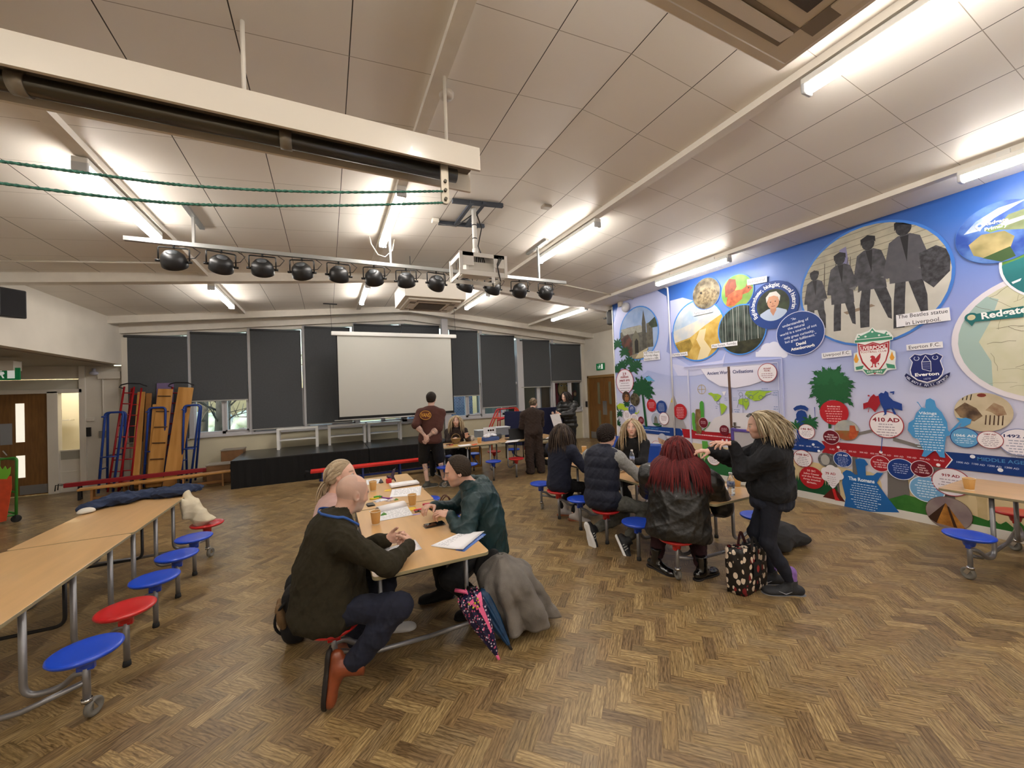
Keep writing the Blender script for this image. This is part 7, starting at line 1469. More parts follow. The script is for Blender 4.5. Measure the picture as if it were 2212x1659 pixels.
def d_st(E_,a,r):rel(E_,a,r,FULL,'9aa4bc',c2='b4bccc',vs=5);rel(E_,a,r,[(-.5,-.9),(-.4,.2),(-.1,.6),(.2,.3),(.4,-.9)],'7c7a76',c2='5c5a56',vs=14);rel(E_,a,r,[(-1,-.6),(1,-.6),(1,-1),(-1,-1)],'2c5a34')
picture('small_picture',1419,906,892,'8e9ab8',d_st,5,.97)
badge(1436,904,890.5,'ece6ec','a03848',nl=4,hy=.35,tl='8c4a60',layer=7);badge(1471,889,872,'b01e28','b01e28',nl=7,hy=.5,tl='e4b4bc')
def d_sand(E_,a,r):rel(E_,a,r,FULL,'b8bcd0');rel(E_,a,r,[(-1,.2),(1,-.3),(1,-1),(-1,-1)],'c9ac92',c2='7a4a34',vs=8)
picture('small_picture',1432,948,936,'c8c8d4',d_sand,5,.97)
badge(1420,968,952,'e8e4ec','c07080',nl=5,hy=.5,tl='a88a98',layer=5)
badge(1522,913,901.5,'6c1626','dcd0d8',nl=3,hy=.25,tl='e0b8c4',layer=9);badge(1567,929,918,'6c1626','6c1626',nl=4,hy=.4,tl='e0b8c4',layer=9)
badge(1660,805,784.5,'e6e2e8','9c2434',[('Around',.75,.45),('753 BC',.65,.2)],hh=.25,nl=3,hy=-.1,tl='a07886',layer=9)
badge(1543,988,971,'ece6ea','9c2434',[('1333 BC',1.2,.55)],hh=.26,nl=5,hy=.2,tl='a08894')
E_=El('gold_mask',6);a,r=E_.disc(1553,969,957,'241a10');E_.uv(ringp((a[0],a[1]+r*.1),r*.5,20,r*.65),'b88a34');E_.uv(ringp((a[0]-r*.2,a[1]+r*.2),r*.08,8),'1a120a');E_.uv(ringp((a[0]+r*.2,a[1]+r*.2),r*.08,8),'1a120a');E_.done()
badge(1652,935,917,'e6e2e8','9c2434',nl=4,hy=.3,layer=8)
badge(1744,932,916,'ece6ea','a02434',[('146 BC',1.4,.32)],hh=.34,nl=4,hy=.02);badge(1735.5,990,971.5,'ece6ea','a02434',[('508 BC',1.35,.42)],hh=.32,nl=6,hy=.12);badge(1755,1031.5,1008,'b4202a','b4202a',[('55 BC',.7,.62),('Julius Caesar',1.3,.34),('and the Roman',1.6,.08),('Army invaded',1.4,-.18),('Britain.',.8,-.46)],hc='f0c8c8',hh=.22,nl=0)
badge(1803,891,864.5,'b4202a','b4202a',[('Boudicca was',.9,.5)],hc='f0c8c8',hh=.17,nl=6,hy=.3,tl='e8a8a8');badge(1797,944,928.5,'6c1626','e0d8e0',[('Roman',.7,.32),('Britain 43AD',1.5,.02),('to 410 AD',1.1,-.3)],hc='f0e0e6',hh=.26,nl=0,layer=7)
def d_bat(E_,a,r):rel(E_,a,r,FULL,'8a98a0',c2='b8b4a8',vs=6);rel(E_,a,r,[(-1,-.1),(1,.0),(1,-1),(-1,-1)],'8c6a3c',c2='a44a2c',vs=9);rel(E_,a,r,[(.2,-.8),(.3,.5),(.7,.5),(.9,-.4),(.6,-.9)],'a83c24',c2='c46a3c',vs=10)
picture('battle_picture',1830,929,907,'8c8478',d_bat,6,.98)
badge(1916,917,888,'ece6ea','a83440',[('410 AD',1.55,.34)],hh=.42,nl=5,hy=.02);E_=El('marker_line',5);E_.px([(1906.5,945),(1908.5,945),(1905.5,976),(1904,976)],'2a4a9c');E_.done()
E_=El('knight_figures',8);kq=lambda pts:[(1700+x/6.381,840+y/6.381) for x,y in pts]
E_.px(kq([(1065,200),(1130,180),(1165,110),(1210,70),(1240,100),(1290,90),(1300,200),(1260,270),(1230,320),(1180,270),(1150,250),(1140,320),(1130,318),(1145,250),(1070,280)]),'a01e2c');E_.px(kq([(1125,85),(1150,80),(1150,92),(1165,92),(1160,100),(1130,104)]),'a01e2c')
E_.px(kq([(1275,80),(1310,50),(1350,60),(1370,25),(1410,50),(1420,100),(1480,160),(1600,205),(1605,300),(1500,270),(1480,260),(1525,355),(1490,350),(1450,270),(1390,280),(1385,350),(1340,368),(1360,340),(1340,270),(1300,190)]),'1f3f8c');E_.px(kq([(1430,40),(1495,30),(1490,75),(1460,75),(1480,60),(1440,55)]),'1f3f8c');E_.done()
E_=El('helmet_figure',5);E_.px(kq([(95,270),(140,235),(200,222),(260,232),(308,270),(290,308),(240,285),(200,278),(155,285),(120,305)]),'1c3f86');E_.px(kq([(135,350),(160,305),(210,292),(260,310),(285,360),(290,420),(300,480),(300,700),(150,700),(140,480),(170,440),(120,425),(140,400)]),'1c3f86');E_.px(kq([(385,250),(396,250),(404,440),(398,440)]),'2a4a9c');q=PY(*kq([(330,470)])[0]);palm(E_,q[0],q[1],.14,'1f5a34',41,9,down=.5);q=PY(*kq([(130,520)])[0]);palm(E_,q[0],q[1],.12,'1f5a34',42,9,down=.5);E_.done()
E_=El('viking_figure',8,'light blue bearded warrior silhouette with white print');vq=lambda pts:[(1940+x/5.184,840+y/5.184) for x,y in pts]
E_.px(vq([(315,180),(325,120),(370,103),(420,130),(440,200),(500,260),(560,370),(570,460),(600,490),(590,520),(550,530),(540,600),(530,700),(540,770),(480,760),(455,720),(430,690),(400,700),(350,740),(320,760),(275,750),(300,690),(260,620),(245,570),(180,540),(120,460),(130,380),(190,340),(215,270),(270,210),(235,160),(215,145),(235,145),(275,205),(320,215)]),'4a96d0');E_.px(vq([(590,470),(700,360),(660,320),(720,330),(770,320),(835,340),(820,390),(740,425),(700,420),(725,375),(600,500)]),'4a96d0')
E_.text('Vikings',1987,892,2026,893,7,'e8f2fa',.02);a=PY(*vq([(360,470)])[0]);E_.lines((a[0],a[1]+.17),.30,14,.030,'d4e6f6',.010);E_.done()
def d_tap(E_,a,r):
 rel(E_,a,r,FULL,'c9bda4',c2='b8ab90',vs=6);rel(E_,a,r,[(-1,.1),(-.6,.5),(-.2,.2),(0,-.2),(-.3,-.5),(-.8,-.3)],'4a3a30',c2='8a7258',vs=12);rel(E_,a,r,[(.1,.1),(.4,.5),(.7,.3),(.8,-.1),(.5,-.2),(.3,.0)],'8c6a54',c2='a89478',vs=14);rel(E_,a,r,ringp((.0,.88),.16,12,.1),'7a3428')
 for k in range(5):x=.1+.14*k;rel(E_,a,r,[(x,-.15),(x+.04,-.15),(x+.0,-.65),(x-.05,-.65)],'4a3428')
 for k in range(3):rel(E_,a,r,[(-.7+.14*k,.62),(-.66+.14*k,.62),(-.6+.14*k,.95),(-.64+.14*k,.95)],'2c241e')
picture('tapestry_picture',2124,890,848,'b8ac94',d_tap,6,.985)
badge(2086,945,923.5,'5f9fd0','1c3f86',[('1066 AD',1.5,.2)],hc='e8f2fa',hh=.34,nl=3,hy=-.1,tl='c8def0',layer=9);badge(2141,949.5,930.5,'ece6ea','a03444',[('1087 AD',.9,.6)],hh=.22,nl=6,hy=.35,layer=9);badge(2204,955,925.5,'ece8f2','7c88b4',[('1492 AD',1.5,.42)],hc='2a3468',hh=.3,nl=7,hy=.1,layer=8,tl='9aa0b8')
badge(1822,992,975,'1e3f86','dce0f0',[('122 AD',1.05,.52)],hc='e8ecf8',hh=.32,nl=6,hy=.2,tl='a8b4dc');badge(1903,1001,983.5,'a41e2a','ece0e8',[('Anglo-',.6,.42),('Saxon Britain',1.4,.14),('C. 450 AD',1.1,-.14),('to 1066 AD',1.2,-.42)],hc='f0ccd0',hh=.24,nl=0);badge(1948,1013,990,'1c3a80','dce0f0',nl=5,hy=.45,tl='a8b4dc');badge(1993,1012.5,994.5,'6c1626','ece0e8',[('Viking',.6,.42),('Britain',.7,.14),('C. 793 AD',1.1,-.14),('To 1066 AD',1.3,-.42)],hc='f0ccd0',hh=.24,nl=0,layer=7)
badge(2003.5,1056,1028,'6fa6d4','dce6f4',nl=7,hy=.6,tl='d4e6f6');badge(2056,1041,1011,'e8e2ea','a04454',[('919 AD',.9,.45)],hh=.26,nl=4,hy=.15)
E_=El('volcano',5);E_.px([(1779,1073),(1797,1056),(1804,1054),(1812,1062),(1828,1084)],'5a2018');E_.px([(1799,1056),(1805,1055),(1810,1072),(1817,1082),(1806,1080),(1802,1066)],'c8282c');E_.done()
E_=El('ash_cloud',6)
for cx,cy,ty in((1786,1018,1009),(1797,1014,1004),(1808,1018,1009),(1815,1028,1020),(1786,1030,1022),(1800,1033,1020)):E_.disc(cx,cy,ty,'e6e2e8')
E_.px([(1786,1036),(1816,1036),(1806,1052),(1801,1055),(1796,1050)],'e6e2e8');E_.text('79 AD',1785,1022,1807,1024,6,'a02434',.02);E_.lines((PY(1798,1030)[0],PY(1798,1030)[1]),.13,5,.028,'b09aa8',.007);E_.done()
E_=El('soldier_figure',5,'blue soldier silhouette with white print');E_.px(kq([(790,1680),(820,1500),(770,1300),(780,1150),(830,1115),(890,1130),(950,1180),(985,1180),(960,1040),(950,970),(1010,955),(1080,970),(1130,1040),(1090,1060),(1100,1190),(1200,1190),(1250,1150),(1340,1160),(1290,1220),(1250,1290),(1400,1500),(1560,1700)]),'1f62a8')
E_.text('The Romans',1834.5,1032.5,1891,1040.5,9,'e8f2fa',.03);a=PY(*kq([(1080,1290)])[0]);E_.lines((a[0],a[1]-.03),.34,11,.031,'cfe2f4',.009);E_.done()
def d_pyr(E_,a,r):rel(E_,a,r,FULL,'7c6a70',c2='9a8c88',vs=4);rel(E_,a,r,[(-.55,-.75),(-.1,.62),(.75,-.85)],'b8803a',c2='8c5a24',vs=12);rel(E_,a,r,[(-.95,-.5),(-.1,.62),(-.55,-.75)],'3a2418');rel(E_,a,r,[(-.05,.45),(.05,.4),(.35,-.8),(.2,-.8)],'3a2418')
a0,a1=PY(1989,1090),PY(2118,1128);picture('pyramid_picture',0,0,0,'5a4438',d_pyr,6,.98,uvc=(((a0[0]+a1[0])/2,(a0[1]+a1[1])/2+.0),abs(a1[0]-a0[0])/2*.8))
E_=El('marble_head',5);a,r=E_.disc(1786,993,978,'7a7a7a',c2='4a4a4a',vs=14);E_.uv(ringp((a[0]-.01,a[1]),r*.55,18,r*.75),'a8a6a2');E_.done()
E_=El('world_map',4);E_.px([(1515,797),(1664,786),(1668,800),(1650,822),(1622,832),(1590,838),(1556,834),(1530,818)],'dedcec')
dq=lambda pts:[(1480+x/9.218,780+y/9.218) for x,y in pts]
E_.px(dq([(470,640),(530,625),(580,650),(660,650),(740,690),(680,770),(640,800),(600,790),(550,700),(480,660)]),'9cbf3a');E_.px(dq([(700,840),(780,850),(845,900),(800,1000),(735,1070),(720,960)]),'9cbf3a');E_.px(dq([(1230,600),(1500,575),(1750,600),(1620,640),(1600,700),(1500,780),(1380,790),(1280,740),(1200,660)]),'9cbf3a');E_.px(dq([(1070,770),(1150,740),(1270,760),(1290,850),(1220,980),(1180,880),(1080,850)]),'9cbf3a');E_.px(dq([(745,610),(830,600),(790,690)]),'eceaf4')
for x,y in((672,825),(1120,660),(1240,705),(1325,722),(1520,722),(1225,775)):a=PY(*dq([(x,y)])[0]);E_.stroke(ringp(a,.032,14)+[ringp(a,.032,14)[0]],.006,'4a5a7a')
for p in([(690,850),(735,1150)],[(1110,690),(1050,930)],[(1163,670),(1165,1060)],[(1350,700),(1480,610)],[(1560,715),(1730,640)]):E_.stroke([PY(*q) for q in dq(p)],.006,'4a5a7a')
E_.stroke([PY(*q) for q in dq([(1050,590),(1870,590),(1890,1060)])],.005,'4a6aa0')
for x,y,w_ in((640,900,.06),(740,1190,.10),(1040,970,.11),(1165,1100,.1),(1005,735,.09),(825,735,.07),(1600,550,.12),(1810,630,.09),(1820,910,.08),(620,700,.08),(1310,630,.08)):E_.lines(PY(*dq([(x,y)])[0]),w_,2,.035,'5a7ab4',.008)
a=PY(*dq([(342,562)])[0]);r=.085;E_.stroke(ringp(a,r,24)+[ringp(a,r,24)[0]],.008,'b89a3a');E_.stroke([(a[0]-r,a[1]),(a[0]+r,a[1])],.007,'b89a3a');E_.stroke([(a[0],a[1]-r),(a[0],a[1]+r)],.007,'b89a3a')
E_.px(dq([(410,1370),(600,1130),(900,1030),(1300,1030),(1300,1460),(400,1400)]),'d8d4da')
E_.text('Ancient World  Civilisations',1529,807,1628.5,801,8.5,'22306c',.02);E_.done()
E_=El('cactus_and_totem',6);E_.px(dq([(305,1300),(305,830),(330,795),(360,795),(385,830),(400,1300)]),'4a9a3c');E_.px(dq([(150,1040),(175,1015),(205,1040),(225,1350),(260,1400),(180,1380),(155,1250)]),'5aa444');E_.px(dq([(480,1260),(490,1215),(525,1210),(480,1290),(400,1370),(360,1380)]),'4a9a3c')
E_.px(dq([(222,980),(235,955),(310,955),(325,1000),(330,1140),(320,1150),(350,1400),(330,1450),(240,1430),(235,1240),(215,1230),(222,1150)]),'8a7048',c2='6c5434',vs=14);E_.px([(1518,952),(1530,953),(1534,985),(1526,992),(1520,975)],'5aa444');E_.done()
mb=MB();xg=XM-.022
t=thing('door_3',None,None,(XM-.02,4.6,.1),kind='structure')
g0,g1=atx(1577,800,XM),atx(1588,938,XM);yg=(atx(1573.5,795,XM).y+atx(1577.5,795,XM).y)/2;zt=atx(1576,792,XM).z
mb=MB();mb.b2((XM-.022,yg-.022,.1),(XM-.0155,yg+.022,zt));mb.build('door_gap',mat('gap_brown','#5c4030',.6),t)
yl,yr=atx(1489,800,XM).y,atx(1681,790,XM).y
mb=MB();mb.b2((XM-.03,yl,.1),(XM-.0156,yl+.03,zt));mb.b2((XM-.02,yr-.008,.1),(XM-.0156,yr,zt));mb.b2((XM-.02,yr,zt),(XM-.0156,yl,zt+.012));mb.build('door_frame',mat('frame_lilac','#c9cce6',.5),t)
mb=MB();yr2,zt2=atx(1690,790,XM).y,atx(1685,774,XM).z;mb.b2((XM-.03,yr2-.012,.1),(XM-.0156,yr2,zt2));mb.b2((XM-.03,yr2,zt2-.012),(XM-.0156,yl+.1,zt2));mb.build('architrave',mat('arch_lilac','#b4bae2',.5),t)
h=atx(1588,921,XM-.03);mb=MB();mb.box(h+Vector((0,0,-.03)),(.02,.045,.2));mb.bar(h+Vector((-.05,0,0)),h+Vector((-.05,-.13,0)),.018,.018);mb.cyl(h,h+Vector((-.055,0,0)),.012,8);mb.build('door_handle',M_CHROME,t)
mb=MB();c=[atx(1437,621,XM-.03),atx(1442,622,XM-.03),atx(1443.5,640,XM-.03),atx(1460,990,XM-.03)];mb.tube(c,.016,8);mb.tube([c[-1],Vector((XM-.03,c[-1].y,.1))],.016,8);struct('trim_40',mb,mat('conduit','#e4e4ea',.4))
# -- THINGS ON THE TABLES
M_KRAFT=mat('kraft_cup','#c08f4c',.7,bump=.3,bscale=350);M_CUPW=mat('cup_rim','#ddd2bb',.6);M_COFFEE=mat('coffee','#6a4a2c',.2)
def cup(px,py,lab,z=TZ,s=1.0,coffee=False):
 p=atz(px,py,z);t=thing('paper_cup',lab,'cup',p);h=.108*s
 mb=MB();mb.lathe([(.001,.004),(.028*s,.004),(.029*s,0),(.030*s,.004),(.0415*s,h-.004),(.0395*s,h-.004),(.0285*s,.009),(.001,.008)],p,28);mb.build('cup_wall',M_KRAFT,t)
 mb=MB();q=p+Vector((0,0,h-.003));mb.tube([q+Vector((.0412*s*math.cos(a),.0412*s*math.sin(a),0)) for a in np.linspace(0,2*math.pi,25)[:-1]],.0022,6,closed=True);mb.lathe([(.001,0),(.0395*s,0)],q-Vector((0,0,.02)),24,smooth=False) if coffee else None;mb.build('rim',M_CUPW,t)
 mb=MB();mb.lathe([(.0295*s,0),(.0312*s,.002),(.0312*s,.007)],p,24);mb.build('base_ring',M_CUPW,t)
cup(812,1132,'brown paper cup nearest the bald person, on the middle table');cup(891,1092,'brown paper cup in the centre of the middle table, beside the yellow note');cup(806,1060,'brown paper cup on the far half of the middle table, behind the bald head')
cup(2094,1058,'brown paper cup alone on the table at the right edge');cup(1592,1052,'brown paper cup beside the bottle at the near end of the mural table');cup(1262,978,'brown paper cup at the far end of the mural table');cup(1036,958,'brown paper cup at the front of the far table',s=1.15)
def sheet(lab,corners,z=TZ,name='paper_sheet',th=.0015,m=None,lines=0,curl=0.0,cat='paper',kidname='sheet'):
 c=[atz(x,y,z) for x,y in corners];ctr=sum(c,Vector())/4;t=thing(name,lab,cat,(ctr.x,ctr.y,z));mb=MB();n=6
 vs=[];
 for i in range(n+1):
  for j in range(n+1):
   a=c[0].lerp(c[1],i/n);b=c[3].lerp(c[2],i/n);q=a.lerp(b,j/n);q.z=z+.0008+th+curl*((i/n)*(1-i/n)*.3+(j/n)**3);vs.append(q)
 base=[Vector((q.x,q.y,max(z+.0004,q.z-th))) for q in vs]
 fs=[(i*(n+1)+j,(i+1)*(n+1)+j,(i+1)*(n+1)+j+1,i*(n+1)+j+1) for i in range(n) for j in range(n)];mb.add(vs,fs,0,True);N_=len(vs);mb.add(base,[tuple(reversed(f)) for f in fs],0,True)
 ring=[i*(n+1) for i in range(n+1)]+[n*(n+1)+j for j in range(1,n+1)]+[i*(n+1)+n for i in range(n-1,-1,-1)]+[j for j in range(n-1,0,-1)]
 for k in range(len(ring)):a,b=ring[k],ring[(k+1)%len(ring)];mb.f.append([a,b,N_+b,N_+a]);mb.mi.append(0);mb.sm.append(False)
 mb.build(kidname,m or M_PAPER,t)
 if lines:
  mb=MB();rr=random.Random(int(ctr.x*1000));u=(c[1]-c[0]);v=(c[3]-c[0])
  for k in range(lines):
   f0=.12+.78*k/lines;x0_=.1;
   while x0_<.85:
    w_=rr.uniform(.03,.14);q=[c[0]+u*x0_+v*f0,c[0]+u*min(.9,x0_+w_)+v*f0,c[0]+u*min(.9,x0_+w_)+v*(f0+.25/lines),c[0]+u*x0_+v*(f0+.25/lines)]
    for p_ in q:p_.z=z+.0014+th+curl*.08
    mb.add(q,[(0,1,2,3)]);x0_+=w_+rr.uniform(.015,.05)
  mb.build('small_print',mat('ink','#b4b6bc',.8),t)
 return t
sheet('white sheet under the clasped hands of the bald person',[(829,1187),(897,1166),(912,1186),(846,1204)],lines=5)
sheet('open booklet with grey print at the near right corner of the middle table',[(931,1180),(1000,1150),(1046,1152),(1000,1191)],lines=9,th=.005,curl=.012)
sheet('blue-backed folder edge under the printed booklet',[(984,1189),(1040,1152),(1050,1155),(1003,1192)],m=mat('folder_blue','#5f86d4',.5),th=.003,name='paper_folder',cat='folder')
sheet('open notebook with curled page beside the nearest cup',[(797,1105),(880,1094),(892,1113),(822,1126)],lines=9,th=.003)
mb=MB();a,b=atz(822,1108,TZ),atz(880,1094,TZ);pf=Vector((0,.0,0));pts=[]
t=thing('curled_page','thick page roll curled back on the open notebook','paper',a)
d=(b-a);nrm_=Vector((-d.y,d.x,0)).normalized();prof=[(0,.004),(.02,.03),(.06,.042),(.10,.035),(.13,.008)]
vs=[];
for q,h in prof:vs+=[a+nrm_*q+Vector((0,0,h)),b+nrm_*q+Vector((0,0,h))]
mb.add(vs,[(2*i,2*i+1,2*i+3,2*i+2) for i in range(len(prof)-1)],0,True);o=mb.build('page',M_PAPER,t);md=o.modifiers.new('s','SOLIDIFY');md.thickness=.004
sheet('large white plan sheet on the far half of the middle table',[(847,1058),(911,1050),(908,1070),(842,1075)],lines=4,th=.002)
sheet('stack of white booklets on the far half of the middle table',[(840,1048),(900,1040),(906,1047),(846,1056)],th=.02,curl=.01)
sheet('white sheet at the far left of the middle table beyond the cup',[(791,1037),(825,1034),(822,1044),(792,1048)],lines=4)
sheet('small yellow sticky note beside the centre cup',[(881,1097),(897,1095),(901,1101),(884,1104)],m=mat('note_yellow','#d8b43c',.7),name='sticky_note',cat='note')
sheet('small yellow sticky note on the far half of the middle table',[(834,1058),(845,1056),(844,1061),(829,1062)],m=MATS['note_yellow'],name='sticky_note',cat='note')
sheet('purple card slip beside the dark pebbles',[(890,1112),(908,1109),(907,1111),(890,1114)],m=mat('slip_lilac','#a08ac8',.7),name='card_slip',cat='card')
def phone(lab,corners,m,z=TZ):
 c=[atz(x,y,z) for x,y in corners];ctr=sum(c,Vector())/4;t=thing('mobile_phone',lab,'phone',ctr);u=(c[1]-c[0]);v=(c[3]-c[0]);mb=MB();un,vn=u.normalized(),v.normalized();vn=(vn-un*vn.dot(un)).normalized();lx,ly=u.length,v.length
 poly=rounded_rect(-lx/2,-ly/2,lx/2,ly/2,.010);mb.prism(poly,Vector((ctr.x,ctr.y,z+.0005)),un,vn,.010);mb.build('phone_body',m,t,.001)
 mb=MB();mb.prism(rounded_rect(-lx/2+.006,-ly/2+.005,lx/2-.006,ly/2-.005,.007),Vector((ctr.x,ctr.y,z+.0118)),un,vn,0);mb.build('screen',mat('phone_glass','#0c0c10',.08,coat=.5),t)
phone('mobile phone in a tan case on the near half of the middle table',[(913,1136),(957,1127),(963,1132),(918,1144)],mat('phone_case','#8a7a68',.5))
phone('black mobile phone on the middle table beside the bald head',[(790,1090),(807,1087),(811,1091),(794,1096)],M_BLACK)
phone('black mobile phone on the mural table beside the water bottle',[(1372,998),(1390,1003),(1383,1007),(1366,1001)],M_BLACK)
def squiggle(name,lab,cat,pts,r,m,z=TZ):
 ps=[atz(x,y,z)+Vector((0,0,r)) for x,y in pts];mb=MB();mb.tube(arc(ps,.03,4),r,8);return tag(mb.build(name,m),lab,cat)
squiggle('modelling_balloon','long bright pink balloon strip beside the sticky note on the middle table','balloon',[(894,1104),(910,1101),(935,1098),(955,1093)],.007,mat('balloon_pink','#e01848',.35))
squiggle('crayon_roll','short crimson roll on the middle table near the right edge','crayon',[(913,1092),(934,1089)],.009,mat('crimson_roll','#b0184a',.5))
squiggle('modelling_balloon','purple balloon strip on the far half of the middle table','balloon',[(820,1072),(826,1076),(838,1078),(848,1077)],.007,mat('balloon_purple','#7a2a8c',.4))
squiggle('modelling_balloon','green balloon strip beside the purple one','balloon',[(808,1076),(815,1074),(825,1075)],.009,mat('balloon_green','#4aa42c',.4))
squiggle('modelling_balloon','yellow balloon strip left of the green one','balloon',[(799,1079),(808,1079),(818,1077)],.007,mat('balloon_yellow','#e0cc2a',.4))
def packet(px,py,w_,d_,m,lab,rz=.4,h=.012,name='sweet_packet',cat='packet'):
 p=atz(px,py,TZ);t=thing(name,lab,cat,p);mb=MB();n=8;vs=[]
 for i in range(n+1):
  for j in range(n+1):
   x=(i/n-.5)*w_;y=(j/n-.5)*d_;z=.002+h*(max(0,1-(2*x/w_)**2)*max(0,1-(2*y/d_)**2))*(1+.3*math.sin(i*2.1+j*1.3));vs.append(p+Vector((x*math.cos(rz)-y*math.sin(rz),x*math.sin(rz)+y*math.cos(rz),z)))
 mb.add(vs,[(i*(n+1)+j,(i+1)*(n+1)+j,(i+1)*(n+1)+j+1,i*(n+1)+j+1) for i in range(n) for j in range(n)],0,True);o=mb.build('packet_body',m,t);md=o.modifiers.new('s','SOLIDIFY');md.thickness=.002;return t
packet(822,1081,.13,.09,mat('packet_white','#c9ccd8',.35,var=.3,vscale=25),'white printed packet on the middle table near the split',.3)
packet(845,1080,.12,.06,mat('packet_clear','#c2b4b4',.2,var=.3,vscale=30),'clear packet with green sweets beside the white packet',.6)
packet(856,1080,.04,.03,mat('sweet_green','#5f8a3c',.5),'small green sweet beside the clear packet',.2,.012,'sweet','sweet')
packet(829,1113,.06,.035,mat('sweet_green2','#4f8a34',.4),'green wrapped sweet lying on the open notebook',.2,.018,'sweet','sweet')
for k,(x,y) in enumerate(((899,1107),(905,1105),(909,1106))):
 mb=MB();p=atz(x,y,TZ);mb.lathe([(.001,0),(.012,.003),(.015,.009),(.009,.016),(.001,.018)],p,12);tag(mb.build('pebble',mat('pebble_%d'%k,('#6a5a4c','#38302c','#7a6c58')[k],.5)),('left of three small dark pebbles by the pink balloon','middle of three small dark pebbles by the pink balloon','right of three small dark pebbles by the pink balloon')[k],'pebble')
p=atz(846,1042,TZ);t=thing('toy_figure','small purple toy creature on a red block on the middle table','toy',p);S=Sdf()
S.cone((p.x,p.y,p.z+.05),(p.x+.02,p.y,p.z+.10),.022,.018,.01);S.cone((p.x+.02,p.y,p.z+.10),(p.x+.03,p.y,p.z+.14),.018,.016,.01);S.cone((p.x+.0,p.y,p.z+.05),(p.x-.04,p.y,p.z+.075),.014,.018,.01);S.cone((p.x+.03,p.y,p.z+.14),(p.x+.055,p.y,p.z+.17),.008,.003,.006);S.cone((p.x+.02,p.y,p.z+.06),(p.x+.045,p.y,p.z+.01),.012,.008,.01)
vs,F=S.mesh(.005);np_obj('creature',vs,F,mat('toy_purple','#33263e',.4),t);mb=MB();q=p+Vector((-.035,-.02,.028));mb.box(q,(.06,.05,.055),rz=.3);mb.build('red_block',mat('toy_red','#b8202a',.5),t,.01)
p=atz(823,1043,TZ);mb=MB();mb.lathe([(.03,0),(.022,.02),(.004,.05)],p,12);tag(mb.build('paper_cone',mat('cone_grey','#4a4c52',.6)),'small grey cone on the white sheet at the far left of the table','cone')
M_PET=mat('clear_plastic','#e8f0f4',.06,trans=.92,spec=.5)
def bottle(px,py,lab,z=TZ,s=1.0):
 p=atz(px,py,z);t=thing('water_bottle',lab,'bottle',p);H_=.215*s;mb=MB()
 mb.lathe([(.001,.004),(.022,.0),(.031,.006),(.032,.03),(.030,.035),(.032,.04),(.032,.06),(.030,.065),(.032,.07),(.032,.13),(.030,.145),(.018,.180),(.0135,.19),(.0135,.20)],p,24);mb.build('bottle_body',M_PET,t)
 mb=MB();mb.lathe([(.0328,.085),(.0328,.125)],p,24);mb.build('label_band',mat('bottle_label','#3a5a9c',.5,color2='#b8c4dc',vscale=40),t);mb=MB();mb.lathe([(.0155,.192),(.0155,.212),(.001,.213)],p,18);mb.build('cap',mat('cap_white','#e8eaee',.4),t)
bottle(1366,1006,'clear water bottle in front of the blonde person at the mural table');bottle(1580,1070,'clear water bottle at the near end of the mural table')
sheet('white sheets between the red-haired person and the person in the gilet',[(1372,1012),(1402,1018),(1396,1036),(1360,1026)],lines=6)
sheet('white sheet on the mural table by the black phone',[(1395,1002),(1420,1004),(1412,1014),(1388,1010)],lines=3)
sheet('white sheet at the far end of the mural table left of the navy tunic',[(1236,984),(1250,981),(1254,990),(1238,990)])
sheet('white papers on the mural table beside the near bottle',[(1548,1060),(1572,1052),(1580,1062),(1556,1074)],lines=4)
t=thing('wicker_basket','round wicker basket on the far table in front of the blonde person','basket',atz(985,958,TZ));p=atz(985,958,TZ);mb=MB()
mb.lathe([(.06,0),(.075,.02),(.095,.08),(.10,.11),(.092,.11),(.085,.07),(.055,.012)],p,24)
for k in range(5):mb.tube([p+Vector(((.068+.0075*k)*math.cos(a),(.068+.0075*k)*math.sin(a),.012+.022*k)) for a in np.linspace(0,6.283,25)[:-1]],.008,6,closed=True)
mb.build('basket_body',mat('wicker','#8f7448',.85,bump=.8,bscale=120),t);mb=MB();mb.tube([p+Vector((.095*math.cos(a),.0,.10+.10*math.sin(a))) for a in np.linspace(0,3.1416,14)],.007,6);mb.build('handle',MATS['wicker'],t)
def boxy(name,lab,cat,px,py,w_,d_,h,m,rz=0.0,z=TZ,dy=0.0,lid=None,bev=.006):
 p=atz(px,py,z)+Vector((0,dy,0));t=thing(name,lab,cat,p);mb=MB();mb.box(p+Vector((0,0,h/2+.0005)),(w_,d_,h),rz=rz);mb.build('body',m,t,bev)
 if lid:mb=MB();mb.box(p+Vector((0,0,h+.006)),(w_+.012,d_+.012,.014),rz=rz);mb.build('lid',lid,t,.004)
 return t
M_CRATE=mat('clear_tub','#b4bcc4',.25,trans=.5);M_TISS=mat('tissue_white','#d8d8dc',.8)
boxy('storage_tub','clear plastic tub of supplies at the left of the piled boxes on far table','tub',1046,945,.32,.24,.16,M_CRATE,1*.1,dy=.10,lid=mat('tub_lid','#c8ccd2',.4));boxy('storage_tub','clear plastic tub with lid behind the white card on far table','tub',1085,940,.42,.28,.18,M_CRATE,-.05,dy=.12,lid=MATS['tub_lid'])
boxy('snack_box','blue open cardboard tray of white packets on the far table','box',1057,951,.36,.22,.07,mat('tray_blue','#3c5690',.6),.1,dy=-.02)
p=atz(1057,951,TZ)+Vector((0,-.02,.08));rr=random.Random(2)
for k in range(9):
 q=p+Vector((rr.uniform(-.14,.14),rr.uniform(-.08,.08),rr.uniform(0,.05)));mb=MB();mb.lathe([(.001,-.02),(.04,-.012),(.05,0),(.035,.016),(.001,.024)],q,9,M=Matrix.Rotation(rr.uniform(0,1),3,'X'));o=mb.build('white_packet',M_TISS);tag(o,'small white packet heaped in the blue tray','packet','white packets in the blue tray')
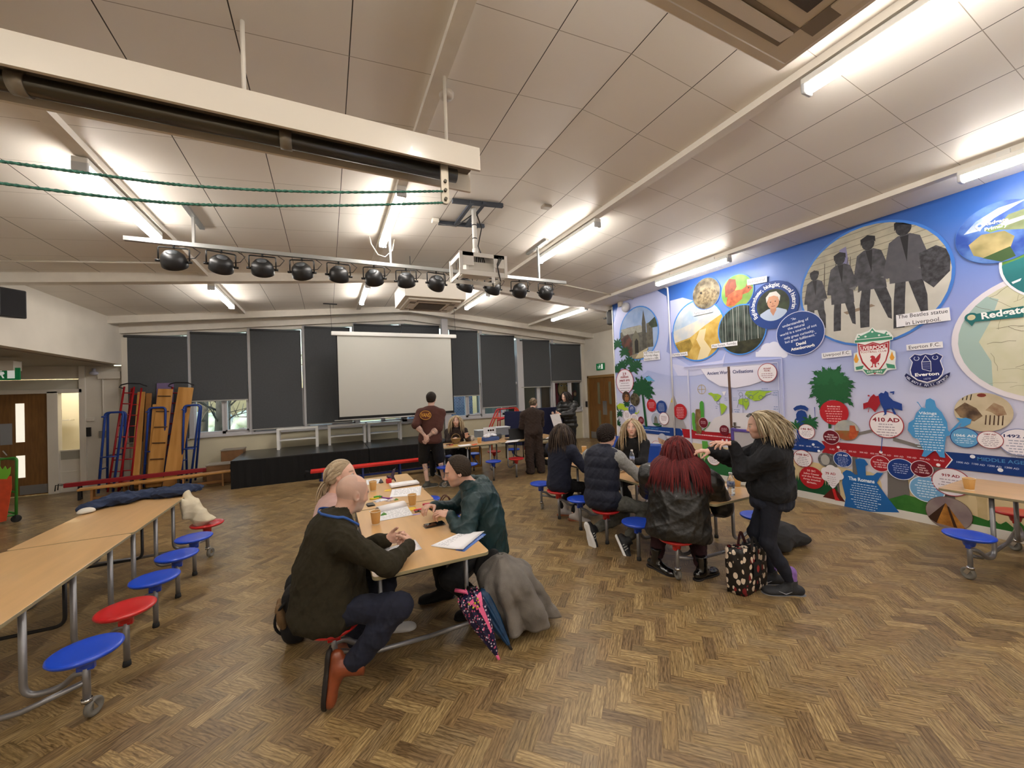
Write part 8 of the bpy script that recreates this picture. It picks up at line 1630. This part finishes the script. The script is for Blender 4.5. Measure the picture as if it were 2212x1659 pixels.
t=thing('display_card','white card with three small round pictures standing on the far table','card',atz(1066,940,TZ));p=atz(1066,950,TZ)+Vector((0,.2,0));mb=MB();mb.box(p+Vector((0,0,.13)),(.30,.01,.26));mb.build('card',M_PAPER,t)
mb=MB();
for k in range(3):mb.lathe([(.001,0),(.022,0)],p+Vector((-.03+.055*k-.0,-.0062,.19)),14,M=Matrix.Rotation(math.pi/2,3,'X'),mi=k)
mb.build('round_pictures',[mat('rp0','#33302c',.6),mat('rp1','#b0502c',.6),mat('rp2','#c07050',.6)],t)
t=thing('laptop','open black laptop at the right of the far table','laptop',atz(1118,945,TZ));p=atz(1118,950,TZ)+Vector((0,.1,0));mb=MB();mb.box(p+Vector((0,.05,.008)),(.36,.24,.016));mb.build('keyboard_base',M_BLACK,t,.003);mb=MB();mb.box(p+Vector((0,-.06,.125)),(.36,.012,.23),M=Matrix.Rotation(-.15,3,'X'));mb.build('screen_lid',M_BLACK,t,.003)
boxy('mug','white mug with dark pattern right of the blonde person on the far table','mug',1020,952,.09,.09,.11,mat('mug','#d8d4cc',.4,color2='#6a5a4c',vscale=18),bev=.02)
sheet('white paper sheet on the front edge of the far table',[(988,962),(1015,959),(1018,962),(994,965)]);sheet('orange card on the far table beside the cup',[(1018,960),(1030,958),(1032,960),(1022,963)],m=mat('orange_card','#d8602c',.6),name='card_slip',cat='card');sheet('white sheets right of the blue tray on the far table',[(1096,952),(1125,949),(1118,954),(1090,957)]);sheet('white sheets in front of the standing person in brown',[(1184,944),(1208,942),(1200,946),(1178,948)])
for k,(x,y,c) in enumerate(((960,965,'#d6d6da'),(975,962,'#b0202c'),(984,963,'#c8b43c'),(969,961,'#2c2c34'))):
 p=atz(x,y,TZ);mb=MB();mb.tube([p+Vector((-.05,0,.008)),p+Vector((.05,.03,.008))],.008,8);tag(mb.build('marker_pen',mat('pen%d'%k,c,.4)),('white','red','yellow','black')[k]+' marker pen on the left part of the far table','pen')
boxy('grey_pouch','dark grey fabric pouch on the far table right of the blue tray','pouch',1080,949,.16,.12,.12,mat('pouch','#4a4e54',.8),.3,dy=.1,bev=.04)
# -- BAGS, COATS, UMBRELLAS ON THE FLOOR
def cloth_pile(name,lab,cat,blobs,m,h=.009,amp=.03,f=12,seed=0,cuts=(),col=None,kids_=None):
 S=Sdf();
 for q in blobs:
  if len(q)==2:S.ell(q[0],q[1],None,.05)
  else:S.cone(*q,.05)
 for c in cuts:S.cut(*c)
 vs,F=S.mesh(h);c0=vs.mean(0);t=thing(name,lab,cat,(c0[0],c0[1],vs[:,2].min()));N_=vnorm(vs,F);vs=vs+N_*((folds(vs,seed,f)-.55)*amp)[:,None];np_obj('fabric',vs,F,m,t);return t
M_GCOAT=mat('grey_coat','#6a655f',.85,var=.15,vscale=8,bump=.3,bscale=180);M_BCOAT=mat('black_lining','#131315',.9)
def WR(o,st,sc):
 tx=bpy.data.textures.get('wr%s'%sc) or bpy.data.textures.new('wr%s'%sc,'CLOUDS');tx.noise_scale=sc;md=o.modifiers.new('wr','DISPLACE');md.texture=tx;md.strength=st;md.mid_level=.5;md.texture_coords='GLOBAL'
def drape(name,lab,cat,top,rings,m,m2=None,seed=0,n=96,folds_n=9,amp=.03,cuts=None,thick=.008):
 r_=np.random.RandomState(seed);ph=r_.uniform(0,6,4);t=thing(name,lab,cat,(rings[-1][0][0],rings[-1][0][1],min(0.0+r[0][2] for r in rings)));vs=[];R_=len(rings)
 for i,(c,rx,ry) in enumerate(rings):
  f_=i/(R_-1)
  for k in range(n):
   a=2*math.pi*k/n;w_=1+amp/max(rx,.05)*f_*(math.sin(folds_n*a+ph[0]+f_*.8)+.6*math.sin((folds_n*1.6//1)*a+ph[1])+.4*math.sin(3*a+ph[2]));vs.append((c[0]+rx*w_*math.cos(a),c[1]+ry*w_*math.sin(a),c[2]+.025*f_*math.sin(2*a+ph[3])+.015*f_*math.sin(5*a)))
 fs=[(i*n+k,i*n+(k+1)%n,(i+1)*n+(k+1)%n,(i+1)*n+k) for i in range(R_-1) for k in range(n)]
 fs.append(tuple(range(n-1,-1,-1))) if False else None
 me=bpy.data.meshes.new('fabric');inv=wm(t).inverted();ctr=tuple(np.mean(vs[:n],0));vs.append(ctr);fs=[f for f in fs if f]+[(k,len(vs)-1,(k+1)%n) for k in range(n)]
 me.from_pydata([tuple(inv@Vector(v)) for v in vs],[],fs);me.materials.append(m);
 if m2:me.materials.append(m2)
 for p_ in me.polygons:p_.use_smooth=True
 o=bpy.data.objects.new('fabric',me);COL.objects.link(o);o.parent=t;md=o.modifiers.new('sub','SUBSURF');md.levels=2;md.render_levels=2;WR(o,.05,.13);md=o.modifiers.new('s','SOLIDIFY');md.thickness=thick
 return t
g=lambda x,y,Y:aty(x,y,Y)
c0=g(1100,1182,2.72)
drape('grey_coat','grey-brown coat with dark lining hanging over the end stool behind the umbrellas','coat',None,[((1.14,2.70,.52),.03,.04),((1.145,2.67,.475),.11,.11),((1.15,2.65,.43),.19,.19),((1.16,2.64,.36),.205,.20),((1.20,2.64,.28),.21,.20),((1.23,2.63,.20),.225,.205),((1.26,2.63,.12),.24,.21),((1.28,2.63,.06),.25,.21)],M_GCOAT,seed=4,amp=.035,folds_n=8)
cloth_pile('black_coat','black padded coat bunched under the grey-brown coat','coat',[((1.12,2.80,.30),(.10,.10,.24)),((1.05,2.86,.38),(.06,.05,.10)),((1.22,2.72,.12),(.18,.15,.10)),((1.42,2.72,.10),(.10,.10,.06))],M_BCOAT,seed=6)
def umbrella(lab,a,b,hand,m,mtip,mhand,n=8,R=.062,seed=0,extra=None):
 a,b,hand=Vector(a),Vector(b),Vector(hand);t=thing('folded_umbrella',lab,'umbrella',(b.x,b.y,0));x,y,z=frame_of(a,b);L_=(b-a).length;vs=[];M_=40;rows=14;r_=np.random.RandomState(seed);ph=r_.uniform(0,6,3)
 for i in range(rows+1):
  f_=i/rows;rr_=R*(.80+.2*math.sin(f_*3))*(1-f_)**.8+.010
  if i==0:rr_*=.92
  for k in range(M_):
   an=2*math.pi*k/M_;w_=1+.16*math.sin(n*an+ph[0]+f_*1.5)*(1-.5*f_)+.1*math.sin(2*an+ph[1]);zz=.035*math.cos(n*an+.5)*(1 if i==0 else 0)*0.6;vs.append(a+z*(L_*f_+zz)+x*(rr_*w_*math.cos(an))+y*(rr_*w_*math.sin(an)))
 mb=MB();mb.add(vs,[(i*M_+k,i*M_+(k+1)%M_,(i+1)*M_+(k+1)%M_,(i+1)*M_+k) for i in range(rows) for k in range(M_)]+[tuple(range(M_-1,-1,-1))],0,True);cn=mb.build('canopy',m,t)
 mb=MB();mb.tube([b-z*.01,b+z*.035],.010,12);mb.build('tip',mtip,t);mb=MB();mb.tube([a+z*.05,a-z*.05],.006,8);mb.tube([a-z*.03,hand],.012,12);mb.build('handle',mhand,t)
 mb=MB()
 for k in range(n):an=2*math.pi*k/n;q=a+x*R*.95*math.cos(an)+y*R*.95*math.sin(an);mb.lathe([(.001,-.006),(.006,0),(.001,.006)],q-z*.012,8)
 mb.build('rib_ends',mtip,t);return t,(x,y,z),a,b,R
def speckle(name,base,cols,scale=55,thr=.42):
 m=bpy.data.materials.new(name);m.use_nodes=True;nt=m.node_tree;p=nt.nodes['Principled BSDF'];tc=nt.nodes.new('ShaderNodeTexCoord');v=nt.nodes.new('ShaderNodeTexVoronoi');v.inputs['Scale'].default_value=scale;nt.links.new(tc.outputs['Object'],v.inputs['Vector'])
 r=nt.nodes.new('ShaderNodeValToRGB');e=r.color_ramp.elements;r.color_ramp.interpolation='CONSTANT';e[0].position=0;e[0].color=lin(cols[0]);e[1].position=.4;e[1].color=lin(cols[1])
 for i,c in enumerate(cols[2:]):q=e.new(.6+.2*i);q.color=lin(c)
 sp=nt.nodes.new('ShaderNodeSeparateXYZ');nt.links.new(v.outputs['Color'],sp.inputs[0]);nt.links.new(sp.outputs[0],r.inputs[0]);lt=nt.nodes.new('ShaderNodeMath');lt.operation='LESS_THAN';lt.inputs[1].default_value=thr;nt.links.new(v.outputs['Distance'],lt.inputs[0])
 mx=nt.nodes.new('ShaderNodeMix');mx.data_type='RGBA';mx.inputs[6].default_value=lin(base);nt.links.new(lt.outputs[0],mx.inputs[0]);nt.links.new(r.outputs[0],mx.inputs[7]);nt.links.new(mx.outputs[2],p.inputs['Base Color']);p.inputs['Roughness'].default_value=.5;return m
M_UMB1=speckle('navy_pink_speckle','#14123c',['#d0547c','#14123c','#d8c8d8'],60,.36);M_UMB2=mat('blue_umbrella','#0f2f52',.35,color2='#1c4a72',vscale=14,var=.2);M_PK=mat('umbrella_pink','#e0608c',.4)
ta=thing
t1,fr,a,b,R=umbrella('child umbrella with navy canopy, pink giraffe shape and pink speckles',aty(1012,1288,2.50),atz(1073,1415,.025),aty(983,1275,2.56),M_UMB1,M_PK,M_PK,seed=1,R=.078)
x,y,z=fr;vw=(Vector((0,0,CAMH))-a).normalized();sd=z.cross(vw).normalized();ft=sd.cross(z).normalized();ft=ft if ft.dot(vw)>0 else-ft;L_=(b-a).length
def cp(u,v):f_=u;rr_=R*1.24*(.80+.2*math.sin(f_*3))*(1-f_)**.8+.012;an=v;return a+z*(L_*f_)+ft*(rr_*math.cos(an))+sd*(rr_*math.sin(an))
def patch(pts,m,nm,par):
 mb=MB();vs=[cp(u,v) for u,v in pts];mb.add(vs,[tuple(range(len(vs)))]);return mb.build(nm,m,par)
sgn=1 if sd.dot(CR)>0 else-1
mb=MB()
for k in range(11):
 u=.02+.055*k;w0=.30-.012*k if k>2 else.85-.2*k;v0=sgn*(.35+.02*k);mb.add([cp(u,v0-w0),cp(u,v0+w0*.6),cp(u+.056,v0+.02+(w0*.6)),cp(u+.056,v0+.02-w0*(.8 if k<3 else 1))],[(0,1,2,3)])
mb.build('animal_shape',M_PK,t1)
mb=MB()
for k,(u,v) in enumerate(((.04,-.2),(.08,.2),(.12,-.05),(.05,.5),(.10,.45),(.15,.25))):q=cp(u,sgn*v)+ft*.004;mb.lathe([(.001,.001),(.007,0)],q,8,M=Matrix((sd,z,ft)).transposed())
mb.build('yellow_spots',mat('spot_yellow','#c9c83c',.5),t1)
umbrella('child umbrella with dark blue patterned canopy and black handle',aty(1035,1280,2.62),atz(1099,1393,.025),aty(1008,1270,2.66),M_UMB2,M_BLACK,M_BLACK,seed=5,R=.062)
def leafmat():
 m=bpy.data.materials.new('leaf_print');m.use_nodes=True;nt=m.node_tree;p=nt.nodes['Principled BSDF'];tc=nt.nodes.new('ShaderNodeTexCoord');mp=nt.nodes.new('ShaderNodeMapping');mp.inputs['Scale'].default_value=(26,26,17);mp.inputs['Rotation'].default_value=(.3,.25,.4);nt.links.new(tc.outputs['Object'],mp.inputs[0])
 v=nt.nodes.new('ShaderNodeTexVoronoi');v.inputs['Scale'].default_value=1.0;v.inputs['Randomness'].default_value=.8;nt.links.new(mp.outputs[0],v.inputs['Vector']);lt=nt.nodes.new('ShaderNodeMath');lt.operation='LESS_THAN';lt.inputs[1].default_value=.45;nt.links.new(v.outputs['Distance'],lt.inputs[0])
 sp=nt.nodes.new('ShaderNodeSeparateXYZ');nt.links.new(v.outputs['Color'],sp.inputs[0]);r=nt.nodes.new('ShaderNodeValToRGB');r.color_ramp.interpolation='CONSTANT';e=r.color_ramp.elements;e[0].position=0;e[0].color=lin('#d9c8b4');e[1].position=.86;e[1].color=lin('#7a1a20');nt.links.new(sp.outputs[0],r.inputs[0])
 mx=nt.nodes.new('ShaderNodeMix');mx.data_type='RGBA';mx.inputs[6].default_value=lin('#120e0e');nt.links.new(lt.outputs[0],mx.inputs[0]);nt.links.new(r.outputs[0],mx.inputs[7]);nt.links.new(mx.outputs[2],p.inputs['Base Color']);p.inputs['Roughness'].default_value=.45;return m
M_LEAFP=leafmat();bl_,br_,bk=atz(1571,1277,.005),atz(1608,1289,.005),atz(1658,1268,.005)
t=thing('shopping_bag','tall black shopping bag printed with white and red leaves beside the standing person','bag',((bl_.x+bk.x)/2,(br_.y+bk.y)/2+.05,0))
fx=(bk-br_);fx.z=0;side_=(bl_-br_);side_.z=0;Hb=.37;n=10;vs=[];corners=[br_,bk,bk+side_,bl_]
for i in range(n+1):
 f_=i/n;puff=.012*math.sin(math.pi*f_)
 for k in range(4):
  p0,p1=corners[k],corners[(k+1)%4];nn=Vector(((p1-p0).y,-(p1-p0).x,0)).normalized()
  for j in range(8):
   q=p0 .lerp(p1,j/8);q=q+nn*(puff*math.sin(math.pi*j/8)+.006*math.sin(i*1.7+j*1.1+k));cc=(br_+bk+bl_+bk+side_)/4;q=q+(q-cc)*(.05*f_*math.sin(f_*3));vs.append((q.x,q.y,Hb*f_+(.008*math.sin(j*.8+k) if i==n else 0)+.003))
m_=32;mb=MB();mb.add(vs,[(i*m_+k,i*m_+(k+1)%m_,(i+1)*m_+(k+1)%m_,(i+1)*m_+k) for i in range(n) for k in range(m_)]+[tuple(range(m_-1,-1,-1))]+[tuple(range(n*m_,(n+1)*m_))],0,True);mb.build('bag_body',M_LEAFP,t)
fc=(br_+bk)/2;nf=Vector((fx.y,-fx.x,0)).normalized();fxn=fx.normalized()
mb=MB();c=fc+nf*.022+Vector((0,0,.20));mb.box(c,(.10,.006,.12),M=Matrix((fxn,nf,Vector((0,0,1)))).transposed());mb.bar(c+Vector((0,0,.05)),fc+nf*.02+Vector((0,0,Hb)),.03,.004,up=nf);mb.build('front_pocket',M_BCOAT,t,.004)
mb=MB();mb.prism([(-.0,.035),(.018,.012),(.016,-.015),(0,-.035),(-.016,-.015),(-.018,.012)],c+nf*.0045,-fxn if False else fxn,(0,0,1),0);mb.build('red_leaf',mat('leaf_red','#8a1c22',.6),t)
for k,off in enumerate((-.02,.10)):
 mb=MB();q0=fc-fxn*.06-nf*off*1.0+Vector((0,0,Hb-.01));q1=fc+fxn*.04-nf*off+Vector((0,0,Hb-.01));top=(q0+q1)/2+Vector((0,0,.10))-fxn*(.04 if k==0 else.01)
 pts=arc([q0,q0 .lerp(top,.75)+Vector((0,0,.02)),top,q1 .lerp(top,.75)+Vector((0,0,.02)),q1],.05,5)
 for a_,b_ in zip(pts[:-1],pts[1:]):mb.bar(a_,b_,.028,.005,up=nf)
 mb.build('strap',(M_BCOAT,mat('strap_red','#3a1216',.7))[k],t)
cloth_pile('dark_coat','dark grey coat in a heap on the floor behind the standing person','coat',[((4.17,2.50,.14),(.20,.16,.16)),((4.32,2.52,.12),(.17,.16,.13)),((4.46,2.44,.07),(.14,.10,.08)),((4.12,2.42,.07),(.10,.10,.08))],mat('charcoal_coat','#26272a',.9,bump=.2,bscale=200),seed=16,amp=.04,f=10,cuts=(((0,0,.012),(0,0,-1)),))
cloth_pile('dark_coat','dark coats heaped under the right part of the far table','coat',[((4.35,7.55,.40),(.28,.12,.16)),((4.15,7.6,.25),(.16,.12,.24)),((4.5,7.62,.15),(.16,.12,.14))],mat('black_down','#121214',.7),seed=18,amp=.04,f=10,cuts=(((0,0,.012),(0,0,-1)),))
by=.40;t=thing('backpack','black and tan backpack on the floor behind the bald person','bag',(-.30,2.92+by,0));S=Sdf();A_=[unit((1,.2,.25)),unit((-.2,1,0)),unit((-.25,0,1))]
for a_,b_ in((-.09,.10),(.09,.10),(-.09,.30),(.09,.30)):S.ell((-.27+.08*b_,2.95+by+a_,b_),(.09,.09,.12),A_,.06)
S.cut((0,0,.008),(0,0,-1));vs,F=S.mesh(.010);N_=vnorm(vs,F);vs=vs+N_*((folds(vs,3,14)-.4)*.02)[:,None];np_obj('pack_body',vs,F,M_BCOAT,t)
S=Sdf();
for a_ in(-.05,.05):S.ell((-.335,2.89+by+a_,.20),(.035,.07,.10),A_,.04)
vs,F=S.mesh(.008);np_obj('front_pocket',vs,F,mat('tan_canvas','#6e5638',.9,bump=.4,bscale=120),t)
mb=MB();mb.tube(arc([(-.16,2.86+by,.46),(-.24,2.80+by,.38),(-.37,2.80+by,.26),(-.38,2.83+by,.12),(-.24,2.82+by,.03)],.08,5),.009,8);mb.build('strap',M_BCOAT,t)
pts=[(200,1095),(240,1082),(290,1074),(340,1068),(385,1064),(400,1060)]
bb=[]
for i,(x,y) in enumerate(pts):q=atz(x,y,TZ+.03);bb+=[((q.x,q.y+.02,TZ+.03),(.13,.13,.045)),((q.x+.03,q.y+.12,TZ+.04),(.13,.10,.05))]
cloth_pile('navy_coat','crumpled navy denim coat lying across the far end of the left table','coat',bb+[((-1.62,5.62,TZ+.06),(.16,.10,.05)),((-2.0,5.55,TZ+.06),(.16,.10,.06))],mat('navy_denim_coat','#1f2c48',.9,var=.2,vscale=12,bump=.35,bscale=160),seed=22,amp=.05,f=16,cuts=(((0,0,TZ+.004),(0,0,-1)),))
cloth_pile('white_scarf','white cloth showing under the left end of the navy coat','scarf',[(tuple(atz(180,1106,TZ+.02)),(.05,.06,.03)),(tuple(atz(192,1103,TZ+.02)),(.05,.05,.03))],mat('white_cloth','#c9c4b8',.9),seed=23,amp=.01,cuts=(((0,0,TZ+.004),(0,0,-1)),))
cloth_pile('cream_bag','cream drawstring cloth bag hanging off the end of the left table onto a red stool','bag',[((-1.46,5.58,.72),(-1.40,5.52,.60),.04,.07),((-1.40,5.52,.60),(-1.31,5.46,.46),.075,.08),((-1.48,5.46,.68),(-1.44,5.45,.50),.03,.04),((-1.27,5.46,.435),(.10,.08,.035))],mat('cream_canvas','#c9bfa6',.9,bump=.3,bscale=200),seed=24,amp=.02,f=18)
p=Vector((1.148,4.11,SZ));t=thing('handbag','small white handbag with brown handles on a blue stool of the middle table','bag',p);S=Sdf();S.ell((p.x-.03,p.y,p.z+.08),(.12,.06,.085),None,.04);S.cut((0,0,SZ+.002),(0,0,-1));S.cut((0,0,SZ+.14),(0,0,1));vs,F=S.mesh(.007);np_obj('bag_body',vs,F,mat('ivory_leather','#d4d0c4',.5),t)
for k in(-1,1):mb=MB();mb.tube([Vector((p.x-.03+.06*math.cos(a),p.y+.03*k,p.z+.13+.13*math.sin(a))) for a in np.linspace(0,3.1416,14)],.007,8);mb.build('handle',mat('brown_leather','#5a3420',.5),t)
sheet('white booklet on the far blue stool side, behind the man in teal',[(984,1000),(1003,996),(1016,1011),(992,1012)],z=TZ-.02 if 0 else.42,th=.01)
# -- OTHER FURNITURE
def chair(c,rz,lab,group=None):
 t=thing('plastic_chair',lab,'chair',c,rz,group);Mw=wm(t);W=lambda x,y,z:Mw@Vector((x,y,z));m=mat('chair_blue','#12429c',.4)
 mb=MB();n=8;vs=[]
 for i in range(n+1):
  for j in range(n+1):
   x=(i/n-.5)*.42;y=(j/n-.5)*.40;vs.append(W(x,y,.44-.015*math.cos(x*7)*math.cos(y*5)+(.0 if y<.15 else 0)))
 mb.add(vs,[(i*(n+1)+j,(i+1)*(n+1)+j,(i+1)*(n+1)+j+1,i*(n+1)+j+1) for i in range(n) for j in range(n)],0,True);o=mb.build('seat',m,t);md=o.modifiers.new('s','SOLIDIFY');md.thickness=.012
 mb=MB();vs=[]
 for i in range(n+1):
  for j in range(n+1):x=(i/n-.5)*.42*(1-.08*j/n);z=.50+j/n*.34;vs.append(W(x,.20+.05*j/n-.04*math.cos(x*6),z))
 mb.add(vs,[(i*(n+1)+j,(i+1)*(n+1)+j,(i+1)*(n+1)+j+1,i*(n+1)+j+1) for i in range(n) for j in range(n)],0,True);o=mb.build('backrest',m,t);md=o.modifiers.new('s','SOLIDIFY');md.thickness=.012
 for sx in(-1,1):
  for sy in(-1,1):
   mb=MB();mb.tube([W(sx*.19,sy*.16,.43),W(sx*.21,sy*.21,.005)],.011,8);mb.build('leg',mat('leg_blue','#1c2f6c',.4,.3),t)
  mb=MB();mb.tube([W(sx*.19,.17,.42),W(sx*.19,.21,.62)],.011,8);mb.build('back_frame',MATS['leg_blue'],t)
 return t
chair((4.35,4.55,0),math.radians(-70),'blue plastic chair holding a white machine, beside the blonde person by the mural');chair((4.6,5.6,0),math.radians(-60),'blue plastic chair against the mural, farther behind the blonde person')
t=thing('desk_printer','white flat machine resting on the blue chair beside the mural','printer',(4.35,4.55,.46));mb=MB();mb.box((4.35,4.50,.50),(.40,.30,.07),rz=.3);mb.build('machine_body',mat('machine_white','#cfd2d8',.4),t,.02);mb=MB();mb.box((4.33,4.42,.545),(.28,.12,.02),rz=.3);mb.build('paper_tray',M_BLACK,t,.004)
p=aty(1458,989,4.1);t=thing('welcome_board','black board with white lettering ending in me beside the blue chair','sign',(p.x,4.1,p.z-.12));mb=MB();mb.box((p.x,4.1,p.z),(.34,.02,.20));mb.build('board',M_BLACK,t);mb=MB();add_text(mb,'me!',Vector((p.x-.04,4.088,p.z)),(1,0,0),(0,0,1),.12,0,.02);mb.build('lettering',mat('letter_white','#d8d8dc',.6),t)
for s_ in(-1,1):mb=MB();mb.tube([(p.x+s_*.14,4.12,p.z-.1),(p.x+s_*.16,4.16,.005)],.01,6);mb.build('leg',M_DKMET,t)
q0,q1=atx(1584,960,5.6),atx(1652,1022,5.6);t=thing('easel_board','purple framed whiteboard standing in front of the mural behind the standing person','board',(5.6,(q0 .y+q1 .y)/2,0));mb=MB();zl,zh=.52,1.0
mb.b2((5.6,q1 .y,zl),(5.615,q0 .y,zh));mb.build('white_surface',mat('dull_white','#b9b6bc',.4),t)
for(y0,y1,z0,z1) in((q0 .y-.02,q0 .y+.02,zl-.5,zh+.05),(q1 .y-.02,q1 .y+.02,zl-.5,zh+.05),(q1 .y,q0 .y,zl-.03,zl+.01),(q1 .y,q0 .y,zh,zh+.04)):mb=MB();mb.b2((5.585,y0,max(z0,.0)),(5.63,y1,z1));mb.build('frame',mat('frame_purple','#5a4a9c',.5),t,.004)
t=thing('display_board','navy folding display board behind the two people standing at right','board',(4.9,8.9,0));M_NB=mat('navy_felt','#10163a',.9)
pA,pB,pC=atz(1128,990,0),None,None
for(xa,ya,xb,yb_,z0,z1) in((4.15,9.2,4.62,8.7,.35,1.22),(4.62,8.7,5.75,8.75,.45,1.28)):
 mb=MB();mb.bar((xa,ya,(z0+z1)/2),(xb,yb_,(z0+z1)/2),.04,z1-z0,up=(0,0,1));mb.build('panel',M_NB,t,.01)
for x,y in((4.15,9.2),(4.62,8.7),(5.75,8.75)):mb=MB();mb.tube([(x,y,1.1),(x,y,.005)],.015,8);mb.build('leg',M_DKMET,t)
t=thing('climbing_frame','red and orange metal climbing frame standing under the low blind','climbing frame',(4.1,10.3,0));fY=10.2;f=lambda x,y,Y=fY:tuple(aty(x,y,Y));M_RO=mat('orange_red_metal','#c9401e',.4)
for Y,dx in((10.1,0),(10.5,5)):
 mb=MB();mb.tube(arc([f(1056+dx,925,Y)[:2]+(0.02,),f(1057+dx,922,Y),f(1073+dx,884,Y),f(1112+dx,881,Y),f(1131+dx,922,Y),f(1132+dx,925,Y)[:2]+(.02,)],.06),.02,10);mb.build('side_frame',mat('frame_red','#b0202a',.4) if Y<10.3 else M_RO,t)
 mb=MB();mb.tube([f(1065+dx,903,Y),f(1122+dx,901,Y)],.018,8);mb.build('rung',M_RO,t);mb=MB();mb.tube([f(1077+dx,924,Y),f(1130+dx,922,Y)],.02,8);mb.build('rung',M_RO,t)
 mb=MB();mb.tube([f(1076+dx,884,Y),f(1075+dx,925,Y)],.016,8);mb.build('upright',mat('frame_red','#b0202a',.4),t);mb=MB();mb.tube([f(1112+dx,883,Y),f(1114+dx,925,Y)],.016,8);mb.build('upright',M_RO,t)
p=Vector(f(1086,903,10.0));cloth_pile('red_cloth','red cloth with dark end hanging on the climbing frame','cloth',[(tuple(p+Vector((-.15,0,-.05))),tuple(p+Vector((.15,0,.03))),.03,.05),(tuple(p+Vector((.15,0,.03))),tuple(p+Vector((.24,0,-.02))),.05,.03)],mat('red_cloth','#b01c28',.7),seed=40,amp=.02)
t=thing('wooden_cabinet','orange-brown wooden unit under the far table','cabinet',(3.2,8.6,0));mb=MB();mb.b2((2.75,8.6,0),(3.25,9.0,.45));mb.build('cabinet_body',mat('orange_pine','#a8742a',.5),t,.008)
q=atz(35,1128,.0);t=thing('carrot_trolley','green tube trolley with a painted carrot panel at the left edge','trolley',(q.x-.3,q.y+.3,0));M_GRN=mat('green_tube','#3c8a34',.4);Yc=q.y
fc_=lambda x,y:aty(x,y,Yc)
mb=MB();a=fc_(35,1112);b=fc_(36,988);c=fc_(-60,1000);d=fc_(-60,1125);mb.tube(arc([a,b,c,d],.05),.017,10);mb.tube([fc_(-60,1124),a],.017,8);mb.build('front_frame',M_GRN,t)
mb=MB();o2=Vector((-.45,.5,0));mb.tube(arc([a+o2,b+o2,c+o2,d+o2],.05),.017,10);
mb.build('rear_frame',M_GRN,t)
for z_ in(a.z+.02,a.z+.35,b.z-.03):mb=MB();mb.tube([(a.x,a.y,z_),(a.x-.45,a.y+.5,z_)],.015,8);mb.build('side_rail',M_GRN,t)
mb=MB();vv=[fc_(x,y)-Vector((0,.02,0)) for x,y in((-40,1030),(27,1028),(28,1052),(22,1090),(16,1124),(4,1127),(-6,1105),(-40,1080))];mb.add(vv,[tuple(range(8))]);mb.build('carrot_panel',mat('carrot_orange','#d8502c',.6,var=.08,vscale=12),t).modifiers.new('s','SOLIDIFY').thickness=.01
mb=MB();vv=[fc_(x,y)-Vector((0,.022,0)) for x,y in((-30,1034),(-20,1010),(-5,1012),(2,1006),(8,1014),(14,1006),(18,1014),(26,1008),(25,1022),(18,1034))];mb.add(vv,[tuple(range(10))]);mb.build('carrot_leaves',mat('leaf_lime','#7cc83a',.6),t).modifiers.new('s','SOLIDIFY').thickness=.01
mb=MB();w0=atz(30,1138,.05);mb.lathe([(.001,-.015),(.04,-.015),(.055,-.01),(.055,.01),(.04,.015),(.001,.015)],(a.x,a.y,.055),20,M=Matrix.Rotation(math.pi/2,3,'X')@Matrix.Rotation(.5,3,'Y'));wl=mb.build('wheel',M_RUBBER,t);mb=MB();mb.tube([(a.x,a.y,a.z),(a.x+.0,a.y,.10)],.015,8);mb.bar((a.x+.0,a.y-.03,.12),(a.x,a.y-.03,.055),.02,.005);mb.build('caster_fork',M_DKMET,t)
for dx,dy in((-.45,.5),(-.9,0)):mb=MB();mb.lathe([(.001,-.015),(.055,-.012),(.055,.012),(.001,.015)],(a.x+dx,a.y+dy,.055),18,M=Matrix.Rotation(math.pi/2,3,'X'));mb.build('wheel',M_RUBBER,t)
